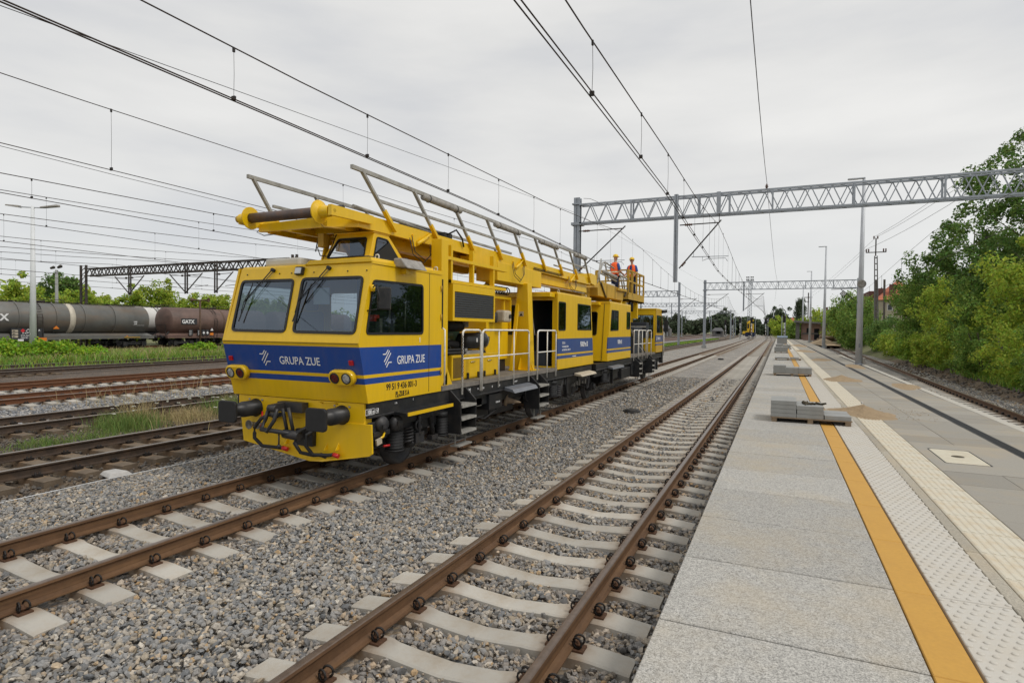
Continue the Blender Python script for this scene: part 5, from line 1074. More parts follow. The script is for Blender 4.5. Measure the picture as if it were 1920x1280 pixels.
# --- body blocks
def body(y0b, y0t, y1b, y1t, liv, wins, name='crew_body', door=False, zt_=3.33):
    out_ = [(y0b, 1.28), (y1b, 1.28), (y1b + (y1t - y1b) * .43, 2.15), (y1t, zt_), (y0t, zt_), (y0b + (y0t - y0b) * .43, 2.15)]
    MB().panel((X1, 0, 0), Y_, Zv, out_, wins, .04).build('body_side', liv, tr)
    for w_ in wins: window(tr, (X1, 0, 0), Y_, Zv, w_, 'dark_glass', .03)
    MB().panel((X0, 0, 0), (0, -1, 0), Zv, [(-y1b, 1.28), (-y0b, 1.28), (-(y0b + (y0t - y0b) * .43), 2.15), (-y0t, zt_), (-y1t, zt_), (-(y1b + (y1t - y1b) * .43), 2.15)], [], .04).build('body_side', liv, tr)
    b = MB(); b.hexa([(X0, y0t - .02, zt_ - .02), (X1, y0t - .02, zt_ - .02), (X1, y1t + .02, zt_ - .02), (X0, y1t + .02, zt_ - .02), (X0, y0t - .02, zt_ + .05), (X1 - .01, y0t - .02, zt_ + .04), (X1 - .01, y1t + .03, zt_ + .04), (X0, y1t + .03, zt_ + .05)]); b.build('body_roof', 'yellow_paint', tr)
    b = MB(); b.box(X0 + .05, X1 - .05, y0b + .1, y1b - .1, 1.27, 1.32); b.build('body_floor', 'deck_grey', tr)
    b = MB(); b.hexa([(X0 + .04, y1b - .04, 1.28), (X1 - .04, y1b - .04, 1.28), (X1 - .04, y1b, 1.28), (X0 + .04, y1b, 1.28), (X0 + .04, y1t - .04, zt_), (X1 - .04, y1t - .04, zt_), (X1 - .04, y1t, zt_), (X0 + .04, y1t, zt_)]); b.build('body_end', 'yellow_paint', tr)
    b = MB(); b.torus((X1 - .06, y1t - .4, zt_ + .07), (0, 1, 0), .03, .01, 10, 5); b.torus((X1 - .06, y0t + .2, zt_ + .07), (0, 1, 0), .03, .01, 10, 5); b.build('lifting_eye', 'tank_white', tr)
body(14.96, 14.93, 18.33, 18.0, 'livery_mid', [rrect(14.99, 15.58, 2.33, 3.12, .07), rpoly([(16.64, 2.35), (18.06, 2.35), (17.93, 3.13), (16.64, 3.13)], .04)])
# near end wall of that body with an open doorway and an open door leaf
MB().panel((0, 14.96, 0), Xv, Zv, [(X0 + .04, 1.28), (X1 - .045, 1.28), (X1 - .045, 3.33), (X0 + .04, 3.33)], [[(-6.42, 1.36), (-5.58, 1.36), (-5.58, 3.15), (-6.42, 3.15)], [(a, c) for a, c in rrect(-7.05, -6.6, 2.2, 3.02, .08)]], .04).build('end_wall', 'yellow_paint', tr)
window(tr, (0, 14.96, 0), Xv, Zv, rrect(-7.05, -6.6, 2.2, 3.02, .08), 'dark_glass', .025)
b = MB(); b.box(-6.4, -6.35, 15.0, 17.9, 1.35, 3.2); b.box(-6.3, -5.6, 17.6, 17.7, 1.4, 3.2); b.build('inner_partition', 'interior_dark', tr)
b = MB(); b.box(-5.95, -5.6, 16.0, 16.06, 1.5, 3.0); b.build('hanging_board', 'yellow_paint', tr); b = MB(); b.tube([(-5.85, 15.9, 2.95), (-5.8, 15.88, 2.7), (-5.85, 15.9, 2.4)], .05, 6); b.box(-5.95, -5.7, 15.7, 15.9, 1.95, 2.05); b.box(-5.95, -5.72, 15.75, 15.9, 2.28, 2.34); b.build('hanging_clothes', 'interior_dark', tr)
b = MB(); b.box(-6.25, -5.85, 15.2, 15.6, 1.33, 1.75); b.build('blue_crate', 'interior_blue', tr)
b = MB(); b.bar((-6.28, 15.2, 2.8), (-6.2, 15.25, 2.2), .02); b.build('broom_stick', 'white_print', tr)
b = MB(); b.box(-7.4, -5.5, 14.55, 14.96, 3.22, 3.33); b.build('door_canopy', 'yellow_paint', tr, bevel=.01)
def mtext(s_, y, z, sz, sx=.75, bold=.003): text(s_, (X1 + .003, y, z), Y_, Zv, sz, 'white_print', tr, sx=sx, bold=bold)
mtext('PS-00.M nr 33', 16.95, 1.86, .21, .62, .006); mtext('ZUE S.A.', 15.32, 1.965, .085, .8, .001); mtext('ul. Czapinskiego, Krakow', 15.32, 1.87, .07, .75, .001); mtext('tel. 12 266 39 39 fax. 12 269 37 19', 15.32, 1.775, .07, .72, .001); mtext('www.grupazue.pl', 16.2, 1.585, .055, .9, .001)
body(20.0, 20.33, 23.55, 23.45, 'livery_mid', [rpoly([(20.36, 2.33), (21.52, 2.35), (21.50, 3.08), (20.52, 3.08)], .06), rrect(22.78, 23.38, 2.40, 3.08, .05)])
mtext('PS-00.M nr 33', 21.45, 1.86, .20, .55, .006)
Vf = Vector((0, .33, 2.05)); Hf = Vf.length; Vf.normalize()
MB().panel((0, 20.0, 1.28), Xv, Vf, [(X0 + .04, 0), (X1 - .04, 0), (X1 - .04, Hf), (X0 + .04, Hf)], [rrect(-6.3, -5.85, .9, 1.75, .08)], .04).build('end_wall', 'yellow_paint', tr)
window(tr, (0, 20.0, 1.28), Xv, Vf, rrect(-6.3, -5.85, .9, 1.75, .08), 'dark_glass', .025)
b = MB(); b.bar((-5.62, 19.99, 1.3), (-5.62, 20.32, 3.3), .012, .012); b.build('door_edge', 'black_gasket', tr)
b = MB(); b.box(-7.2, -5.75, 20.0, 20.35, 3.24, 3.33); b.build('door_canopy', 'yellow_paint', tr)
# rear cab
MB().panel((0, 28.85, 0), Xv, Zv, [(X0 + .04, 1.3), (X1 - .04, 1.3), (X1 - .04, 3.38), (X0 + .04, 3.38)], [rrect(-6.55, -5.55, 2.0, 3.12, .04)], .04).build('end_wall', 'yellow_paint', tr)
window(tr, (0, 28.85, 0), Xv, Zv, rrect(-6.55, -5.55, 2.0, 3.12, .04), 'side_glass', .03)
rso = [(28.85, 1.3), (30.62, 1.3), (30.75, 2.2), (30.27, 3.36), (28.85, 3.38)]; rswd = [(29.0, 2.25), (30.55, 2.25), (30.25, 3.1), (29.0, 3.12)]
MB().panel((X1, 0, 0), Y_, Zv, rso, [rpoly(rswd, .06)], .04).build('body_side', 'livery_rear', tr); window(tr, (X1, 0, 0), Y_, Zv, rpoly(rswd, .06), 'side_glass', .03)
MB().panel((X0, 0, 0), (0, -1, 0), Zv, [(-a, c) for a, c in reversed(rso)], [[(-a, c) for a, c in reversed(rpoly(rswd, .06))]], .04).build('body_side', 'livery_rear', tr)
b = MB(); b.box(X0, X1, 28.83, 30.35, 3.38, 3.44); b.build('body_roof', 'yellow_paint', tr); b = MB(); b.box(X0 + .05, X1 - .05, 28.9, 30.6, 1.28, 1.34); b.box(X0 + .05, X1 - .05, 30.5, 30.6, 1.3, 2.1); b.build('body_end', 'yellow_paint', tr)
Vr = Vector((0, -.48, 1.16)); Hr = Vr.length; Vr.normalize(); ww_ = rrect(-8.0, -5.56, .1, Hr - .15, .08)
MB().panel((0, 30.75, 2.2), (-1, 0, 0), Vr, [(-X1 + .04, 0), (-X0 - .04, 0), (-X0 - .04, Hr), (-X1 + .04, Hr)], [[(-a, c) for a, c in reversed(ww_)]], .04).build('windscreen_wall', 'yellow_paint', tr)
pane((0, 30.75, 2.2), (-1, 0, 0), Vr, [(-a, c) for a, c in reversed(ww_)], 'windscreen', tr, 'windscreen')
logo((X1 + .002, 28.98, 1.86), Y_, Zv, .22, tr); mtext('GRUPA ZUE', 29.3, 1.92, .17, .75)
b = MB(); b.tube([(X1, 30.3, 3.1), (X1 + .2, 30.5, 3.15), (X1 + .22, 30.5, 2.9)], .015); b.box(X1 + .1, X1 + .3, 30.4, 30.5, 2.3, 2.9); b.cyl((X1, 30.3, 3.32), (X1 + .2, 30.5, 3.35), .08); b.build('mirror_head', 'black_paint', tr)
b = MB(); b.box(X0, X1, 30.55, 30.8, .8, 1.3); b.build('headstock', 'black_paint', tr)
buffer(-5.905, 31.4, 1, tr); buffer(-7.655, 31.4, 1, tr)
b = MB(); b.box(X1 - .3, X1 - .1, 31.3, 31.42, .68, 1.96); b.build('end_plate', 'black_paint', tr, bevel=.02)
b = MB(); b.cyl((X1 + .02, 30.9, 1.1), (X1 + .02, 30.9, 2.3), .02, 6); b.cyl((X1 + .02, 30.7, 2.3), (X1 + .02, 30.9, 2.3), .02, 6); b.build('handrail', 'white_rail_paint', tr)
b = MB(); b.box(-7.2, -6.0, 24.1, 24.6, 1.33, 2.5); b.build('brown_cabinet', 'brown_door', tr, bevel=.01); b = MB(); b.box(-5.95, -5.6, 23.7, 24.3, 1.33, 2.3); b.build('brown_locker_door', 'brown_door', tr)
b = MB(); b.box(-7.4, -5.9, 26.3, 28.3, 1.33, 2.5); b.box(-7.4, -5.7, 28.0, 28.6, 2.0, 2.75); b.build('generator', 'interior_dark', tr, bevel=.03); b = MB(); b.box(-7.3, -5.72, 27.96, 28.0, 2.5, 2.58); b.build('generator_trim', 'grey_rail_paint', tr)
b = MB(); r2 = np.random.default_rng(5)
for i in range(22):
    x, y, z = r2.uniform(-6.6, -5.6), r2.uniform(23.9, 28), r2.uniform(1.4, 2.3); b.tube([(x, y, z), (x + r2.uniform(-.3, .3), y + r2.uniform(-.3, .3), z + r2.uniform(-.3, .5)), (x + r2.uniform(-.3, .3), y + r2.uniform(-.4, .4), z + .2)], .025, 5)
b.build('hydraulic_lines', 'engine_grey', tr)
b = MB(); b.box(-6.1, -5.9, 23.8, 24.0, 1.33, 3.7); b.box(-7.5, -6.0, 24.9, 25.2, 1.33, 3.6); b.box(-6.2, -6.05, 25.3, 25.45, 3.0, 3.65); b.box(-6.15, -5.9, 26.8, 27.0, 2.9, 3.7); b.build('lift_column', 'yellow_paint', tr)
b = MB()
for x, y in ((-6.0, 26.2), (-6.3, 26.6), (-6.05, 27.3), (-6.5, 25.8), (-5.95, 25.6)): b.cyl((x, y, 3.2), (x, y, 3.75), .06, 8)
b.build('lift_cylinder', 'black_paint', tr)

# ------------------------------------------------------------------ roof working deck (part of the train)
XB, XL = -5.85, -7.72
b = MB()
b.box(XB - .05, XB, 7.23, 19.3, 3.885, 4.10); b.box(XL, XL + .05, 7.23, 19.3, 3.885, 4.10)
b.prism([(XL, 7.23, 3.90), (XL, 7.23, 4.10), (-7.56, 6.92, 3.98), (-7.56, 6.92, 3.85)], (.05, 0, 0))
b.hexa([(-7.56, 6.90, 3.85), (-6.17, 6.90, 3.85), (-6.17, 6.95, 3.85), (-7.56, 6.95, 3.85), (-7.56, 6.90, 3.97), (-6.17, 6.90, 4.01), (-6.17, 6.95, 4.01), (-7.56, 6.95, 3.97)])
b.hexa([(-6.17, 6.90, 3.85), (XB, 7.23, 3.88), (XB - .05, 7.26, 3.88), (-6.17, 6.95, 3.85), (-6.17, 6.90, 4.01), (XB, 7.23, 4.10), (XB - .05, 7.26, 4.10), (-6.17, 6.95, 4.01)])
for y in np.arange(7.8, 19.2, 1.2): b.box(XL + .05, XB - .05, y, y + .07, 3.93, 4.03)
b.box(XL + .4, XL + .48, 7.0, 19.3, 3.9, 4.0); b.box(XB - .5, XB - .42, 7.0, 19.3, 3.9, 4.0)
pl_ = b.build('roof_deck', 'yellow_paint', tr)
b = MB(); b.box(XL + .05, XB - .05, 7.25, 19.25, 4.035, 4.06); b.build('deck_boards', 'deck_grey', tr)
for x in (-7.3, -6.35): b = MB(); b.box(x - .1, x + .1, 8.5, 13.2, 3.74, 3.92); b.build('deck_beam', 'yellow_paint', tr)
b = MB(); b.prism([(-7.0, 9.2, 3.35), (-7.0, 9.4, 3.30), (-7.0, 8.6, 3.88), (-7.0, 7.9, 3.9)], (.45, 0, 0)); b.build('deck_beam', 'yellow_paint', tr)
b = MB(); b.box(XB - .3, XB + .01, 10.9, 12.04, 3.74, 3.885); b.build('deck_beam', 'yellow_paint', tr)
b = MB(); b.box(-6.38, XB + .02, 12.05, 14.75, 3.46, 3.885); b.build('slewing_box', 'yellow_paint', tr, bevel=.01)
b = MB(); b.box(-6.4, XB - .1, 14.75, 19.2, 3.62, 3.88); b.build('deck_beam', 'yellow_paint', tr)
for z in (3.56, 3.63, 3.7):
    b = MB(); b.cyl((XB - .12, 14.7, z), (XB - .12, 19.0, z + .02), .02, 6); b.build('deck_pipe', 'grey_rail_paint', tr)
b = MB(); b.cyl((XB + .02, 14.2, 3.93), (XB + .02, 16.3, 3.93), .012, 5); b.cyl((XB + .03, 14.2, 3.96), (XB + .03, 16.5, 3.96), .012, 5); b.build('hydraulic_lines', 'mesh_brown', tr)
# side rails, folded forward at 45 degrees
def fold_rail(x, posts, tip, end, s=1):
    b = MB(); b.bar((x, tip, 4.74), (x, end, 4.74), .045, .06); fr = b.build('folding_rail', 'grey_rail_paint', tr)
    b = MB(); b.bar((x, posts[0][0] + .42, 4.365), (x, end - .1, 4.38), .04, .045); b.build('mid_rail', 'grey_rail_paint', fr)
    for yt_, yb_ in posts:
        b = MB(); b.bar((x, yt_, 4.74), (x, yt_ + (yb_ - yt_) * .72, 4.74 - .77 * .72), .055, .04); b.build('rail_post', 'grey_rail_paint', fr)
        b = MB(); b.bar((x + .01, yt_ + (yb_ - yt_) * .66, 4.74 - .77 * .66), (x + .01, yb_ + .03, 3.95), .07, .05); b.build('post_bracket', 'yellow_paint', fr)
posts = [(7.25, 8.09), (8.65, 9.47), (10.05, 10.86), (11.45, 12.22), (12.86, 13.6), (14.2, 15.0), (15.6, 16.4), (17.02, 17.8), (18.45, 19.15)]
fold_rail(XB + .03, posts, 7.02, 18.75)
fold_rail(XL - .03, [(6.95, 7.55), (8.35, 9.0), (9.8, 10.5), (11.3, 12.0), (12.8, 13.5), (14.3, 15.0), (15.8, 16.5)], 6.85, 17.0)
for ya, yb_ in ((8.93, 10.32), (11.86, 13.25), (14.56, 15.97), (17.5, 18.7)):
    b = MB(); b.lathe((XB + .03, ya, 4.69), (0, 1, 0), [(0, .001), (.01, .05), (.03, .06), (yb_ - ya - .03, .06), (yb_ - ya - .01, .05), (yb_ - ya, .001)], 12); tl = b.build('tube_lamp', 'lamp_grey', tr)
    for y in (ya + .2, yb_ - .2): b = MB(); b.torus((XB + .03, y, 4.69), (0, 1, 0), .064, .008, 12, 4); b.build('lamp_strap', 'dark_steel', tl)
for y0 in (8.85, 13.1, 17.2):
    b = MB(); b.cyl((XB + .04, y0 - .1, 3.82), (XB + .04, y0 + .2, 3.97), .035, 8); b.cyl((XB + .04, y0 + .15, 3.95), (XB + .04, y0 + .36, 4.07), .018, 8); b.box(XB, XB + .03, y0 - .2, y0 - .1, 3.78, 3.98); b.build('rail_cylinder', 'yellow_paint', tr)
    b = MB(); P_ = [(XB + .06, y0 - .35, 3.9), (XB + .1, y0 - .3, 3.62), (XB + .12, y0, 3.5), (XB + .1, y0 + .25, 3.66), (XB + .06, y0 + .3, 3.88)]; b.tube(P_, .008, 5); b.tube([(p_[0], p_[1] + .06, p_[2] + .05) for p_ in P_], .008, 5); b.build('loose_cable', 'cable_black', tr)
# wire guide roller at the front
b = MB(); b.cyl((-7.42, 6.62, 4.01), (-6.06, 6.62, 4.01), .075, 20); sp = b.build('guide_roller', 'spool_steel', tr)
for x, s in ((-7.42, -1), (-6.06, 1)):
    b = MB(); b.lathe((x, 6.62, 4.01), (s, 0, 0), [(-.012, .07), (-.012, .17), (.006, .17), (.012, .15), (.045, .09), (.13, .085), (.20, .08), (.20, .001)], 24, True); b.build('roller_flange', 'yellow_paint', sp)
    b = MB(); b.cyl((x + s * .2, 6.62, 4.01), (x + s * .27, 6.62, 4.01), .055, 14); b.cyl((x + s * .27, 6.62, 4.01), (x + s * .28, 6.62, 4.01), .03, 10); b.build('bearing', 'worn_yellow', sp)
b = MB(); b.hexa([(-5.84, 6.55, 3.94), (-5.78, 6.55, 3.94), (-5.78, 7.5, 3.96), (-5.84, 7.5, 3.96), (-5.84, 6.55, 4.09), (-5.78, 6.55, 4.09), (-5.78, 7.5, 4.09), (-5.84, 7.5, 4.09)]); b.build('roller_arm', 'yellow_paint', tr); b = MB(); b.hexa([(-7.66, 6.6, 3.93), (-7.6, 6.6, 3.93), (-7.6, 7.4, 3.93), (-7.66, 7.4, 3.93), (-7.66, 6.6, 4.05), (-7.6, 6.6, 4.05), (-7.6, 7.4, 4.08), (-7.66, 7.4, 4.08)]); b.build('roller_arm', 'yellow_paint', tr)
b = MB(); b.tube([(-6.25, 6.88, 4.06), (-6.25, 6.86, 3.9), (-6.2, 6.86, 3.84), (-6.0, 7.1, 3.84)], .018, 6); b.box(-6.3, -6.2, 6.85, 6.9, 4.05, 4.12); b.build('pipe_fitting', 'worn_yellow', tr)
b = MB(); b.tube([(-7.5, 6.95, 3.96), (-7.6, 6.9, 3.85), (-7.5, 6.95, 3.8), (-7.35, 7.05, 3.83)], .008, 5); b.tube([(-6.9, 7.6, 3.85), (-6.95, 7.55, 3.66), (-6.85, 7.5, 3.52), (-6.7, 7.5, 3.5), (-6.6, 7.5, 3.66), (-6.6, 7.6, 3.86)], .009, 5); b.tube([(-6.98, 7.6, 3.86), (-7.02, 7.58, 3.6)], .01, 5); b.build('loose_cable', 'cable_black', tr)
b = MB(); b.box(-6.9, -6.78, 7.5, 7.62, 3.66, 3.88); b.build('cable_bracket', 'worn_yellow', tr)
b = MB(); b.box(-7.2, -6.9, 7.6, 9.6, 4.07, 4.16); b.tube([(-6.9, 7.6, 4.28), (-6.5, 7.65, 4.3)], .05, 8); b.cyl((-6.7, 7.62, 4.06), (-6.7, 7.62, 4.3), .03); b.build('deck_fitting', 'dark_steel', tr)
b = MB(); b.tube([(-6.1, 7.4, 4.25), (-6.05, 8.6, 4.2), (-6.0, 9.6, 4.14)], .03, 8); b.build('deck_pipe', 'grey_rail_paint', tr)
b = MB(); b.box(-6.5, -6.1, 8.9, 10.3, 4.17, 4.24); b.box(-6.4, -6.0, 10.0, 10.3, 4.07, 4.24); b.tube([(-6.0, 10.1, 4.2), (-5.85, 10.2, 4.3), (-5.8, 10.35, 4.15), (-5.82, 10.45, 4.0)], .02, 6); b.build('folded_pantograph', 'dark_steel', tr)

# rear work platform and lift cage
wy = 'worn_yellow'
b = MB(); b.prism([(XB, 19.4, 4.28), (XB, 20.0, 4.26), (XB, 20.1, 4.0), (XB, 19.9, 3.9), (XB, 19.3, 3.95)], (-.5, 0, 0)); b.build('deck_joint', 'yellow_paint', tr)
b = MB(); b.prism([(XB, 20.2, 3.86), (XB, 20.5, 4.12), (XB, 23.9, 4.03), (XB, 23.9, 3.57), (XB, 20.25, 3.57)], (-1.75, 0, 0)); b.box(-7.3, XB - .3, 19.3, 20.3, 3.45, 3.85); b.build('rear_platform', wy, tr, bevel=.01)
for y in (21.4, 22.6): b = MB(); b.box(XB, XB + .012, y, y + .025, 3.58, 4.03); b.build('panel_seam', 'mesh_brown', tr)
b = MB(); b.bar((XB + .02, 22.8, 3.98), (XB + .02, 24.3, 4.0), .1); b.build('platform_beam', wy, tr)
def prail(pts_list, name, m, r_=.03):
    for pp in pts_list: b = MB(); b.tube(pp, r_, 6); b.build(name, m, tr)
prail([[(XB, 20.1, 4.0), (XB, 20.8, 4.78), (XB, 21.1, 4.85), (XB, 22.4, 4.74)], [(XB, 20.3, 4.40), (XB, 22.8, 4.28)], [(XB, 20.3, 4.40), (XB, 20.5, 4.0)], [(XB, 21.1, 4.85), (XB, 21.6, 4.2)], [(XB, 20.6, 4.9), (XB, 20.2, 4.1)], [(XB, 23.2, 4.58), (XB, 24.6, 4.50)], [(XB, 23.8, 4.6), (XB, 24.4, 3.8)], [(XB, 23.4, 4.6), (XB, 23.9, 4.0)], [(-7.5, 20.2, 4.7), (-7.5, 23.9, 4.7)], [(-7.5, 21, 4.7), (-7.5, 21.3, 4.0)], [(-7.5, 23, 4.7), (-7.5, 23.2, 4.0)]], 'platform_rail', 'grey_rail_paint')
b = MB(); b.lathe((XB + .02, 20.9, 4.47), (0, 1, -.03), [(0, .001), (0, .07), (1.8, .07), (1.8, .001)], 12); b.build('tube_lamp', 'lamp_grey', tr)
b = MB(); b.bar((XB + .03, 20.5, 4.05), (XB + .03, 21.2, 3.55), .05); b.bar((XB + .03, 24.0, 3.75), (XB + .03, 24.5, 4.1), .06); b.build('platform_strut', 'mesh_brown', tr)
cy0, cy1, cz0, cz1 = 24.85, 28.05, 3.62, 4.92
b = MB(); b.box(-7.3, XB, cy0, cy1, cz0, cz0 + .06); b.box(XB - .05, XB, cy0, cy1, cz0, cz0 + .36); b.box(-7.3, XB - .05, cy0, cy0 + .05, cz0, cz0 + .34); b.box(-7.3, XB - .05, cy1 - .05, cy1, cz0, cz0 + .34); cg = b.build('lift_cage', wy, tr)
for x, y in ((XB - .03, cy0 + .03), (XB - .03, cy0 + .75), (XB - .03, cy0 + 1.7), (XB - .03, cy0 + 2.3), (XB - .03, cy1 - .03), (-6.3, cy0 + .03), (-7.27, cy0 + .03), (-7.27, cy1 - .03), (-6.5, cy1 - .03), (-7.27, 26.4)):
    b = MB(); b.bar((x, y, cz0 + .3), (x, y, cz1), .10 if y < cy0 + .9 else .07); b.build('cage_post', wy, cg)
for z in (cz1, cz0 + .85):
    b = MB(); b.bar((XB - .03, cy0, z), (XB - .03, cy1, z - (.0 if z > 4.8 else .05)), .06); b.bar((-7.27, cy0, z), (-7.27, cy1, z), .06); b.bar((-7.27, cy0 + .03, z), (XB - .03, cy0 + .03, z), .06); b.bar((-7.27, cy1 - .03, z), (XB - .03, cy1 - .03, z), .06); b.build('cage_rail', wy, cg)
b = MB(); b.box(-6.6, -6.2, 25.2, 25.8, 3.68, 4.1); b.box(-6.3, -6.0, 26.9, 27.2, 3.68, 4.0); b.build('tool_box', 'dark_steel', tr)
b = MB(); b.box(-6.9, -6.2, 23.4, 24.6, 3.9, 4.25); b.build('white_bucket', 'tank_white', tr, bevel=.05)

# ------------------------------------------------------------------ people
def skin_body(name, pts, edges, rad, m, parent, root=0, lv=1):
    me = bpy.data.meshes.new(name); off = ROOT[parent.name]; me.from_pydata([tuple(Vector(p) - off) for p in pts], edges, []); me.materials.append(M[m])
    o = link(name, me, parent); sk = o.modifiers.new('skin', 'SKIN'); sk.use_smooth_shade = True
    lay = me.skin_vertices[0].data
    for i, r_ in enumerate(rad): lay[i].radius = (r_, r_) if not isinstance(r_, tuple) else r_
    lay[root].use_root = True; sb = o.modifiers.new('sub', 'SUBSURF'); sb.levels = lv; sb.render_levels = lv; return o
def worker(x, y, z, rot, label, arms, headturn=0.):
    rt = empty('person', (x, y, z), label, 'person', 'two workers on the raised platforms')
    def P_(a, c, h): return (x + a * math.cos(rot) - c * math.sin(rot), y + a * math.sin(rot) + c * math.cos(rot), z + h)     # a: to his left-right, c: forward
    (le, lh), (re_, rh) = arms
    pts = [P_(0, 0, .95), P_(0, -.01, 1.15), P_(0, 0, 1.38), P_(0, .01, 1.52), P_(0, .03, 1.60), P_(0, .035, 1.70), P_(0, .02, 1.76),
           P_(-.17, 0, 1.42), P_(*le), P_(*lh), P_(.17, 0, 1.42), P_(*re_), P_(*rh), P_(-.10, 0, .90), P_(-.11, .02, .50), P_(-.12, -.02, .09), P_(-.13, .12, .04), P_(.10, 0, .90), P_(.11, .02, .50), P_(.12, -.02, .09), P_(.13, .12, .04)]
    ed = [(0, 1), (1, 2), (2, 3), (3, 4), (4, 5), (5, 6), (2, 7), (7, 8), (8, 9), (2, 10), (10, 11), (11, 12), (0, 13), (13, 14), (14, 15), (15, 16), (0, 17), (17, 18), (18, 19), (19, 20)]
    rad = [.13, .14, .15, .055, .06, .085, .06, .06, .042, .032, .06, .042, .032, .085, .06, .045, .04, .085, .06, .045, .04]
    skin_body('body', pts, ed, rad, 'skin', rt)
    tp = [P_(0, 0, .98), P_(-.10, 0, .90), P_(-.11, .02, .50), P_(-.12, -.02, .11), P_(.10, 0, .90), P_(.11, .02, .50), P_(.12, -.02, .11)]
    skin_body('trousers', tp, [(0, 1), (1, 2), (2, 3), (0, 4), (4, 5), (5, 6)], [.15, .11, .08, .07, .11, .08, .07], 'navy_trouser', rt)
    mid_l = Vector(P_(-.17, 0, 1.42)).lerp(Vector(P_(*le)), .95); mid_r = Vector(P_(.17, 0, 1.42)).lerp(Vector(P_(*re_)), .95)
    skin_body('shirt', [P_(0, 0, 1.0), P_(0, 0, 1.2), P_(0, 0, 1.38), P_(0, .01, 1.47), P_(-.18, 0, 1.42), tuple(mid_l), P_(.18, 0, 1.42), tuple(mid_r)], [(0, 1), (1, 2), (2, 3), (2, 4), (4, 5), (2, 6), (6, 7)], [(.15, .12), (.155, .12), (.16, .12), .07, .075, .06, .075, .06], 'blue_shirt', rt)
    # vest as an open shell over the shirt
    b = MB(); n = 20; lv_ = [(.93, .205, .15), (1.1, .205, .155), (1.28, .215, .16), (1.42, .20, .145), (1.50, .12, .10)]; b.smooth = True
    for h, rx, ry in lv_:
        for i in range(n): a = 2 * math.pi * i / n; b.v.append(P_(rx * math.cos(a), ry * math.sin(a), h))
    for j in range(len(lv_) - 1):
        for i in range(n):
            k = (i + 1) % n; am = 2 * math.pi * (i + .5) / n; front = abs(am - math.pi / 2) < .42 - .02 * j and j > 0; arm_ = (abs(math.cos(am)) > .93 and j == 2)
            b.mi = 1 if j == 0 and False else 0
            if not front and not arm_: b.face((j * n + i, j * n + k, (j + 1) * n + k, (j + 1) * n + i))
    v_ = b.build('safety_vest', 'orange_vest', rt); so2 = v_.modifiers.new('solid', 'SOLIDIFY'); so2.thickness = .012
    b = MB(); b.smooth = True
    for h in (1.08, 1.13):
        for i in range(n): a = 2 * math.pi * i / n; b.v.append(P_(.213 * math.cos(a), .163 * math.sin(a), h))
    for i in range(n): k = (i + 1) % n; b.face((i, k, n + k, n + i))
    b.build('reflective_stripe', 'vest_stripe', v_)
    # head details: helmet, nose, ears, eyes, hair
    hd = Vector(P_(0, .03, 1.70)); b = MB(); c, s = math.cos(rot + headturn), math.sin(rot + headturn); fw = Vector((-s, c, 0)); rt_ = Vector((c, s, 0))
    b.smooth = True; n = 16; prof = [(.005, .118), (.03, .117), (.07, .105), (.10, .08), (.12, .04), (.125, .001)]
    b.lathe(hd + Vector((0, 0, .035)), (0, 0, 1), prof, n); b.smooth = False
    brim = [hd + Vector((0, 0, .038)) + (rt_ * math.cos(a) * .125 + fw * (math.sin(a) * (.125 + (.05 if math.sin(a) > .3 else 0)))) for a in [2 * math.pi * i / 20 for i in range(20)]]; b.prism(brim, (0, 0, .012)); b.build('hard_hat', 'helmet_yellow', rt)
    b = MB(); b.prism([hd + fw * .085 + rt_ * .012 + Vector((0, 0, -.02)), hd + fw * .085 - rt_ * .012 + Vector((0, 0, -.02)), hd + fw * .115 + Vector((0, 0, -.025))], (0, 0, .05)); b.cbox(hd + rt_ * .092 + Vector((0, 0, -.01)), (.02, .035, .06), rot); b.cbox(hd - rt_ * .092 + Vector((0, 0, -.01)), (.02, .035, .06), rot); b.build('nose_and_ears', 'skin', rt)
    b = MB()
    for q in (-.032, .032): b.cbox(hd + fw * .084 + rt_ * q + Vector((0, 0, .018)), (.022, .008, .010), rot)
    b.cbox(hd + fw * .082 + Vector((0, 0, -.045)), (.045, .008, .008), rot); b.build('eyes_and_mouth', 'hair_dark', rt)
    # hands: palm and five fingers each
    for i, (el, ha) in enumerate(arms):
        E_ = Vector(P_(*el)); H_ = Vector(P_(*ha)); d = (H_ - E_).normalized(); sd = d.cross(Vector((0, 0, 1))).normalized(); b = MB(); b.bar(H_, H_ + d * .09, .075, .03)
        for q in range(4):
            o_ = sd * (.028 - .0187 * q); L_ = (.06, .07, .066, .05)[q]; b.tube([H_ + d * .085 + o_, H_ + d * (.085 + L_ * .55) + o_ - Vector((0, 0, .01)), H_ + d * (.085 + L_) + o_ - Vector((0, 0, .035))], .0085, 5)
        b.tube([H_ + d * .02 + sd * .03, H_ + d * .055 + sd * .058 - Vector((0, 0, .01)), H_ + d * .09 + sd * .05 - Vector((0, 0, .03))], .010, 5); b.build('hand', 'skin', rt)
    b = MB()
    for a in (-.125, .125): b.cbox(P_(a, .04, .05), (.10, .27, .10), rot)
    b.build('boots', 'boot_black', rt, bevel=.02)
worker(-6.25, 24.1, 3.66, R(-35), 'worker in orange vest and yellow helmet standing left, at the rail of the fixed platform', (((-.27, .02, 1.14), (-.18, .24, 1.05)), ((.27, .03, 1.14), (.16, .26, 1.06))))
worker(-6.2, 27.0, 3.86, R(165), 'worker in orange vest and yellow helmet standing right, inside the lift cage', (((-.27, .02, 1.14), (-.28, .25, 1.02)), ((.26, .03, 1.14), (.24, .26, 1.02))))
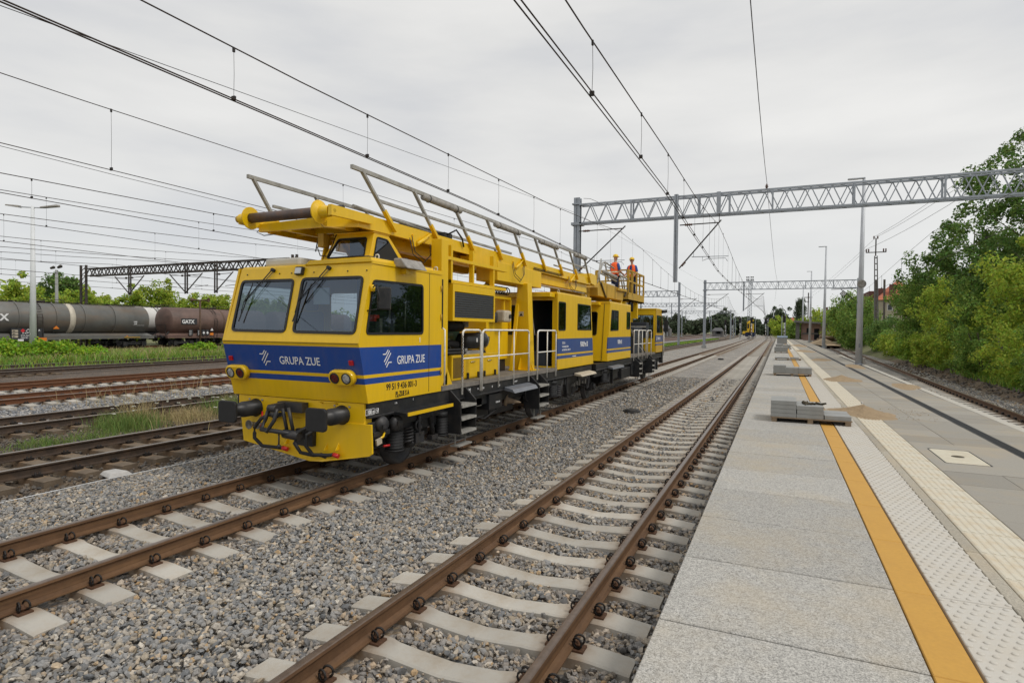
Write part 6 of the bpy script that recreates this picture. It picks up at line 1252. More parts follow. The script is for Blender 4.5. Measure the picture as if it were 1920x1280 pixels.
# ------------------------------------------------------------------ tank wagons
def wagon_bogie(rt, x, yc_, z0, half=.95):
    bg = MB(); bg.box(x - 1.05, x - .9, yc_ - 1.25, yc_ + 1.25, z0 + .38, z0 + .62); bg.box(x - 1.0, x + 1.0, yc_ - .2, yc_ + .2, z0 + .4, z0 + .75); bg.box(x + .9, x + 1.05, yc_ - 1.25, yc_ + 1.25, z0 + .38, z0 + .62)
    for q in (-.9, .9):
        for s in (-1, 1): bg.box(x + s * 1.1 - .12, x + s * 1.1 + .12, yc_ + q - .2, yc_ + q + .2, z0 + .25, z0 + .65)
    bo = bg.build('bogie', 'black_paint', rt)
    for q in (-half, half):
        for s in (-1, 1):
            b = MB(); b.lathe((x + s * .70, yc_ + q, z0 + .46), (s, 0, 0), [(0, .001), (0, .46), (.03, .46), (.04, .44), (.13, .44), (.13, .001)], 20); b.build('wheel', 'dark_steel', bo)
def tanker(x, y0, y1, z0, r_, zc_, m, label, walk, bands=(), frame=.2, white=None, logo_at=None, cat_='tank wagon'):
    rt = empty('tank_wagon', (x, (y0 + y1) / 2, z0), label, cat_, 'tank wagons standing on the far siding')
    L_ = y1 - y0; pr = [(0, .001), (.04, r_ * .45), (.12, r_ * .78), (.24, r_ * .96), (.32, r_)]; prf = pr + [(L_ - h, q) for h, q in reversed(pr)]
    b = MB(); b.lathe((x, y0, zc_), (0, 1, 0), prf, 40); tk_ = b.build('tank', m, rt)
    for y in bands:
        b = MB(); b.lathe((x, y - .045, zc_), (0, 1, 0), [(0, r_), (.005, r_ + .06), (.12, r_ + .06), (.125, r_)], 40, True); b.build('stiffening_ring', m, tk_)
    if white:
        b = MB(); b.lathe((x, white[0], zc_), (0, 1, 0), [(0, r_), (.0, r_ + .012), (white[1] - white[0], r_ + .012), (white[1] - white[0], r_)], 40); b.build('pale_band', 'tank_band', tk_)
    b = MB(); b.box(x - 1.3, x + 1.3, y0 - .25, y1 + .25, z0 + .95, z0 + 1.22) if frame else None
    b.hexa([(x - 1.15, y0 - .2, z0 + 1.2), (x + 1.32, y0 - .2, z0 + 1.2), (x + 1.32, y1 + .2, z0 + 1.2), (x - 1.15, y1 + .2, z0 + 1.2), (x - .9, y0 + .2, z0 + 1.45), (x + .9, y0 + .2, z0 + 1.45), (x + .9, y1 - .2, z0 + 1.45), (x - .9, y1 - .2, z0 + 1.45)]); b.build('frame', m if m != 'tank_white' else 'black_paint', rt)
    for yb_ in (y0 + 1.6, y1 - 1.6): wagon_bogie(rt, x, yb_, z0)
    for yb_, s in ((y0 - .25, -1), (y1 + .25, 1)):
        for dx in (-.87, .87): b = MB(); b.lathe((x + dx, yb_, z0 + 1.05), (0, s, 0), [(0, .001), (0, .13), (.35, .11), (.37, .22), (.42, .22), (.42, .001)], 14); b.build('buffer', 'black_paint', rt)
    b = MB(); zt_ = zc_ + r_
    for a in walk:
        b.box(x - .35, x + .35, a[0], a[1], zt_ + .06, zt_ + .09)
        for y in np.arange(a[0], a[1] + .01, 1.1): b.bar((x + .35, y, zt_ - .05), (x + .35, y, zt_ + .09), .04)
    b.cyl((x, (y0 + y1) / 2 - .3, zt_ - .1), (x, (y0 + y1) / 2 - .3, zt_ + .16), .32, 14); b.tube([(x + .5, (y0 + y1) / 2 - 1.4, zt_ - .1), (x + .5, (y0 + y1) / 2 - 1.3, zt_ + .26), (x + .5, (y0 + y1) / 2 + 1.2, zt_ + .26), (x + .5, (y0 + y1) / 2 + 1.4, zt_ - .1)], .025, 5)
    b.build('walkway', 'old_iron', rt)
    b = MB()
    for yy in (y0 - .12, ):
        for dx in (-.7, .75): b.bar((x + dx, yy, z0 + 1.2), (x + dx, yy, z0 + 2.3), .04)
        for z in (z0 + 1.7, z0 + 2.3): b.bar((x - .7, yy, z), (x + .75, yy, z), .04)
        b.bar((x - .9, yy + .4, z0 + 1.2), (x - .9, y0 + .6, zc_ + .2), .08); b.bar((x + .9, yy, z0 + 1.25), (x + .7, y0 + .7, z0 + 2.1), .1)
    b.build('end_platform', 'black_paint', rt)
    for yl in ((y0 + y1) / 2 - 1.2,):
        b = MB()
        for q in (0, .38): b.tube([(x + 1.36, yl + q, z0 + 1.0), (x + r_ + .08, yl + q, zc_), (x + r_ * .75, yl + q, zc_ + r_ * .72), (x + .35, yl + q, zt_ + .1)], .03, 4)
        for k in range(8):
            t = k / 8 * 1.5; b.bar((x + (r_ + .08) * math.cos(t * .9 - .25), yl, zc_ + (r_ + .05) * math.sin(t * .9 - .25)), (x + (r_ + .08) * math.cos(t * .9 - .25), yl + .38, zc_ + (r_ + .05) * math.sin(t * .9 - .25)), .03)
        b.build('tank_ladder', 'old_iron', rt)
    b = MB()
    for q in np.linspace(y0 + 3.2, y1 - 3.2, 7): b.box(x + .5, x + .9, q, q + .3, z0 + .55, z0 + .9)
    b.cyl((x + .8, y0 + 3, z0 + .75), (x + .8, y1 - 3, z0 + .75), .04, 6); b.build('brake_gear', 'black_paint', rt)
    return rt, tk_
XT = -57.3
t1, tk1 = tanker(XT, 20.9, 38.1, .12, 1.35, 2.84, 'tank_grey', 'long grey grimy tank wagon with a pale band round its middle', [(21.5, 37.2)], [24.4, 27.05, 29.78, 32.05, 34.65], white=(30.8, 31.25))
xs = XT + 1.353
def side_text(s_, y, z, sz, m, par, sx=1., bold=.01, dx=0): text(s_, (xs + .02 + dx, y, z), (0, 1, 0), (0, 0, 1), sz, m, par, sx=sx, bold=bold)
side_text('GATX', 24.15, 2.62, .74, 'white_print', t1, 1.05, .03)
side_text('3.480', 36.3, 2.62, .14, 'white_print', t1); side_text('11.07', 36.3, 2.44, .14, 'white_print', t1)
b = MB(); b.box(xs + .02, xs + .03, 36.2, 37.3, 2.33, 2.345); b.build('print_line', 'white_print', t1)
b = MB(); b.box(xs - .12, xs + .02, 26.44, 28.75, 1.0, 2.0); pb = b.build('data_board', 'plate_black', t1)
for y, z in ((26.5, 1.78), (26.5, 1.55), (26.5, 1.32)): b = MB(); b.box(xs + .021, xs + .026, y, y + .42, z - .08, z + .08); b.build('data_plate', 'gas_can', pb); side_text('RIV', y + .05, z - .05, .12, 'black_print', pb, dx=.01, bold=.004)
def diamond(y, z, s, m, par, dx=.021): b = MB(); b.prism([(xs + dx, y, z - s), (xs + dx, y + s, z), (xs + dx, y, z + s), (xs + dx, y - s, z)], (.005, 0, 0)); return b.build('hazard_diamond', m, par)
diamond(27.25, 1.80, .17, 'plate_red', pb); diamond(27.62, 1.78, .17, 'white_print', pb); diamond(27.62, 1.78, .12, 'black_print', pb, .028)
side_text('33 RIV', 27.2, 1.55, .15, 'white_print', pb, dx=.005, bold=.003); side_text('37 PL-GATXP', 27.1, 1.36, .14, 'white_print', pb, dx=.005, bold=.003); side_text('7932 961', 27.1, 1.18, .14, 'white_print', pb, dx=.005, bold=.003); side_text('A', 28.35, 1.78, .18, 'white_print', pb, dx=.005)
b = MB(); b.box(xs + .03, xs + .04, 28.35, 28.95, .95, 1.22); b.build('orange_plate', 'orange_plate', t1); side_text('30', 28.42, 1.09, .1, 'black_print', t1, dx=.03); side_text('1202', 28.42, .97, .1, 'black_print', t1, dx=.03)
b = MB(); b.box(xs + .02, xs + .03, 26.9, 27.3, .96, 1.12); b.build('white_plate', 'white_print', t1)
b = MB(); b.prism([(xs - .13, 29.5, 1.96), (xs - .13, 29.98, 1.96), (xs - .13, 29.74, 2.22)], (.06, 0, 0)); b.build('hazard_triangle', 'orange_plate', t1)
side_text('AC', 35.6, 1.3, .1, 'orange_plate', t1); b = MB(); b.box(xs, xs + .03, 35.4, 36.9, 1.16, 1.24); b.build('yellow_mark', 'worn_yellow', t1)
t2, tk2 = tanker(XT, 40.0, 52.5, .12, 1.42, 2.80, 'tank_brown', 'shorter rusty brown tank wagon with a domed near end', [(44.2, 50.0)], [], )
xs = XT + 1.423
b = MB(); b.box(xs - .10, xs + .0, 41.15, 42.95, 2.5, 3.1); gp = b.build('name_board', 'plate_black', t2); side_text('GATX', 41.22, 2.60, .52, 'white_print', t2, .98, .02)
for yy in (46.2, 48.6): b = MB(); b.lathe((XT, yy, 2.80), (0, 1, 0), [(0, 1.42), (.02, 1.435), (.18, 1.435), (.2, 1.42)], 40); b.build('tank_strap', 'rust_brown', tk2)
for k, (y, w_) in enumerate(((42.0, .45), (43.0, .45), (43.55, .35), (44.0, .35))):
    b = MB(); b.box(xs - .02, xs + .02, y, y + w_, 1.35, 1.95); p_ = b.build('data_board', 'plate_black', t2)
    if k < 2:
        for q in range(3): side_text('33 RIV'[:4], y + .04, 1.75 - .17 * q, .13, 'white_print', p_, dx=.005, bold=.003)
    else: diamond(y + w_ / 2, 1.62, .15, 'white_print', p_, .03)
b = MB(); b.box(xs + .01, xs + .03, 44.5, 44.9, 1.35, 1.62); b.build('orange_plate', 'orange_plate', t2)
b = MB(); b.prism([(xs - .08, 44.6, 1.85), (xs - .08, 44.95, 1.85), (xs - .08, 44.8, 2.12)], (.04, 0, 0)); b.build('hazard_triangle', 'white_print', t2)
tanker(XT - 4.4, 36, 50, .12, 1.4, 2.9, 'tank_white', 'white tank wagon on the next track, seen between the grey and the brown one', [(38, 48)])
tanker(XT, 54, 68, .12, 1.4, 2.8, 'tank_brown', 'brown tank wagon standing behind the work train', [(56, 66)])
for k, (x, y, mm, lb) in enumerate(((-62, 182, 'tank_white', 'nearest pale dirty tank wagon in the distance, just right of the work train'), (-62, 213, 'tank_white', 'second pale tank wagon in the distance'), (-64, 250, 'tank_white', 'farthest pale tank wagon in the distance'))):
    tanker(x, y, y + 17, .2, 1.9, 3.2, mm, lb, [(y + 3, y + 14)])

# ------------------------------------------------------------------ gantries and overhead line
def truss(rt, x0, x1, y, zb_, zt_, m, d=.55, panelw=.95, ch=.09, diag=.045):
    for dy in (-d / 2, d / 2):
        for z in (zb_, zt_):
            b = MB(); b.bar((x0, y + dy, z), (x1, y + dy, z), ch); b.build('truss_chord', m, rt)
    n = int(round((x1 - x0) / panelw)); w_ = (x1 - x0) / n
    me = MB(); me.bar((0, 0, zb_), (w_ / 2, 0, zt_), diag); me = me.mesh('truss_diagonal', m); me2 = MB(); me2.bar((0, 0, zt_), (w_ / 2, 0, zb_), diag); me2 = me2.mesh('truss_diagonal', m)
    lm = MB(); lm.bar((0, -d / 2, 0), (w_ / 2, d / 2, 0), diag * .9); lm = lm.mesh('truss_lacing', m)
    for i in range(n):
        for k, dy in enumerate((-d / 2, d / 2)):
            sh = w_ / 2 * (0 if k else 1) * .5
            for j, mm in enumerate((me, me2)):
                xx = x0 + i * w_ + j * w_ / 2 + sh
                if xx + w_ / 2 <= x1 + .05: link('truss_diagonal', mm, rt, (xx, y + dy, 0))
        for z in (zb_, zt_): link('truss_lacing', lm, rt, (x0 + i * w_, y, z))
def vbar(rt, x, y, z0, z1, w_, m, name='hanging_post', d=None):
    b = MB(); b.box(x - w_ / 2, x + w_ / 2, y - (d or w_) / 2, y + (d or w_) / 2, z0, z1); return b.build(name, m, rt)
def cantilever(rt, xp, y, zt_, zb_, reach, m='wire_dark', s=1, steady=True):
    """tie at zt_, strut from zb_ up to the tip, steady arm"""
    ca = MB(); ca.cyl((xp, y - .3, zt_), (xp + s * reach, y - .3, zt_ + .02), .032, 6); ca.cyl((xp, y - .3, zb_), (xp + s * (reach + .1), y - .3, zt_ + .15), .036, 8)
    c_ = ca.build('bracket_arm', m, rt)
    b = MB(); b.lathe((xp + s * .25, y - .3, zt_), (s, 0, 0), [(0, .03), (.05, .075), (.10, .04), (.15, .075), (.2, .04), (.25, .075), (.3, .04), (.35, .07), (.4, .03)], 10); b.build('insulator', 'insulator', c_)
    dx, dz = reach + .1, zt_ + .15 - zb_; L_ = math.hypot(dx, dz); b = MB(); b.lathe((xp + s * .12, y - .3, zb_ + dz * .045), (s * dx / L_, 0, dz / L_), [(0, .03), (.05, .075), (.10, .04), (.15, .075), (.2, .04), (.25, .075), (.3, .03)], 10); b.build('insulator', 'insulator', c_)
    if steady:
        zz = zb_ + .58; xq = xp + s * (reach * .32); b = MB(); b.cyl((xq, y - .3, zz), (xq + s * 1.85, y - .3, zz - .02), .02, 6); b.tube([(xq + s * .55, y - .3, zz), (xq + s * .55, y - .3, zz - .22), (xq + s * .8, y - .3, zz - .12), (xq + s * 1.7, y - .3, zz - .12), (xq + s * 1.8, y - .3, zz - .28)], .017, 6); b.cyl((xq + s * .1, y - .3, zz + .25), (xq + s * .1, y - .3, zz), .012, 5); b.build('steady_arm', 'galvanised', c_)
def hpost(rt, x, y, z0, z1, m='galvanised', w_=.34):
    p_ = MB(); p_.box(x - w_ / 2, x + w_ / 2, y - w_ / 2, y - w_ / 2 + .02, z0, z1); p_.box(x - w_ / 2, x + w_ / 2, y + w_ / 2 - .02, y + w_ / 2, z0, z1); p_.box(x - .012, x + .012, y - w_ / 2, y + w_ / 2, z0, z1); p_.box(x - w_ / 2, x - w_ / 2 + .02, y - w_ / 2 + .02, y - w_ / 2 + .08, z0, z1); p_.box(x + w_ / 2 - .02, x + w_ / 2, y - w_ / 2 + .02, y - w_ / 2 + .08, z0, z1)
    return p_.build('post', m, rt)
def new_gantry(y, x0, x1, zb_, zt_, ztop, label, hangs, arms, big=True, grd=-.2):
    rt = empty('line_gantry', (x0 - .15, y, grd), label, 'gantry', 'galvanised gantries over the tracks')
    hpost(rt, x0 - .2, y, grd, ztop, w_=.36 if big else .34)
    b = MB(); b.box(x0 - .55, x0 + .15, y - .35, y + .35, grd - .2, grd + .3); b.build('footing', 'block_grey', rt, bevel=.03)
    b = MB(); b.box(x0 - .5, x0 + .12, y - .32, y + .32, zb_ - .1, zb_ + .05); b.box(x0 - .45, x0 + .05, y - .3, y + .3, zt_ + .02, zt_ + .1); b.build('mounting_collar', 'galvanised', rt)
    truss(rt, x0, x1, y, zb_, zt_, 'galvanised')
    for x in np.arange(x0 + 3, x1, 3.6):
        if all(abs(x - h[0]) > .6 for h in hangs): vbar(rt, x, y - .29, zb_, zt_, .08, 'galvanised', 'truss_post'); vbar(rt, x, y + .29, zb_, zt_, .08, 'galvanised', 'truss_post')
    for hx, hb in hangs: hpost(rt, hx, y - .45, hb, zt_ + .08, w_=.2)
    for xp, reach in arms: cantilever(rt, xp, y - .1, 8.02, 5.72, reach)
    return rt
g1 = new_gantry(33, -10.62, 16.5, 8.52, 9.58, 10.02, 'nearest galvanised lattice gantry spanning both new tracks and the platform', [(-5.14, 4.98)], [(-10.6, 2.6), (-4.95, 2.0)])
vbar(g1, -3.0, 32.7, 8.5, 9.65, .2, 'galvanised', 'truss_post'); vbar(g1, -2.46, 32.7, 8.5, 9.62, .1, 'galvanised', 'truss_post')
b = MB(); b.cyl((-.71, 32.95, 9.62), (-.71, 32.95, 9.72), .05, 8); b.lathe((-.71, 32.95, 9.72), (0, 0, 1), [(0, .03), (.04, .09), (.08, .04), (.12, .08), (.16, .03), (.2, .03)], 10); b.build('pin_insulator', 'insulator', g1)
hpost(g1, 16.7, 33, -.2, 10.0, w_=.36)
b = MB(); b.tube([(-10.5, 33.1, 10.0), (-10.1, 33.1, 9.95), (-9.6, 33.1, 9.7), (-9.2, 33.1, 9.62)], .012, 5); b.tube([(-2.95, 32.6, 8.5), (-2.93, 32.4, 8.2), (-2.92, 32.2, 8.05)], .02, 5); b.build('earthing_cable', 'wire_dark', g1)
new_gantry(96, -10.4, 9.86, 8.75, 9.85, 10.3, 'second galvanised gantry down the line, ending behind the tall lamp post', [(-4.95, 5.49)], [(-10.4, 3.2), (-4.8, 2.6)], grd=-.1)
g3 = new_gantry(160, -34, -14.5, 8.8, 9.7, 10.4, 'third galvanised gantry, spanning the older tracks on the left in the distance', [(-26, 5.5)], [(-30, 3)], False, -.1)
new_gantry(215, -45, -13.6, 8.6, 9.5, 10.2, 'fourth galvanised gantry far down the line', [(-30, 5.3), (-22, 5.3)], [(-22, 3)], False, -.1)
g5 = new_gantry(108, -34, -16.3, 8.5, 9.5, 10.4, 'galvanised gantry whose right post rises just behind the rear cab of the work train', [(-26, 5.4)], [(-16.2, 2.9)], False, -.1)
hpost(g5, -16.3, 108, -.1, 11.0)
# ---- single masts far away
def mast(x, y, h, label, m='galvanised', arm=0, g0=-.1):
    rt = empty('line_mast', (x, y, g0), label, 'mast', 'single line masts in the distance'); k = MB(); k.bar((x, y, g0), (x, y, h), .3, .3); k.build('post', m, rt)
    if arm: b = MB(); b.cyl((x, y, h - 1.2), (x + arm, y, h - 1.2), .05, 6); b.cyl((x, y, h - 4), (x + arm, y, h - .9), .05, 6); b.build('bracket_arm', 'wire_dark', rt)
    b = MB(); b.box(x - .3, x + .3, y - .3, y + .3, g0, g0 + .4); b.build('footing', 'block_grey', rt)
for i, (x, y, h, a) in enumerate(((-13.8, 196, 9.2, 0), (-16.8, 255, 9.6, 3), (-16.5, 300, 9, 3), (-24.5, 225, 9.4, -3), (-35, 240, 9.3, 3), (-44, 260, 9.2, 3), (-30, 300, 9.6, 3), (-21.5, 340, 10, 3), (-52, 280, 10, -3), (-12.5, 370, 11, 3), (-5.2, 330, 9.5, -3), (-27, 390, 11, 3), (-60, 330, 10, 3), (-40, 360, 10, -3), (-68, 260, 9, 3), (-75, 380, 10, 3), (1.6, 185, 8.4, 0), (1.0, 260, 9, -3), (2.4, 300, 8, -3))):
    mast(x, y, h, ('mast number %s' % i) if False else ['slim grey mast just left of the distant rail vehicle', 'mast with a slanting bracket behind the yard lamp mast', 'thin mast beyond the signals', 'mast with a bracket reaching left over the old tracks', 'mast above the row of signals', 'mast near the distant tank wagons', 'mast between the far signals and the tree line', 'tall thin mast near the line curve', 'mast left of the tree line, bracket to the left', 'farthest mast above the curve of the line', 'mast right of the distant rail vehicle', 'faint tall mast by the far wood', 'mast behind the pale tank wagons', 'mast in the middle of the far yard, bracket to the left', 'mast right behind the first distant tank wagon', 'faintest mast at the left of the far yard', 'grey mast standing behind the stacked blocks at the platform end', 'mast beside the right hand signal', 'mast before the bushes at the curve'][i], arm=a)
for i, (x, y) in enumerate(((-43.5, 150), (-41.8, 150))):
    b = MB(); b.box(x - .2, x + .2, y - .2, y + .2, 0, 10.6); b.build('timber_post', 'old_iron', label=['left one of the pair of tall black posts beside the rear cab', 'right one of the pair of tall black posts beside the rear cab'][i], cat='post', group='pair of tall black posts')
# ---- old dark gantry on the left
og = empty('line_gantry', (-60.6, 36, 0), 'old black lattice gantry above the tank wagons on the left', 'gantry')
S_ = 36 / 33.
def lpost(rt, x, y, z0, z1, w_, m):
    for dx in (-w_ / 2, w_ / 2):
        b = MB(); b.box(x + dx - .06, x + dx + .06, y - .1, y + .1, z0, z1); b.build('post_leg', m, rt)
    me = MB(); me.bar((-w_ / 2, 0, 0), (w_ / 2, 0, .45), .05); me = me.mesh('post_lacing', m); k = z0
    while k < z1 - .3: link('post_lacing', me, rt, (x, y, k)); k += .45
lpost(og, -63.2, 36, 0, 8.25, .85, 'old_iron'); lpost(og, -35.5, 36, 0, 8.15, .45, 'old_iron')
truss(og, -62.6, -35.8, 36, 7.15, 7.85, 'old_iron', panelw=1.1, ch=.10, diag=.07)
for hx in (-55.2, -47.5, -43.8):
    for dx in (-.14, .14): b = MB(); b.box(hx + dx - .04, hx + dx + .04, 35.4, 35.5, 5.15, 7.9); b.build('hanging_post', 'old_iron', og)
    for s in ((-1, 1) if hx < -44 else (1,)):
        b = MB(); b.cyl((hx, 35.4, 5.25), (hx + s * 2.1, 35.4, 6.9), .05, 6); b.cyl((hx, 35.4, 6.75), (hx + s * 1.9, 35.4, 6.8), .03, 6); b.lathe((hx + s * .3, 35.4, 6.75), (s, 0, 0), [(0, .03), (.1, .09), (.2, .09), (.3, .03)], 8); b.cyl((hx + s * 1.2, 35.4, 5.75), (hx + s * 2.8, 35.4, 5.85), .025, 6); b.build('bracket_arm', 'old_iron', og)
# ---- wires
def catenary(label, xf, zc_, zm, y0, y1, span0, span, m='wire_copper', double=True, drop=6.2, r_=.007, sag=.55, mz=None, steps=6., dstart=0.):
    xf = xf if callable(xf) else (lambda y, a=xf: a)
    rt = empty('overhead_line', (float(xf(0)), 0, zc_), label, 'overhead wire', 'overhead lines strung along the tracks')
    ys = np.arange(y0, y1, steps)
    def zz(y): ph = ((y - span0) / span) % 1.0; return zm + sag * (4 * (ph - .5) ** 2)
    for dx in ((-.03, .03) if double else (0,)):
        b = MB(); b.tube([(float(xf(y)) + dx, y, zc_) for y in ys], r_, 4); b.build('contact_wire', m, rt)
    b = MB(); b.tube([(float(xf(y)), y, zz(y)) for y in ys], r_ * 1.1, 4); b.build('messenger_wire', m, rt)
    y = y0 + dstart; k = 0
    while y < min(y1, 130):
        b = MB(); b.tube([(float(xf(y)), y, zc_), (float(xf(y)) + .008, y, (zc_ + zz(y)) / 2), (float(xf(y)), y, zz(y))], .0035 if y < 40 else .008, 4); b.box(float(xf(y)) - .03, float(xf(y)) + .03, y - .015, y + .015, zc_ - .01, zc_ + .05); b.box(float(xf(y)) - .012, float(xf(y)) + .012, y - .015, y + .015, zz(y) - .05, zz(y) + .015); b.build('dropper', 'wire_dark', rt); y += drop if k % 2 else drop * .5 if False else drop; k += 1
    return rt
catenary('twin contact wires above the work train, hung from a sagging carrier wire', lambda y: np.interp(y, [-10, 12, 33, 96, 160, 320, 560], [-6.75, -6.82, -7.9, -7.2, -8.4, -11.6, -25]), 5.42, 6.08, 1.0, 420, 33, 63, sag=1.75, drop=2.86, dstart=4.8 - 2.86 + 2.86 - .02, r_=.010)
catenary('twin contact wires above the empty new track beside the platform', lambda y: np.interp(y, [-10, 12, 33, 96, 160, 320, 560], [-2.2, -2.27, -2.9, -2.2, -2.8, -4.7, -15]), 5.38, 6.0, 1.0, 420, 33, 63, sag=1.9, drop=3.0, dstart=6.4 - 3.0, r_=.010)
catenary('contact wire over the dark old track, with its carrier wire', lambda y: np.interp(y, [-10, 33, 96, 320, 560], [-12, -12.6, -14.4, -20, -34]), 5.45, 6.62, 1, 420, 33, 63, double=False, sag=.8, drop=7.0, dstart=6.5, r_=.008)
catenary('contact wire over the track behind the weeds', lambda y: np.interp(y, [-10, 40, 96, 320], [-17, -17.6, -19.4, -25]), 5.52, 5.95, 2, 420, 33, 63, double=False, sag=1.0, drop=5.3, dstart=6.6, r_=.010)
catenary('contact wire over the nearer rust red track', lambda y: np.interp(y, [-10, 96, 320], [-22.6, -25.3, -31]), 5.72, 6.6, 4, 420, 33, 63, double=False, sag=1.1, drop=6, dstart=8, r_=.010)
catenary('contact wire over the farther rust red track', lambda y: np.interp(y, [-10, 96, 320], [-27.4, -30, -36]), 5.6, 6.5, 4, 420, 33, 63, double=False, sag=1.2, drop=6.3, dstart=9, r_=.012)
catenary('contact wire over the dark siding', lambda y: np.interp(y, [-10, 96, 320], [-34.6, -37, -42]), 5.6, 6.5, 6, 420, 36, 63, double=False, sag=1.2, drop=7, dstart=5, r_=.012)
catenary('contact wire over the grassy siding', lambda y: np.interp(y, [-10, 96, 320], [-39, -41, -46]), 5.4, 6.4, 6, 300, 36, 63, double=False, sag=1.2, drop=7, dstart=8, r_=.014)
catenary('carrier and contact wire over the right hand track, rising past the trees', lambda y: np.interp(y, [-10, 47, 130], [5.7, 6.4, 8.8]), 5.5, 6.1, 8, 140, 33, 63, double=False, sag=.9, drop=8, r_=.009)
catenary('contact wire before the tank wagons', lambda y: np.interp(y, [-10, 96, 320], [-46, -48, -52]), 5.6, 6.7, 8, 300, 36, 63, double=False, sag=1.2, drop=7.5, dstart=6, r_=.015)
catenary('contact wire above the tank wagons', lambda y: np.interp(y, [-10, 96, 320], [-55, -56, -58]), 5.7, 6.8, 10, 300, 36, 63, double=False, sag=1.2, drop=7.5, dstart=9, r_=.016)
def wire(pts, r_, label, m='wire_dark', grp=None, sag=0.):
    P_ = []
    for i in range(len(pts) - 1):
        a, c = Vector(pts[i]), Vector(pts[i + 1])
        for k in range(8): t = k / 8; p = a.lerp(c, t); p.z -= sag * 4 * t * (1 - t); P_.append(p)
    P_.append(Vector(pts[-1])); b = MB(); b.tube(P_, r_, 4); b.build('feeder_wire', m, label=label, cat='wire', group=grp)
wire([(-.62, -5, 9.9), (-.70, 32.95, 9.93), (-.4, 96, 10.1), (-1.2, 160, 9.9)], .011, 'single wire passing over the pin insulator of the nearest gantry', sag=.8)
wire([(-11.0, 1, 6.95), (-11.0, 33, 9.2), (-10.6, 96, 9.9)], .007, 'thin wire rising to the left post of the nearest gantry')
wire([(-17, 3, 6.7), (-17.4, 33, 6.75), (-19, 96, 7)], .007, 'thin wire alongside the carrier of the track behind the weeds', sag=.2)

# ------------------------------------------------------------------ lamp posts
def pole(x, y, z0, z1, r0, r1, lean, rt, m='pole_grey', n=14):
    b = MB(); b.cyl((x, y, z0), (x + lean, y, z1), r0, n, r1); return b.build('pole', m, rt)
def plat_lamp(x, y, z1, lean, label, spk=True, r0=.17):
    rt = empty('lamp_post', (x, y, ZP), label, 'lamp post', 'tapered grey lamp posts on the platform'); p_ = pole(x, y, ZP, z1, r0, r0 * .42, lean, rt)
    b = MB(); b.box(x + lean - .85, x + lean + .06, y - .1, y + .1, z1 - .06, z1 + .02); b.build('lamp_head', 'pole_grey', rt, bevel=.02); b = MB(); b.box(x + lean - .8, x + lean - .3, y - .08, y + .08, z1 - .075, z1 - .062); b.build('lamp_glass', 'lamp_lens', rt)
    b = MB(); b.box(x + .19, x + .33, y - .12, y + .12, ZP, ZP + .42); b.build('foot_box', 'lamp_grey', rt, bevel=.01); b = MB(); b.box(x - .03, x + .05, y - r0 - .01, y - r0 + .05, ZP + 1.0, ZP + 1.25); b.build('service_door', 'filter_lid', rt)
    b = MB(); b.cyl((x, y, ZP), (x, y, ZP + .03), r0 * 1.5, 14); b.build('base_plate', 'galvanised', rt)
    if spk:
        b = MB(); b.lathe((x + lean * .4, y - .1, 5.25), (0, -1, 0), [(0, .06), (.15, .1), (.28, .24), (.31, .24), (.2, .08), (.18, .001)], 18); b.build('loudspeaker', 'lamp_grey', rt)
plat_lamp(4.36, 40.6, 11.55, .07, 'nearest and tallest platform lamp post, with a round loudspeaker', r0=.19)
plat_lamp(5.03, 82.1, 12.95, .07, 'second platform lamp post, between the nearest one and the shelter', False, .2)
plat_lamp(5.4, 127, 14.1, .10, 'third platform lamp post, with a small dark loudspeaker', True, .24)
plat_lamp(5.6, 172, 14.6, .0, 'farthest platform lamp post, right before the shelter', False, .26)
rt = empty('lamp_post', (-45.6, 22.8, 0), 'pale lamp post with two arms rising from the bush before the grey tank wagon', 'lamp post')
pole(-45.6, 22.8, -.1, 10.2, .21, .10, .05, rt, 'white_painted')
b = MB(); b.tube([(-46.5, 22.3, 10.15), (-45.55, 22.8, 10.12), (-44.9, 23.2, 10.12)], .04, 6); b.build('lamp_arm', 'pole_grey', rt)
for a, c in (((-47.0, 22.05, 10.22), (-46.3, 22.4, 10.14)), ((-45.1, 23.1, 10.12), (-44.1, 23.55, 10.24))):
    b = MB(); a, c = Vector(a), Vector(c); b.hexa([a + Vector(q) for q in ((0, -.15, -.02), (0, .15, -.02))] + [c + Vector(q) for q in ((0, .15, -.05), (0, -.15, -.05))] + [a + Vector(q) for q in ((0, -.12, .07), (0, .12, .07))] + [c + Vector(q) for q in ((0, .12, .10), (0, -.12, .10))]); b.build('lamp_head', 'lamp_grey', rt, bevel=.02)
rt = empty('lamp_post', (-70, 37, 0), 'short concrete lamp post with two small heads behind the grey tank wagon', 'lamp post'); pole(-70, 37.2, 0, 8.1, .18, .14, .0, rt, 'block_grey', 8)
b = MB(); b.lathe((-70.9, 37.1, 8.3), (1, 0, .15), [(0, .001), (.1, .12), (.6, .16), (.75, .001)], 10); b.lathe((-70.0, 37.3, 8.35), (1, 0, .25), [(0, .001), (.1, .12), (.6, .18), (.8, .001)], 10); b.build('lamp_head', 'old_iron', rt)
rt = empty('loudspeaker_post', (-49.8, 38.6, 0), 'rusty post with two horn loudspeakers before the brown tank wagon', 'loudspeaker post'); pole(-49.8, 38.6, 0, 4.7, .09, .08, 0, rt, 'rust_brown', 8)
b = MB(); b.cyl((-50.3, 38.4, 4.75), (-49.3, 38.8, 4.75), .06, 8); b.build('cross_arm', 'rust_brown', rt)
for s in (-1, 1): b = MB(); b.lathe((-49.8 + s * .3, 38.6 + s * .12, 4.78), (s, s * .35, 0), [(0, .06), (.3, .07), (.5, .22), (.52, .22), (.35, .05), (.3, .001)], 12); b.build('horn', 'rust_brown', rt)
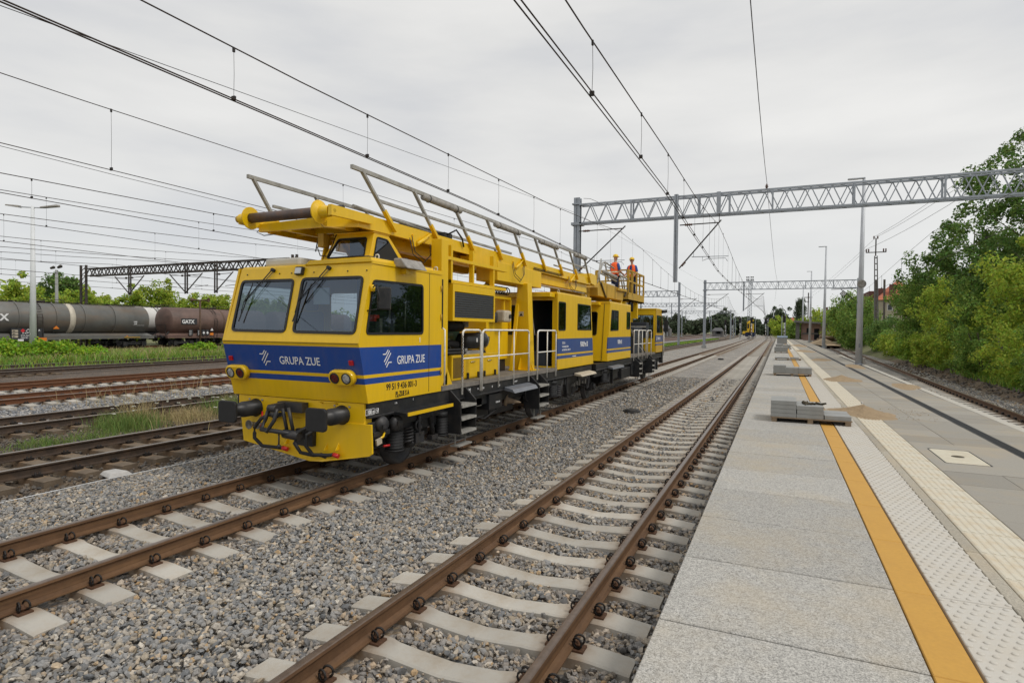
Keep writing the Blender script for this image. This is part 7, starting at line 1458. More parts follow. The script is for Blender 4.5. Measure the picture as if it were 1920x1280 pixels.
# ---- power pole with insulators, light mast, signals
rt = empty('power_pole', (11.0, 86, 0), 'lattice power pole with a cross arm and insulators above the bushes', 'power pole')
for dx in (-.22, .22):
    b = MB(); b.hexa([(11.15 + dx - .06, 85.9, 0), (11.15 + dx + .06, 85.9, 0), (11.15 + dx + .06, 86.1, 0), (11.15 + dx - .06, 86.1, 0), (10.85 + dx * .6 - .05, 85.9, 12), (10.85 + dx * .6 + .05, 85.9, 12), (10.85 + dx * .6 + .05, 86.1, 12), (10.85 + dx * .6 - .05, 86.1, 12)]); b.build('pole_leg', 'concrete_dark', rt)
for k in range(16): z = .6 + k * .74; xx = 11.15 - .3 * z / 12; b = MB(); b.box(xx - .22 + .005 * k, xx + .22 - .005 * k, 85.92, 86.08, z, z + .12); b.build('rung', 'concrete_dark', rt)
b = MB(); b.box(10.76, 10.88, 85.9, 86.1, 12, 14.2); b.build('pole_top', 'old_iron', rt); b = MB(); b.box(9.75, 11.95, 85.92, 86.05, 12.4, 12.5); b.build('cross_arm', 'old_iron', rt)
for x, z in ((9.8, 12.5), (10.05, 12.5), (11.65, 12.5), (11.9, 12.5), (10.6, 14.1), (11.0, 14.1)): b = MB(); b.lathe((x, 86, z), (0, 0, 1), [(0, .04), (.1, .10), (.2, .06), (.3, .10), (.4, .04)], 8); b.build('insulator', 'insulator', rt)
wl = [[(9.85, 86, 12.9), (13.5, 40, 13.2), (17, 8, 13.5)], [(10.65, 86, 14.4), (14, 40, 15.2), (17, 8, 16)], [(11.0, 86, 14.4), (15, 40, 15.4), (19, 8, 16)], [(10.8, 86, 14.3), (9.9, 230, 16)], [(9.85, 86, 12.9), (9.4, 230, 14.5)]]
for i, p_ in enumerate(wl): wire(p_, .018, ['lowest power wire running right from the cross arm of the power pole', 'upper power wire running right from the top of the power pole', 'second upper power wire running right from the top of the power pole', 'power wire running away from the top of the power pole', 'power wire running away from the cross arm of the power pole'][i], 'wire_dark', sag=.5)
rt = empty('power_pole', (9.3, 235, 3), 'small distant power pole above the shelter', 'power pole'); b = MB(); b.bar((9.3, 235, 3), (9.3, 235, 16.5), .35); b.build('pole', 'old_iron', rt); b = MB(); b.box(7.9, 10.6, 234.9, 235.1, 14.7, 14.95); b.box(8.4, 9.6, 234.9, 235.1, 13.2, 13.4); b.build('cross_arm', 'old_iron', rt)
# side-line carrier at the right: gauge board hanging behind the lamp post
rt = empty('bracket_mast', (10.1, 96, 0), 'mast at the end of the second gantry with a bracket and a diamond board', 'mast'); hpost(rt, 10.1, 96, 0, 10.1)
b = MB(); b.cyl((10.0, 95.8, 9.0 - .35), (6.7, 95.8, 8.55), .05, 6); b.cyl((10.0, 95.8, 6.6), (7.9, 95.8, 8.55), .05, 6); b.build('bracket_arm', 'wire_dark', rt)
b = MB(); c_ = Vector((8.2, 95.5, 7.9)); s_ = .48; b.prism([c_ + Vector((0, 0, -s_)), c_ + Vector((s_, 0, 0)), c_ + Vector((0, 0, s_)), c_ + Vector((-s_, 0, 0))], (0, -.03, 0)); bd = b.build('diamond_board', 'black_print', rt)
for s2, mm, o_ in ((.34, 'white_print', .034), (.22, 'black_print', .038), (.12, 'white_print', .042)): b = MB(); b.prism([c_ + Vector((0, -o_, -s2)), c_ + Vector((s2, -o_, 0)), c_ + Vector((0, -o_, s2)), c_ + Vector((-s2, -o_, 0))], (0, -.003, 0)); b.build('board_print', mm, bd)
b = MB(); b.bar((11.3, 88, 0), (11.2, 88, 9.2), .22); b.bar((12.2, 88, 0), (12.1, 88, 9.2), .22); b.build('twin_timber_post', 'fence_wood', label='pair of joined timber poles in the bushes left of the lattice power pole', cat='pole')
rt = empty('light_mast', (-9.5, 225, 0), 'tall lattice mast with floodlights above the distant signals', 'light mast')
for dx, dy in ((-.6, 0), (.6, 0), (0, .6)): b = MB(); b.bar((-9.6 + dx * 1.3, 225 + dy, 0), (-9.6 + dx * .7, 225 + dy, 20.3), .13); b.build('mast_leg', 'galvanised', rt)
zl = 0; me = MB(); me.bar((-.75, 0, 0), (.75, 0, 1.1), .09); me.bar((.75, 0, 0), (-.75, 0, 1.1), .09); me = me.mesh('mast_lacing', 'galvanised')
while zl < 19: o = link('mast_lacing', me, rt, (-9.6, 224.9, zl)); o.scale = (1 - .022 * zl * .9, 1, 1); zl += 1.1
b = MB(); b.box(-10.9, -8.3, 224.5, 225.5, 20.3, 20.5); b.build('lamp_platform', 'galvanised', rt)
for x in (-10.6, -10.0, -9.2, -8.6):
    for z in (20.9, 21.7): b = MB(); b.lathe((x, 224.6, z), (-.3, -1, -.5), [(0, .001), (0, .15), (.3, .28), (.32, .001)], 10); b.build('floodlight', 'signal_black', rt)
def signal(x, y, zt_, label, lit=False):
    rt = empty('rail_signal', (x, y, 0), label, 'signal', 'colour light signals in the distance'); b = MB(); b.cyl((x, y, 0), (x, y, zt_ - 1.6), .1, 8); b.build('pole', 'white_painted', rt)
    for k in range(3): b = MB(); b.cyl((x, y, 1 + k), (x, y, 1.4 + k), .13, 8); b.build('pole_band', 'rust_brown', rt)
    b = MB(); b.prism([(x + a, y - .3, z_) for a, z_ in rrect(-.38, .38, zt_ - 2.0, zt_, .3)], (0, .05, 0)); b.build('back_board', 'signal_black', rt)
    for k in range(3): b = MB(); b.lathe((x, y - .3, zt_ - .45 - k * .5), (0, -1, 0), [(0, .001), (0, .13), (.22, .15), (.2, .11), (.02, .10), (.02, .001)], 10); b.build('signal_lamp', 'signal_black' if k else 'dark_red_lens', rt)
    b = MB(); b.box(x - .5, x + .5, y - .2, y + .4, zt_ - 2.5, zt_ - 2.4); b.bar((x + .3, y + .3, 0), (x + .3, y + .2, zt_ - 2.4), .07); b.build('service_ladder', 'galvanised', rt)
for x, y, z, l in ((-8.5, 215, 7.2, 'signal just left of the distant rail vehicle'), (-4.1, 215, 7.0, 'signal right of the distant rail vehicle, beside the near track'), (-12.7, 225, 7.4, 'third signal from the right, left of the light mast'), (-15.2, 225, 6.6, 'fourth signal, close to the grey mast'), (-17.6, 225, 6.6, 'leftmost signal of the distant row'), (1.3, 182, 7.0, 'signal beside the grey mast at the platform end')): signal(x, y, z, l)
# mast with a curled feeder bracket at the platform end
b = MB(); b.tube([(1.6, 185, 8.4), (1.0, 185, 9.0), (.6, 185, 9.9), (.1, 185, 10.1), (-.2, 185, 9.8)], .06, 5); b.build('feeder_bracket', 'wire_dark', label='curled bracket on top of the grey mast at the platform end', cat='bracket')
# ---- distant rail vehicle on the near-left track
rt = empty('rail_vehicle', (-9.1, 222, 0), 'distant yellow crane wagon with dark blue buffer beam on the curving track', 'rail vehicle')
fx = float(T1(222))
b = MB(); b.box(fx - 1.5, fx + 1.5, 222.0, 234.0, 1.1, 2.1); b.build('wagon_frame', 'navy_trouser', rt); b = MB(); b.box(fx - 1.5, fx - .5, 221.4, 222.0, .7, 2.2); b.build('buffer_beam', 'navy_trouser', rt); b = MB(); b.box(fx + .5, fx + 1.5, 221.4, 222.0, .7, 2.2); b.build('buffer_beam', 'navy_trouser', rt)
for a in (224.0, 232.0):
    for s in (-.75, .75): b = MB(); b.lathe((fx + s, a, .46), (1, 0, 0), [(0, .001), (0, .46), (.13, .46), (.13, .001)], 14); b.build('wheel', 'black_paint', rt)
b = MB(); b.box(fx - 1.1, fx - .2, 224.0, 226.0, 2.1, 5.9); b.box(fx + .1, fx + 1.0, 225.0, 228.0, 2.1, 5.2); b.box(fx - .7, fx + .7, 227.0, 231.0, 2.1, 4); b.bar((fx - .6, 224.5, 5.9), (fx + .9, 225.5, 6.4), .4); b.build('crane_body', 'yellow_paint', rt, bevel=.05)
b = MB(); b.bar((fx - .3, 223.9, 2.1), (fx + .5, 224.4, 5.6), .15); b.box(fx - .95, fx - .4, 223.9, 224.0, 3.6, 5.2); b.build('dark_hoses', 'signal_black', rt)
rt = empty('rail_vehicle', (-14.5, 305, 0), 'small yellow machine on the next track, left of the distant crane wagon', 'rail vehicle'); b = MB(); b.box(-16, -13.6, 305, 311, .9, 2.6); b.build('machine_body', 'yellow_paint', rt, bevel=.1); b = MB(); b.box(-15.9, -13.7, 304.6, 305, .7, 1.5); b.build('machine_front', 'black_paint', rt)
# low relay huts far left of the line
for x, y, w_, d_, h, mm, l in ((-27, 300, 5, 6, 2.6, 'concrete_dark', 'dark low shed on the far side of the yard'), (-52, 275, 13, 6, 3.4, 'concrete_dark', 'grey flat shed beside the distant tank wagons')):
    rt = empty('yard_shed', (x, y, 0), l, 'shed'); b = MB(); b.box(x - w_ / 2, x + w_ / 2, y, y + d_, -.1, h); b.build('wall', mm, rt); b = MB(); b.prism([(x - w_ / 2 - .4, y - .4, h), (x + w_ / 2 + .4, y - .4, h), (x + w_ / 2 - 1, y + d_ / 2, h + 1.6), (x - w_ / 2 + 1, y + d_ / 2, h + 1.6)], (0, .3, 0)); b.build('roof', 'roof_slate', rt)
    for k in range(4): b = MB(); q = x - w_ / 2 + 1.5 + k * (w_ - 3) / 3.4; b.box(q, q + 1.1, y - .05, y, 1.2, 2.6); b.build('window', 'window_dark', rt)

# ------------------------------------------------------------------ buildings on the right
rt = empty('platform_shelter', (8, 171, .6), 'open concrete shelter with pink walls and a flat dark roof at the platform end', 'shelter')
b = MB(); b.hexa([(3.6, 168, 4.95), (12.5, 168, 4.35), (12.5, 176, 4.35), (3.6, 176, 4.95), (3.6, 168, 5.45), (12.5, 168, 4.7), (12.5, 176, 4.7), (3.6, 176, 5.45)]); b.build('roof', 'concrete_dark', rt)
b = MB(); b.box(3.95, 4.85, 169.8, 170.6, .3, 4.95); b.build('pillar', 'concrete_dark', rt)
MB().panel((0, 171, 0), Xv, Zv, [(5.3, .3), (11.1, .3), (11.1, 4.4), (5.3, 4.8)], [[(6.5, 1.95), (7.1, 1.95), (7.1, 3.5), (6.5, 3.5)], [(8.25, .5), (9.5, .5), (9.5, 3.35), (8.25, 3.35)]], .3).build('wall', 'plaster_pink', rt)
b = MB(); b.box(5.3, 11.1, 174, 174.3, .3, 4.6); b.build('rear_wall', 'interior_dark', rt); b = MB(); b.box(5.5, 9.2, 170.6, 170.8, 1.9, 2.25); b.build('bench_rail', 'concrete_dark', rt)
b = MB(); b.box(11.2, 12.4, 170.8, 171, .3, 2.9); b.build('parapet', 'plaster_beige', rt)
for x in (11.3, 11.8, 12.3): b = MB(); b.box(x - .06, x + .06, 170.8, 170.95, 2.9, 4.4); b.build('roof_post', 'concrete_dark', rt)
def house(x, y, w_, d_, h, rh, wall, roof, label, wins, hip=2.2, chim=(), z0=.8, cat_='house', grp=None, front=-1):
    rt = empty('house', (x + w_ / 2, y + d_ / 2, z0), label, cat_, grp); b = MB(); b.box(x, x + w_, y, y + d_, z0, h); b.build('wall', wall, rt)
    o = .45; b = MB(); A_ = [(x - o, y - o, h), (x + w_ + o, y - o, h), (x + w_ + o, y + d_ + o, h), (x - o, y + d_ + o, h), (x + w_ / 2 - .1, y + hip, h + rh), (x + w_ / 2 + .1, y + hip, h + rh), (x + w_ / 2 + .1, y + d_ - hip, h + rh), (x + w_ / 2 - .1, y + d_ - hip, h + rh)]; b.hexa(A_); rf = b.build('roof', roof, rt)
    for cx_, cy_, ct in chim: b = MB(); b.box(cx_ - .45, cx_ + .45, cy_ - .45, cy_ + .45, h, ct); b.build('chimney', 'brick_dark', rf)
    for (wx, wz, ww, wh) in wins:
        b = MB(); b.panel((0, y - .02, 0), Xv, Zv, [(wx, wz), (wx + ww, wz), (wx + ww, wz + wh), (wx, wz + wh)], [[(wx + .1, wz + .1), (wx + ww - .1, wz + .1), (wx + ww - .1, wz + wh - .1), (wx + .1, wz + wh - .1)]], .06); wf = b.build('window', 'window_frame', rt); b = MB(); b.box(wx + .1, wx + ww - .1, y - .01, y + .0, wz + .1, wz + wh - .1); b.build('pane', 'window_dark', wf)
    return rt
house(15.7, 120, 7, 12, 8.15, 3.6, 'plaster_beige', 'roof_tile', 'beige house with an orange tiled hip roof and tall dark chimneys', [(17.0, 6.3, .8, 1.1), (17.0, 4.2, .8, 1.1), (19.5, 6.3, .9, 1.1)], hip=5, chim=((17.9, 121.2, 10.9), (16.6, 124, 10.4)))
b = MB(); b.box(15.2, 17.6, 128, 136, 1, 10.2); b.build('dark_block', 'brick_dark', label='dark brick wall with chimneys rising behind the orange roof', cat='building')
b = MB(); b.box(14.2, 15.6, 140, 150, 1, 10.0); b.build('dark_block', 'brick_dark', label='lower dark brick building left of the orange roof', cat='building')
for i, (x, y, w_, h) in enumerate(((11.5, 262, 4, 9.0), (14.6, 240, 4, 9.2), (18.0, 224, 4.5, 9.3), (21.5, 210, 5, 9.2), (25, 196, 6, 9.4))):
    house(x, y, w_, 12, h - 1.6, 3.4, 'concrete_dark', 'roof_slate', ['smallest and farthest slate roofed row house', 'second farthest slate roofed row house', 'middle slate roofed row house with a wide chimney', 'fourth row house, slate roof and paired chimneys', 'nearest slate roofed row house, half hidden by trees'][i], [(x + 1, 5, .8, 1.2), (x + 2.5, 5, .8, 1.2)], hip=4, chim=((x + 1, y + 3, h + 2.4), (x + w_ - 1, y + 5, h + 2.6)), grp='row houses above the trees')
house(3.2, 330, 6, 8, 7.0, 3, 'plaster_beige', 'roof_tile', 'tiny red roofed house beyond the green bank', [], hip=2, z0=3)
b = MB(); r2 = np.random.default_rng(3)
rt = empty('timber_pile', (10.3, 150, .4), 'heap of sawn logs and rubble before the shelter', 'log pile')
for i in range(14): x, y, z = r2.uniform(8.6, 10.8), r2.uniform(136, 141), .5 + r2.uniform(0, 1.3); b = MB(); b.cyl((x - 1.2, y, z), (x + 1.0, y + .8, z + r2.uniform(-.2, .2)), r2.uniform(.12, .3), 8); b.build('log', 'pallet_wood', rt)
heap2 = MB()
b = MB(); b.v = []; b.smooth = True
n = 24
for j in range(7):
    for i in range(n): a = 2 * math.pi * i / n; t = j / 6; b.v.append((7.9 + 2.4 * t * math.cos(a), 128 + 20 * t * math.sin(a), .25 + 1.1 * (1 - t) ** 1.3 + .05 * math.sin(5 * a + 3 * t)))
for j in range(6):
    for i in range(n): k = (i + 1) % n; b.face((j * n + i, (j + 1) * n + i, (j + 1) * n + k, j * n + k))
b.build('sand_bank', 'sand', label='bank of excavated sand beyond the platform lamp posts', cat='sand bank')
# wooden fence in the bushes, broken slats
for i, (x, y, nn, l) in enumerate(((13.2, 30.0, 9, 'weathered picket fence piece under the big tree at the right edge'), (12.9, 55, 14, 'weathered picket fence piece among the bushes below the house'))):
    rt = empty('picket_fence', (x, y, .4), l, 'fence', 'weathered wooden fences in the bushes')
    for k in range(nn): b = MB(); b.box(x - .03 + (k % 3) * .02, x + .03 + (k % 3) * .02, y + k * .32, y + k * .32 + .12, .3, 1.9 + .1 * ((k * 7) % 3)); b.build('slat', 'fence_wood', rt)
    for z in (.8, 1.5): b = MB(); b.box(x + .05, x + .1, y, y + nn * .32, z, z + .09); b.build('fence_rail', 'fence_wood', rt)

# ------------------------------------------------------------------ vegetation
def leaves(name, centers, rad, per, size, m, parent=None, label=None, cat=None, group=None, kind=None, flat=1., up=.35, seed=0, loc=None, droop=0.):
    """leaf sized two-triangle faces in clumps around given centres"""
    r_ = np.random.default_rng(seed); C = np.repeat(np.asarray(centers, float), per, 0); n = len(C); Rr = np.repeat(np.asarray(rad, float) * np.ones(len(centers)), per)
    d = r_.normal(size=(n, 3)); d /= np.linalg.norm(d, axis=1)[:, None]; rr = r_.uniform(.15, 1, n) ** .5
    P = C + d * (Rr * rr)[:, None] * np.array([1, 1, flat]); nn = d + r_.normal(size=(n, 3)) * .65; nn[:, 2] += up; nn /= np.linalg.norm(nn, axis=1)[:, None]
    t = np.cross(nn, r_.normal(size=(n, 3))); t /= np.linalg.norm(t, axis=1)[:, None]; s = np.cross(nn, t); L_ = size * r_.uniform(.6, 1.35, n)
    a = P + t * L_[:, None] * .62; c = P - t * L_[:, None] * .5; b1 = P + s * (L_ * .36)[:, None] + nn * (L_ * .10)[:, None]; b2 = P - s * (L_ * .36)[:, None] + nn * (L_ * .10)[:, None]
    V = np.stack([a, b1, c, b2], 1).reshape(-1, 3); i = np.arange(n)[:, None] * 4
    F = np.concatenate([np.concatenate([i, i + 1, i + 2], 1)[:, None], np.concatenate([i, i + 2, i + 3], 1)[:, None]], 1).reshape(-1, 3)
    off = loc if (parent is None and loc is not None) else None
    o = raw(name, V, F, m, parent, off=off); return tag(o, label, cat, group, kind)
def crown_centres(x, y, z, rx, ry, rz, n, seed, lump=.32):
    """clump centres spread over an uneven ellipsoid shell and its inside"""
    r_ = np.random.default_rng(seed); d = r_.normal(size=(n, 3)); d /= np.linalg.norm(d, axis=1)[:, None]; k = r_.uniform(.35, 1, n) ** .45
    w_ = 1 + lump * np.sin(d[:, 0] * 5 + seed) * np.cos(d[:, 2] * 6 + seed * 2) + lump * .7 * np.sin(d[:, 1] * 9 + seed)
    return np.array([x, y, z]) + d * (k * w_)[:, None] * np.array([rx, ry, rz])
def tree(x, y, z0, h, w_, m, label, seed, n=120, per=60, ls=.12, clump=.55, group='trees and tall bushes along the right side', d=None, low=.12, trunk=.16, name='leafy_tree', cat_='tree'):
    d = d or w_; rt = empty(name, (x, y, z0), label, cat_, group); r_ = np.random.default_rng(seed + 900); zc_ = z0 + h * (low + (1 - low) / 2)
    b = MB(); P_ = [(x, y, z0 - .2), (x + r_.uniform(-.1, .1), y, z0 + h * .3), (x + r_.uniform(-.3, .3), y + r_.uniform(-.2, .2), z0 + h * .62), (x + r_.uniform(-.3, .3), y, z0 + h * .9)]; b.tube(P_, trunk, 8, rs=[trunk, trunk * .75, trunk * .45, trunk * .12]); tk_ = b.build('trunk', 'bark', rt)
    for k in range(7):
        t = r_.uniform(.2, .75); p = Vector(P_[0]).lerp(Vector(P_[3]), t); a = r_.uniform(0, 6.28); e = Vector((x + math.cos(a) * w_ * .42, y + math.sin(a) * d * .42, min(z0 + h * .92, p.z + h * r_.uniform(.1, .3)))); b = MB(); b.tube([p, p.lerp(e, .5) + Vector((0, 0, .1 * h * .3)), e], .05, 5, rs=[trunk * .35, trunk * .2, trunk * .06]); b.build('limb', 'bark', tk_)
    C = crown_centres(x, y, zc_, w_ / 2, d / 2, h * (1 - low) / 2, n, seed); leaves('crown', C, clump * r_.uniform(.6, 1.25, n), per, ls, m, rt, seed=seed)
    return rt
def bush(x, y, z0, h, w_, d, m, label, seed, n=40, per=60, ls=.09, clump=.3, group='bushes on the right bank', name='bush'):
    rt = empty(name, (x, y, z0), label, 'bush', group); r_ = np.random.default_rng(seed); b = MB()
    for k in range(5): a = r_.uniform(0, 6.28); b.tube([(x, y, z0 - .1), (x + math.cos(a) * w_ * .2, y + math.sin(a) * d * .2, z0 + h * .5), (x + math.cos(a) * w_ * .35, y + math.sin(a) * d * .35, z0 + h * .85)], .025, 5)
    b.build('stems', 'bark', rt); C = crown_centres(x, y, z0 + h * .48, w_ / 2, d / 2, h * .52, n, seed); C[:, 2] = np.maximum(C[:, 2], z0 + .05); leaves('foliage', C, clump * r_.uniform(.6, 1.2, n), per, ls, m, rt, seed=seed)
    return rt
TREES = [  # x, y, z0, h, w, d, material, n, per, leaf, label
    (15.0, 46.5, .4, 13.6, 9.0, 9, 'leaf_dark', 330, 95, .19, 'biggest dark tree, its top above the gantry at the right edge'),
    (14.2, 59, .4, 11.6, 7.6, 8, 'leaf_dark', 230, 90, .21, 'dark tree left of the biggest one with a bare limb showing'),
    (12.0, 38.5, .4, 6.9, 4.8, 5, 'leaf_lime', 210, 95, .14, 'lime yellow young tree nearest the right edge'),
    (11.6, 31, .4, 4.6, 4.0, 5, 'leaf_mid', 130, 80, .13, 'mid green tall shrub at the near end of the bank'),
    (11.9, 45.5, .4, 5.6, 4.6, 5, 'leaf_mid', 190, 85, .15, 'mid green tree below the bare limb'),
    (12.0, 53, .4, 5.4, 4.8, 6, 'leaf_lime', 170, 80, .16, 'rounded light green tree in the middle of the right bank'),
    (12.2, 61, .4, 6.4, 5.2, 7, 'leaf_mid', 190, 75, .18, 'green tree before the dark limb tree'),
    (13.6, 70.5, .5, 8.2, 5.2, 7, 'leaf_mid', 200, 70, .2, 'green tree hiding the right side of the orange roof'),
    (12.2, 84, .5, 3.3, 5.0, 7, 'leaf_dark', 150, 70, .2, 'dark tree at the foot of the power pole'),
    (10.6, 99, .5, 7.2, 4.6, 9, 'leaf_mid', 150, 70, .24, 'green tree right behind the tall lamp post'),
    (10.9, 118, .5, 8.3, 5.4, 12, 'leaf_mid', 150, 60, .3, 'broad green tree left of the tall lamp post'),
    (13.5, 140, .6, 6.8, 9, 14, 'leaf_lime', 140, 60, .34, 'light green tree above the log pile'),
    (13, 184, .8, 7.2, 12, 14, 'leaf_lime', 150, 55, .4, 'light green thicket right behind the shelter'),
    (19, 160, .8, 7.9, 10, 16, 'leaf_mid', 130, 55, .4, 'green trees between the row houses and the orange roof'),
    (17.8, 72, .5, 9.4, 7, 9, 'leaf_dark', 170, 75, .24, 'dark backdrop tree behind the one at the orange roof'),
    (20, 52, .5, 12, 8, 12, 'leaf_dark', 150, 75, .24, 'dark backdrop tree behind the biggest tree'),
    (7.6, 262, 4, 12.2, 3.3, 3.3, 'leaf_far', 90, 70, .4, 'tall slim poplar above the shelter')]
for i, (x, y, z0, h, w_, d, m, n, per, ls, l) in enumerate(TREES):
    tree(x, y, z0, h, w_, m, l, 30 + i, n, per, ls, clump=max(.42, ls * 3.3), d=d, low=.05 if h < 8 else .1, trunk=.12 if h < 8 else .22)
BUSH = [(9.6, 21, .2, 1.5, 1.6, 2.4, 'leaf_bright', 'bright green bush at the right edge of the bank'), (9.7, 25.5, .2, 2.1, 1.8, 3.2, 'leaf_mid', 'low dark green bush under the lime tree'), (9.7, 29.5, .2, 1.9, 1.9, 3.4, 'leaf_mid', 'bush overhanging the bare earth'),
        (9.9, 34, .2, 2.4, 2.2, 4.5, 'leaf_lime', 'yellowish bush before the mid green shrub'), (10.0, 39, .2, 2.6, 2.4, 5, 'leaf_mid', 'leafy bush halfway along the bank'), (10.1, 45, .2, 2.6, 2.6, 6, 'leaf_lime', 'light bush below the rounded tree'),
        (10.4, 52, .2, 2.2, 2.6, 7, 'leaf_lime', 'low lush bush beyond the middle of the bank'), (10.7, 60, .2, 2.0, 2.8, 9, 'leaf_bright', 'bright low bush beside the tall lamp post'), (11, 70, .2, 2.0, 3, 10, 'leaf_lime', 'bright low bush behind the tall lamp post'),
        (11.4, 82, .2, 2.6, 3, 12, 'leaf_mid', 'bush at the pole foot'), (10.4, 102, .2, 2.8, 3, 12, 'leaf_mid', 'bush left of the lamp post foot'), (3.5, 290, .5, 8, 15, 20, 'leaf_lime', 'light green hillside thicket left of the shelter'), (4.6, 186, .5, 4.4, 4, 10, 'leaf_mid', 'bush just left of the shelter pillar')]
for i, (x, y, z0, h, w_, d, m, l) in enumerate(BUSH):
    k = max(1, y / 30); bush(x, y, z0, h, w_, d, m, l, 200 + i, int(55 * max(1, d / 4) ** .7 * (1.4 if y < 60 else 1)), 80 if y < 60 else 60, .095 * k ** .8, .30 * k ** .6)
# background greenery on the left: individual hedge trees beyond the tank wagons
r3 = np.random.default_rng(17)
LB = []
for i in range(20):
    y = 30 + i * 2.6; h = 6.6 + r3.uniform(-.7, 1.3); x = -74 + r3.uniform(-2, 2); LB.append((x, y, h, 3.6 + r3.uniform(-.5, .6)))
pos_words = ['first', 'second', 'third', 'fourth', 'fifth', 'sixth', 'seventh', 'eighth', 'ninth', 'tenth', 'eleventh', 'twelfth', 'thirteenth', 'fourteenth', 'fifteenth', 'sixteenth', 'seventeenth', 'eighteenth', 'nineteenth', 'twentieth']
for i, (x, y, h, w_) in enumerate(LB):
    tree(x, y, 0, h, w_, 'leaf_lime', pos_words[i] + ' tree from the left in the light green row behind the tank wagons', 400 + i, 100, 75, .26, clump=.6, group='light green trees behind the tank wagons', low=.05, trunk=.12)
tree(-90, 48.5, 0, 9.0, 6.5, 'leaf_dark', 'dark round tree rising behind the light green row, left of the old gantry', 450, 130, 80, .34, clump=.9, group='light green trees behind the tank wagons')
# far tree line, reads as one mass
def far_mass(name, pts, hh, seed, ls, m, label, per=30, jit=3.):
    r_ = np.random.default_rng(seed); C = []
    for (x, y, h) in pts:
        for k in range(int(hh)): C.append((x + r_.normal(0, jit), y + r_.normal(0, jit), r_.uniform(.3, 1) * h + r_.normal(0, .6)))
    leaves(name, C, 2.4, per, ls, m, label=label, kind='stuff', seed=seed, loc=(float(np.mean([p[0] for p in pts])), float(np.mean([p[1] for p in pts])), 0))
pts = [(x, 440 + 25 * math.sin(x * .05), 9.6 + 1.6 * math.sin(x * .13) + 1.2 * math.sin(x * .31 + 1)) for x in np.arange(-330, -20, 3.2)]
far_mass('distant_wood', pts, 22, 3, 2.0, 'leaf_far', 'distant dark wood along the horizon, behind the yard')
pts = [(x, 470, 9 + 3 * math.sin(x * .2)) for x in np.arange(-30, 60, 3.)]
far_mass('distant_wood', pts, 18, 4, 2.0, 'leaf_far', 'distant wood beyond the end of the platform')
pts = [(-100 - t * .3, 20 + t, 5.5 + 1.2 * math.sin(t * .23)) for t in np.arange(-15, 330, 4.)]
far_mass('distant_hedge', pts, 7, 5, 1.0, 'leaf_lime', 'light green hedge far behind the tank wagons', jit=2)
pts = [(14 + t * .02, t, 5.0 + math.sin(t * .2)) for t in np.arange(190, 330, 4.)]
far_mass('distant_hedge', pts, 8, 6, .7, 'leaf_lime', 'light green bank of shrubs right of the line end', jit=2)
for x, y, h, w_, l in ((-2.6, 420, 17, 11, 'tall dark tree above the curve of the line, left of the platform end'), (-34, 425, 16, 8, 'pointed dark tree rising from the distant wood'), (-63, 215, 8.5, 7, 'dark tree right of the rear cab of the work train'), (1.5, 400, 17, 9, 'lower dark tree beside the tall one at the platform end'), (-60, 400, 12, 10, 'round dark tree left of the pointed one')):
    tree(x, y, 0, h, w_, 'leaf_far', l, int(abs(x) * 3 + h), 90, 60, .9, clump=1.5, group='single dark trees on the horizon', low=.08)
bush(-66, 232, 0, 5, 14, 8, 'leaf_lime', 'bright green bush between the pale distant tank wagons', 777, 60, 60, .5, 1.2, group='bushes in the far yard'); bush(-60, 172, 0, 5.4, 8, 8, 'leaf_lime', 'green bush right beside the rear cab of the work train', 778, 60, 60, .4, 1.0, group='bushes in the far yard')

# the lush bushes round the pale lamp post
for i, (x, y, h, w_, d, l) in enumerate(((-43.8, 17.6, 1.15, 3, 3.0, 'leftmost bright green weed bush before the grey tank wagon'), (-43.6, 20.0, 1.15, 3, 2.6, 'bright green weed bush left of the pale lamp post'), (-43.2, 22.7, 1.05, 3, 2.4, 'bright green weed bush right of the pale lamp post'), (-42.8, 24.6, .6, 2.2, 2.0, 'lower weed bush tapering off into the grass'), (-43.5, 33.5, .75, 2, 2.4, 'small weed bush before the brown tank wagon'), (-43.5, 38.3, 1.1, 2.4, 3, 'weed bush at the left corner of the work train'))):
    bush(x, y, 0, h, w_, d, 'leaf_bush', l, 300 + i, 70, 110, .16, .42, group='bright weed bushes in the grass strip')
# grass: blades as real geometry
def grass(name, P, h, m, label, w_=.012, lean=.35, seed=1):
    r_ = np.random.default_rng(seed); n = len(P); hh = h * r_.uniform(.4, 1.25, n); a = r_.uniform(0, 6.28, n); l = r_.normal(0, lean, (n, 2)) * hh[:, None]; ww = w_ * r_.uniform(.6, 1.4, n)
    dx, dy = np.cos(a) * ww, np.sin(a) * ww; z = np.zeros(n); p0 = P + np.stack([dx, dy, z], 1); p1 = P - np.stack([dx, dy, z], 1); m0 = P + np.stack([l[:, 0] * .35 + dx * .7, l[:, 1] * .35 + dy * .7, hh * .6], 1); m1 = P + np.stack([l[:, 0] * .35 - dx * .7, l[:, 1] * .35 - dy * .7, hh * .6], 1); t = P + np.stack([l[:, 0], l[:, 1], hh], 1)
    V = np.stack([p0, p1, m0, m1, t], 1).reshape(-1, 3); i = np.arange(n)[:, None] * 5; F = np.concatenate([np.concatenate([i, i + 1, i + 3], 1), np.concatenate([i, i + 3, i + 2], 1), np.concatenate([i + 2, i + 3, i + 4], 1)], 0)
    return tag(raw(name, V, F, m, off=tuple(float(q) for q in P.mean(0))), label, kind='stuff')
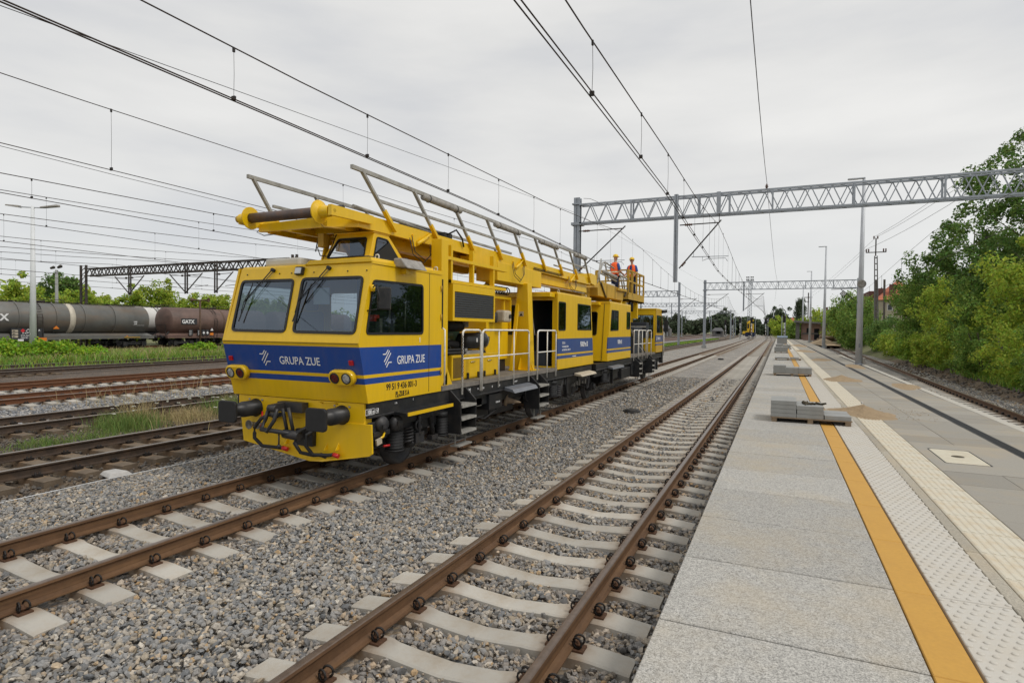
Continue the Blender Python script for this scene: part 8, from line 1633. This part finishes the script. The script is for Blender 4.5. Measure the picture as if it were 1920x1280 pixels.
def field(x0, x1, y0, y1, n, z, clump=0, seed=0):
    r_ = np.random.default_rng(seed); P = np.stack([r_.uniform(x0, x1, n), r_.uniform(y0, y1, n), np.full(n, z)], 1)
    if clump: k = np.sin(P[:, 0] * 1.9 + seed) * np.sin(P[:, 1] * 1.3 + seed * 2) + np.sin(P[:, 0] * .6) * .5 + r_.uniform(-.7, .7, n); P = P[k > clump]
    return P
P = field(-50, -39.6, 16, 64, 60000, 0); grass('meadow_grass', P, .42, 'grass_green', 'green grass strip between the sidings and the tank wagons', .03, seed=2)
P = field(-50, -39.6, 16, 64, 9000, 0); grass('meadow_grass', P, .6, 'grass_straw', 'straw coloured stalks in the grass strip', .018, seed=3)
P = field(-39.6, -35.6, 16, 50, 5000, -.1, .3, 3); grass('meadow_grass', P, .35, 'grass_green', 'grass creeping between the dark sidings', .02, seed=4)
def tuft(cx_, cy_, r_, n, h, m, l, seed, w_=.006): q = np.random.default_rng(seed); P = np.stack([q.normal(cx_, r_, n), q.normal(cy_, r_, n), np.full(n, -.29)], 1); P = P[np.abs(np.abs(P[:, 0] + 17.0) - .7535) > .08]; P = P[::2]; grass('weeds', P, h, m, l, w_, seed=seed)
for i, (x, y, r_, n, h, m) in enumerate(((-15.0, 9.6, .35, 2600, .42, 'weed_green'), (-15.1, 9.9, .2, 500, .75, 'grass_straw'), (-15.0, 12.9, .42, 3000, .5, 'weed_green'), (-14.8, 13.0, .3, 700, .7, 'grass_straw'), (-15.1, 11.3, .4, 1400, .35, 'grass_straw'), (-14.5, 7.4, .25, 900, .18, 'weed_green'), (-14.2, 8.4, .35, 900, .22, 'weed_green'), (-14.4, 6.2, .3, 600, .12, 'weed_green'), (-15.2, 15.2, .4, 1600, .45, 'weed_green'), (-14.5, 11.0, .8, 700, .35, 'grass_straw'), (-14.6, 14.5, .8, 1500, .4, 'grass_straw'), (-20, 15, 1.4, 160, .8, 'grass_straw'), (-19.6, 12, .7, 90, .7, 'grass_straw'), (-15.4, 18, .8, 1500, .6, 'weed_green'))):
    tuft(x, y, r_, n, h, m, ['dense green weeds with white umbels beside the old track', 'tall dry stalks in the first clump of weeds', 'second dense clump of green weeds before the buffer', 'tall dry stalks in the second clump of weeds', 'dry grass between the two clumps', 'small bright weeds left of the clumps', 'small weeds before the first clump', 'tiny weeds at the left', 'weeds behind the left buffer', 'thin dry grass on the dirt', 'thin dry grass behind the buffer', 'sparse stalks by the rust red rails', 'sparse stalks nearer by the rust red rails', 'weeds hidden behind the train'][i], 60 + i)
r_ = np.random.default_rng(8); b = MB()
for i in range(40):
    x, y = r_.normal(-15.1, .5), r_.uniform(8.9, 13.6); z = r_.uniform(.15, .45)
    for k in range(5): a = r_.uniform(0, 6.28); b.cbox((x + .03 * math.cos(a), y + .03 * math.sin(a), z + r_.uniform(-.01, .01)), (.03, .03, .006), a)
b.build('flower_heads', 'flower_white', kind='stuff', label='small white umbel flowers above the weeds')
P = field(-30, -16.5, 60, 200, 60000, -.2); k = (P[:, 0] < np.array([float(v) for v in T3(P[:, 1])]) - 1.4) & (P[:, 0] > np.array([float(v) for v in T4(P[:, 1])]) + 1.4); grass('meadow_grass', P[k], .35, 'grass_green', 'green strip between the old tracks beyond the work train', .09, seed=9)
P = field(8.6, 12.5, 20, 75, 26000, 0); P[:, 2] = -.31 + .75 * np.clip((P[:, 0] - np.array([float(v) for v in TR(P[:, 1])]) - 2.4) / 2.6, 0, 1) ** .8; P = P[(P[:, 0] > np.array([float(v) for v in TR(P[:, 1])]) + 3.1) & (np.sin(P[:, 0] * 2) * np.sin(P[:, 1] * .8) > -.35)]; grass('bank_grass', P, .35, 'grass_green', 'green undergrowth along the foot of the bushes', .02, seed=10)

for i, (x, y, h, w_, d_) in enumerate(((8.9, 23.2, .5, .8, 1.4), (9.2, 27.6, .6, .9, 1.8), (9.6, 32.2, .55, .9, 2.0), (9.9, 37, .6, 1.0, 2.2), (10.3, 43, .7, 1.2, 3), (10.6, 50, .8, 1.3, 4), (9.1, 19.2, .5, .8, 1.2))):
    bush(x, y, .1, h, w_, d_, 'leaf_bright', ['smallest nearest weed clump on the bare bank', 'weed clump under the drooping branches', 'weed clump halfway up the bank', 'weed clump by the rail ballast', 'weed clump before the light bush', 'weed clump before the lush low bush', 'weed clump at the very right edge of the ballast'][i], 520 + i, 26, 70, .07, .16, group='small weed clumps on the bare bank')
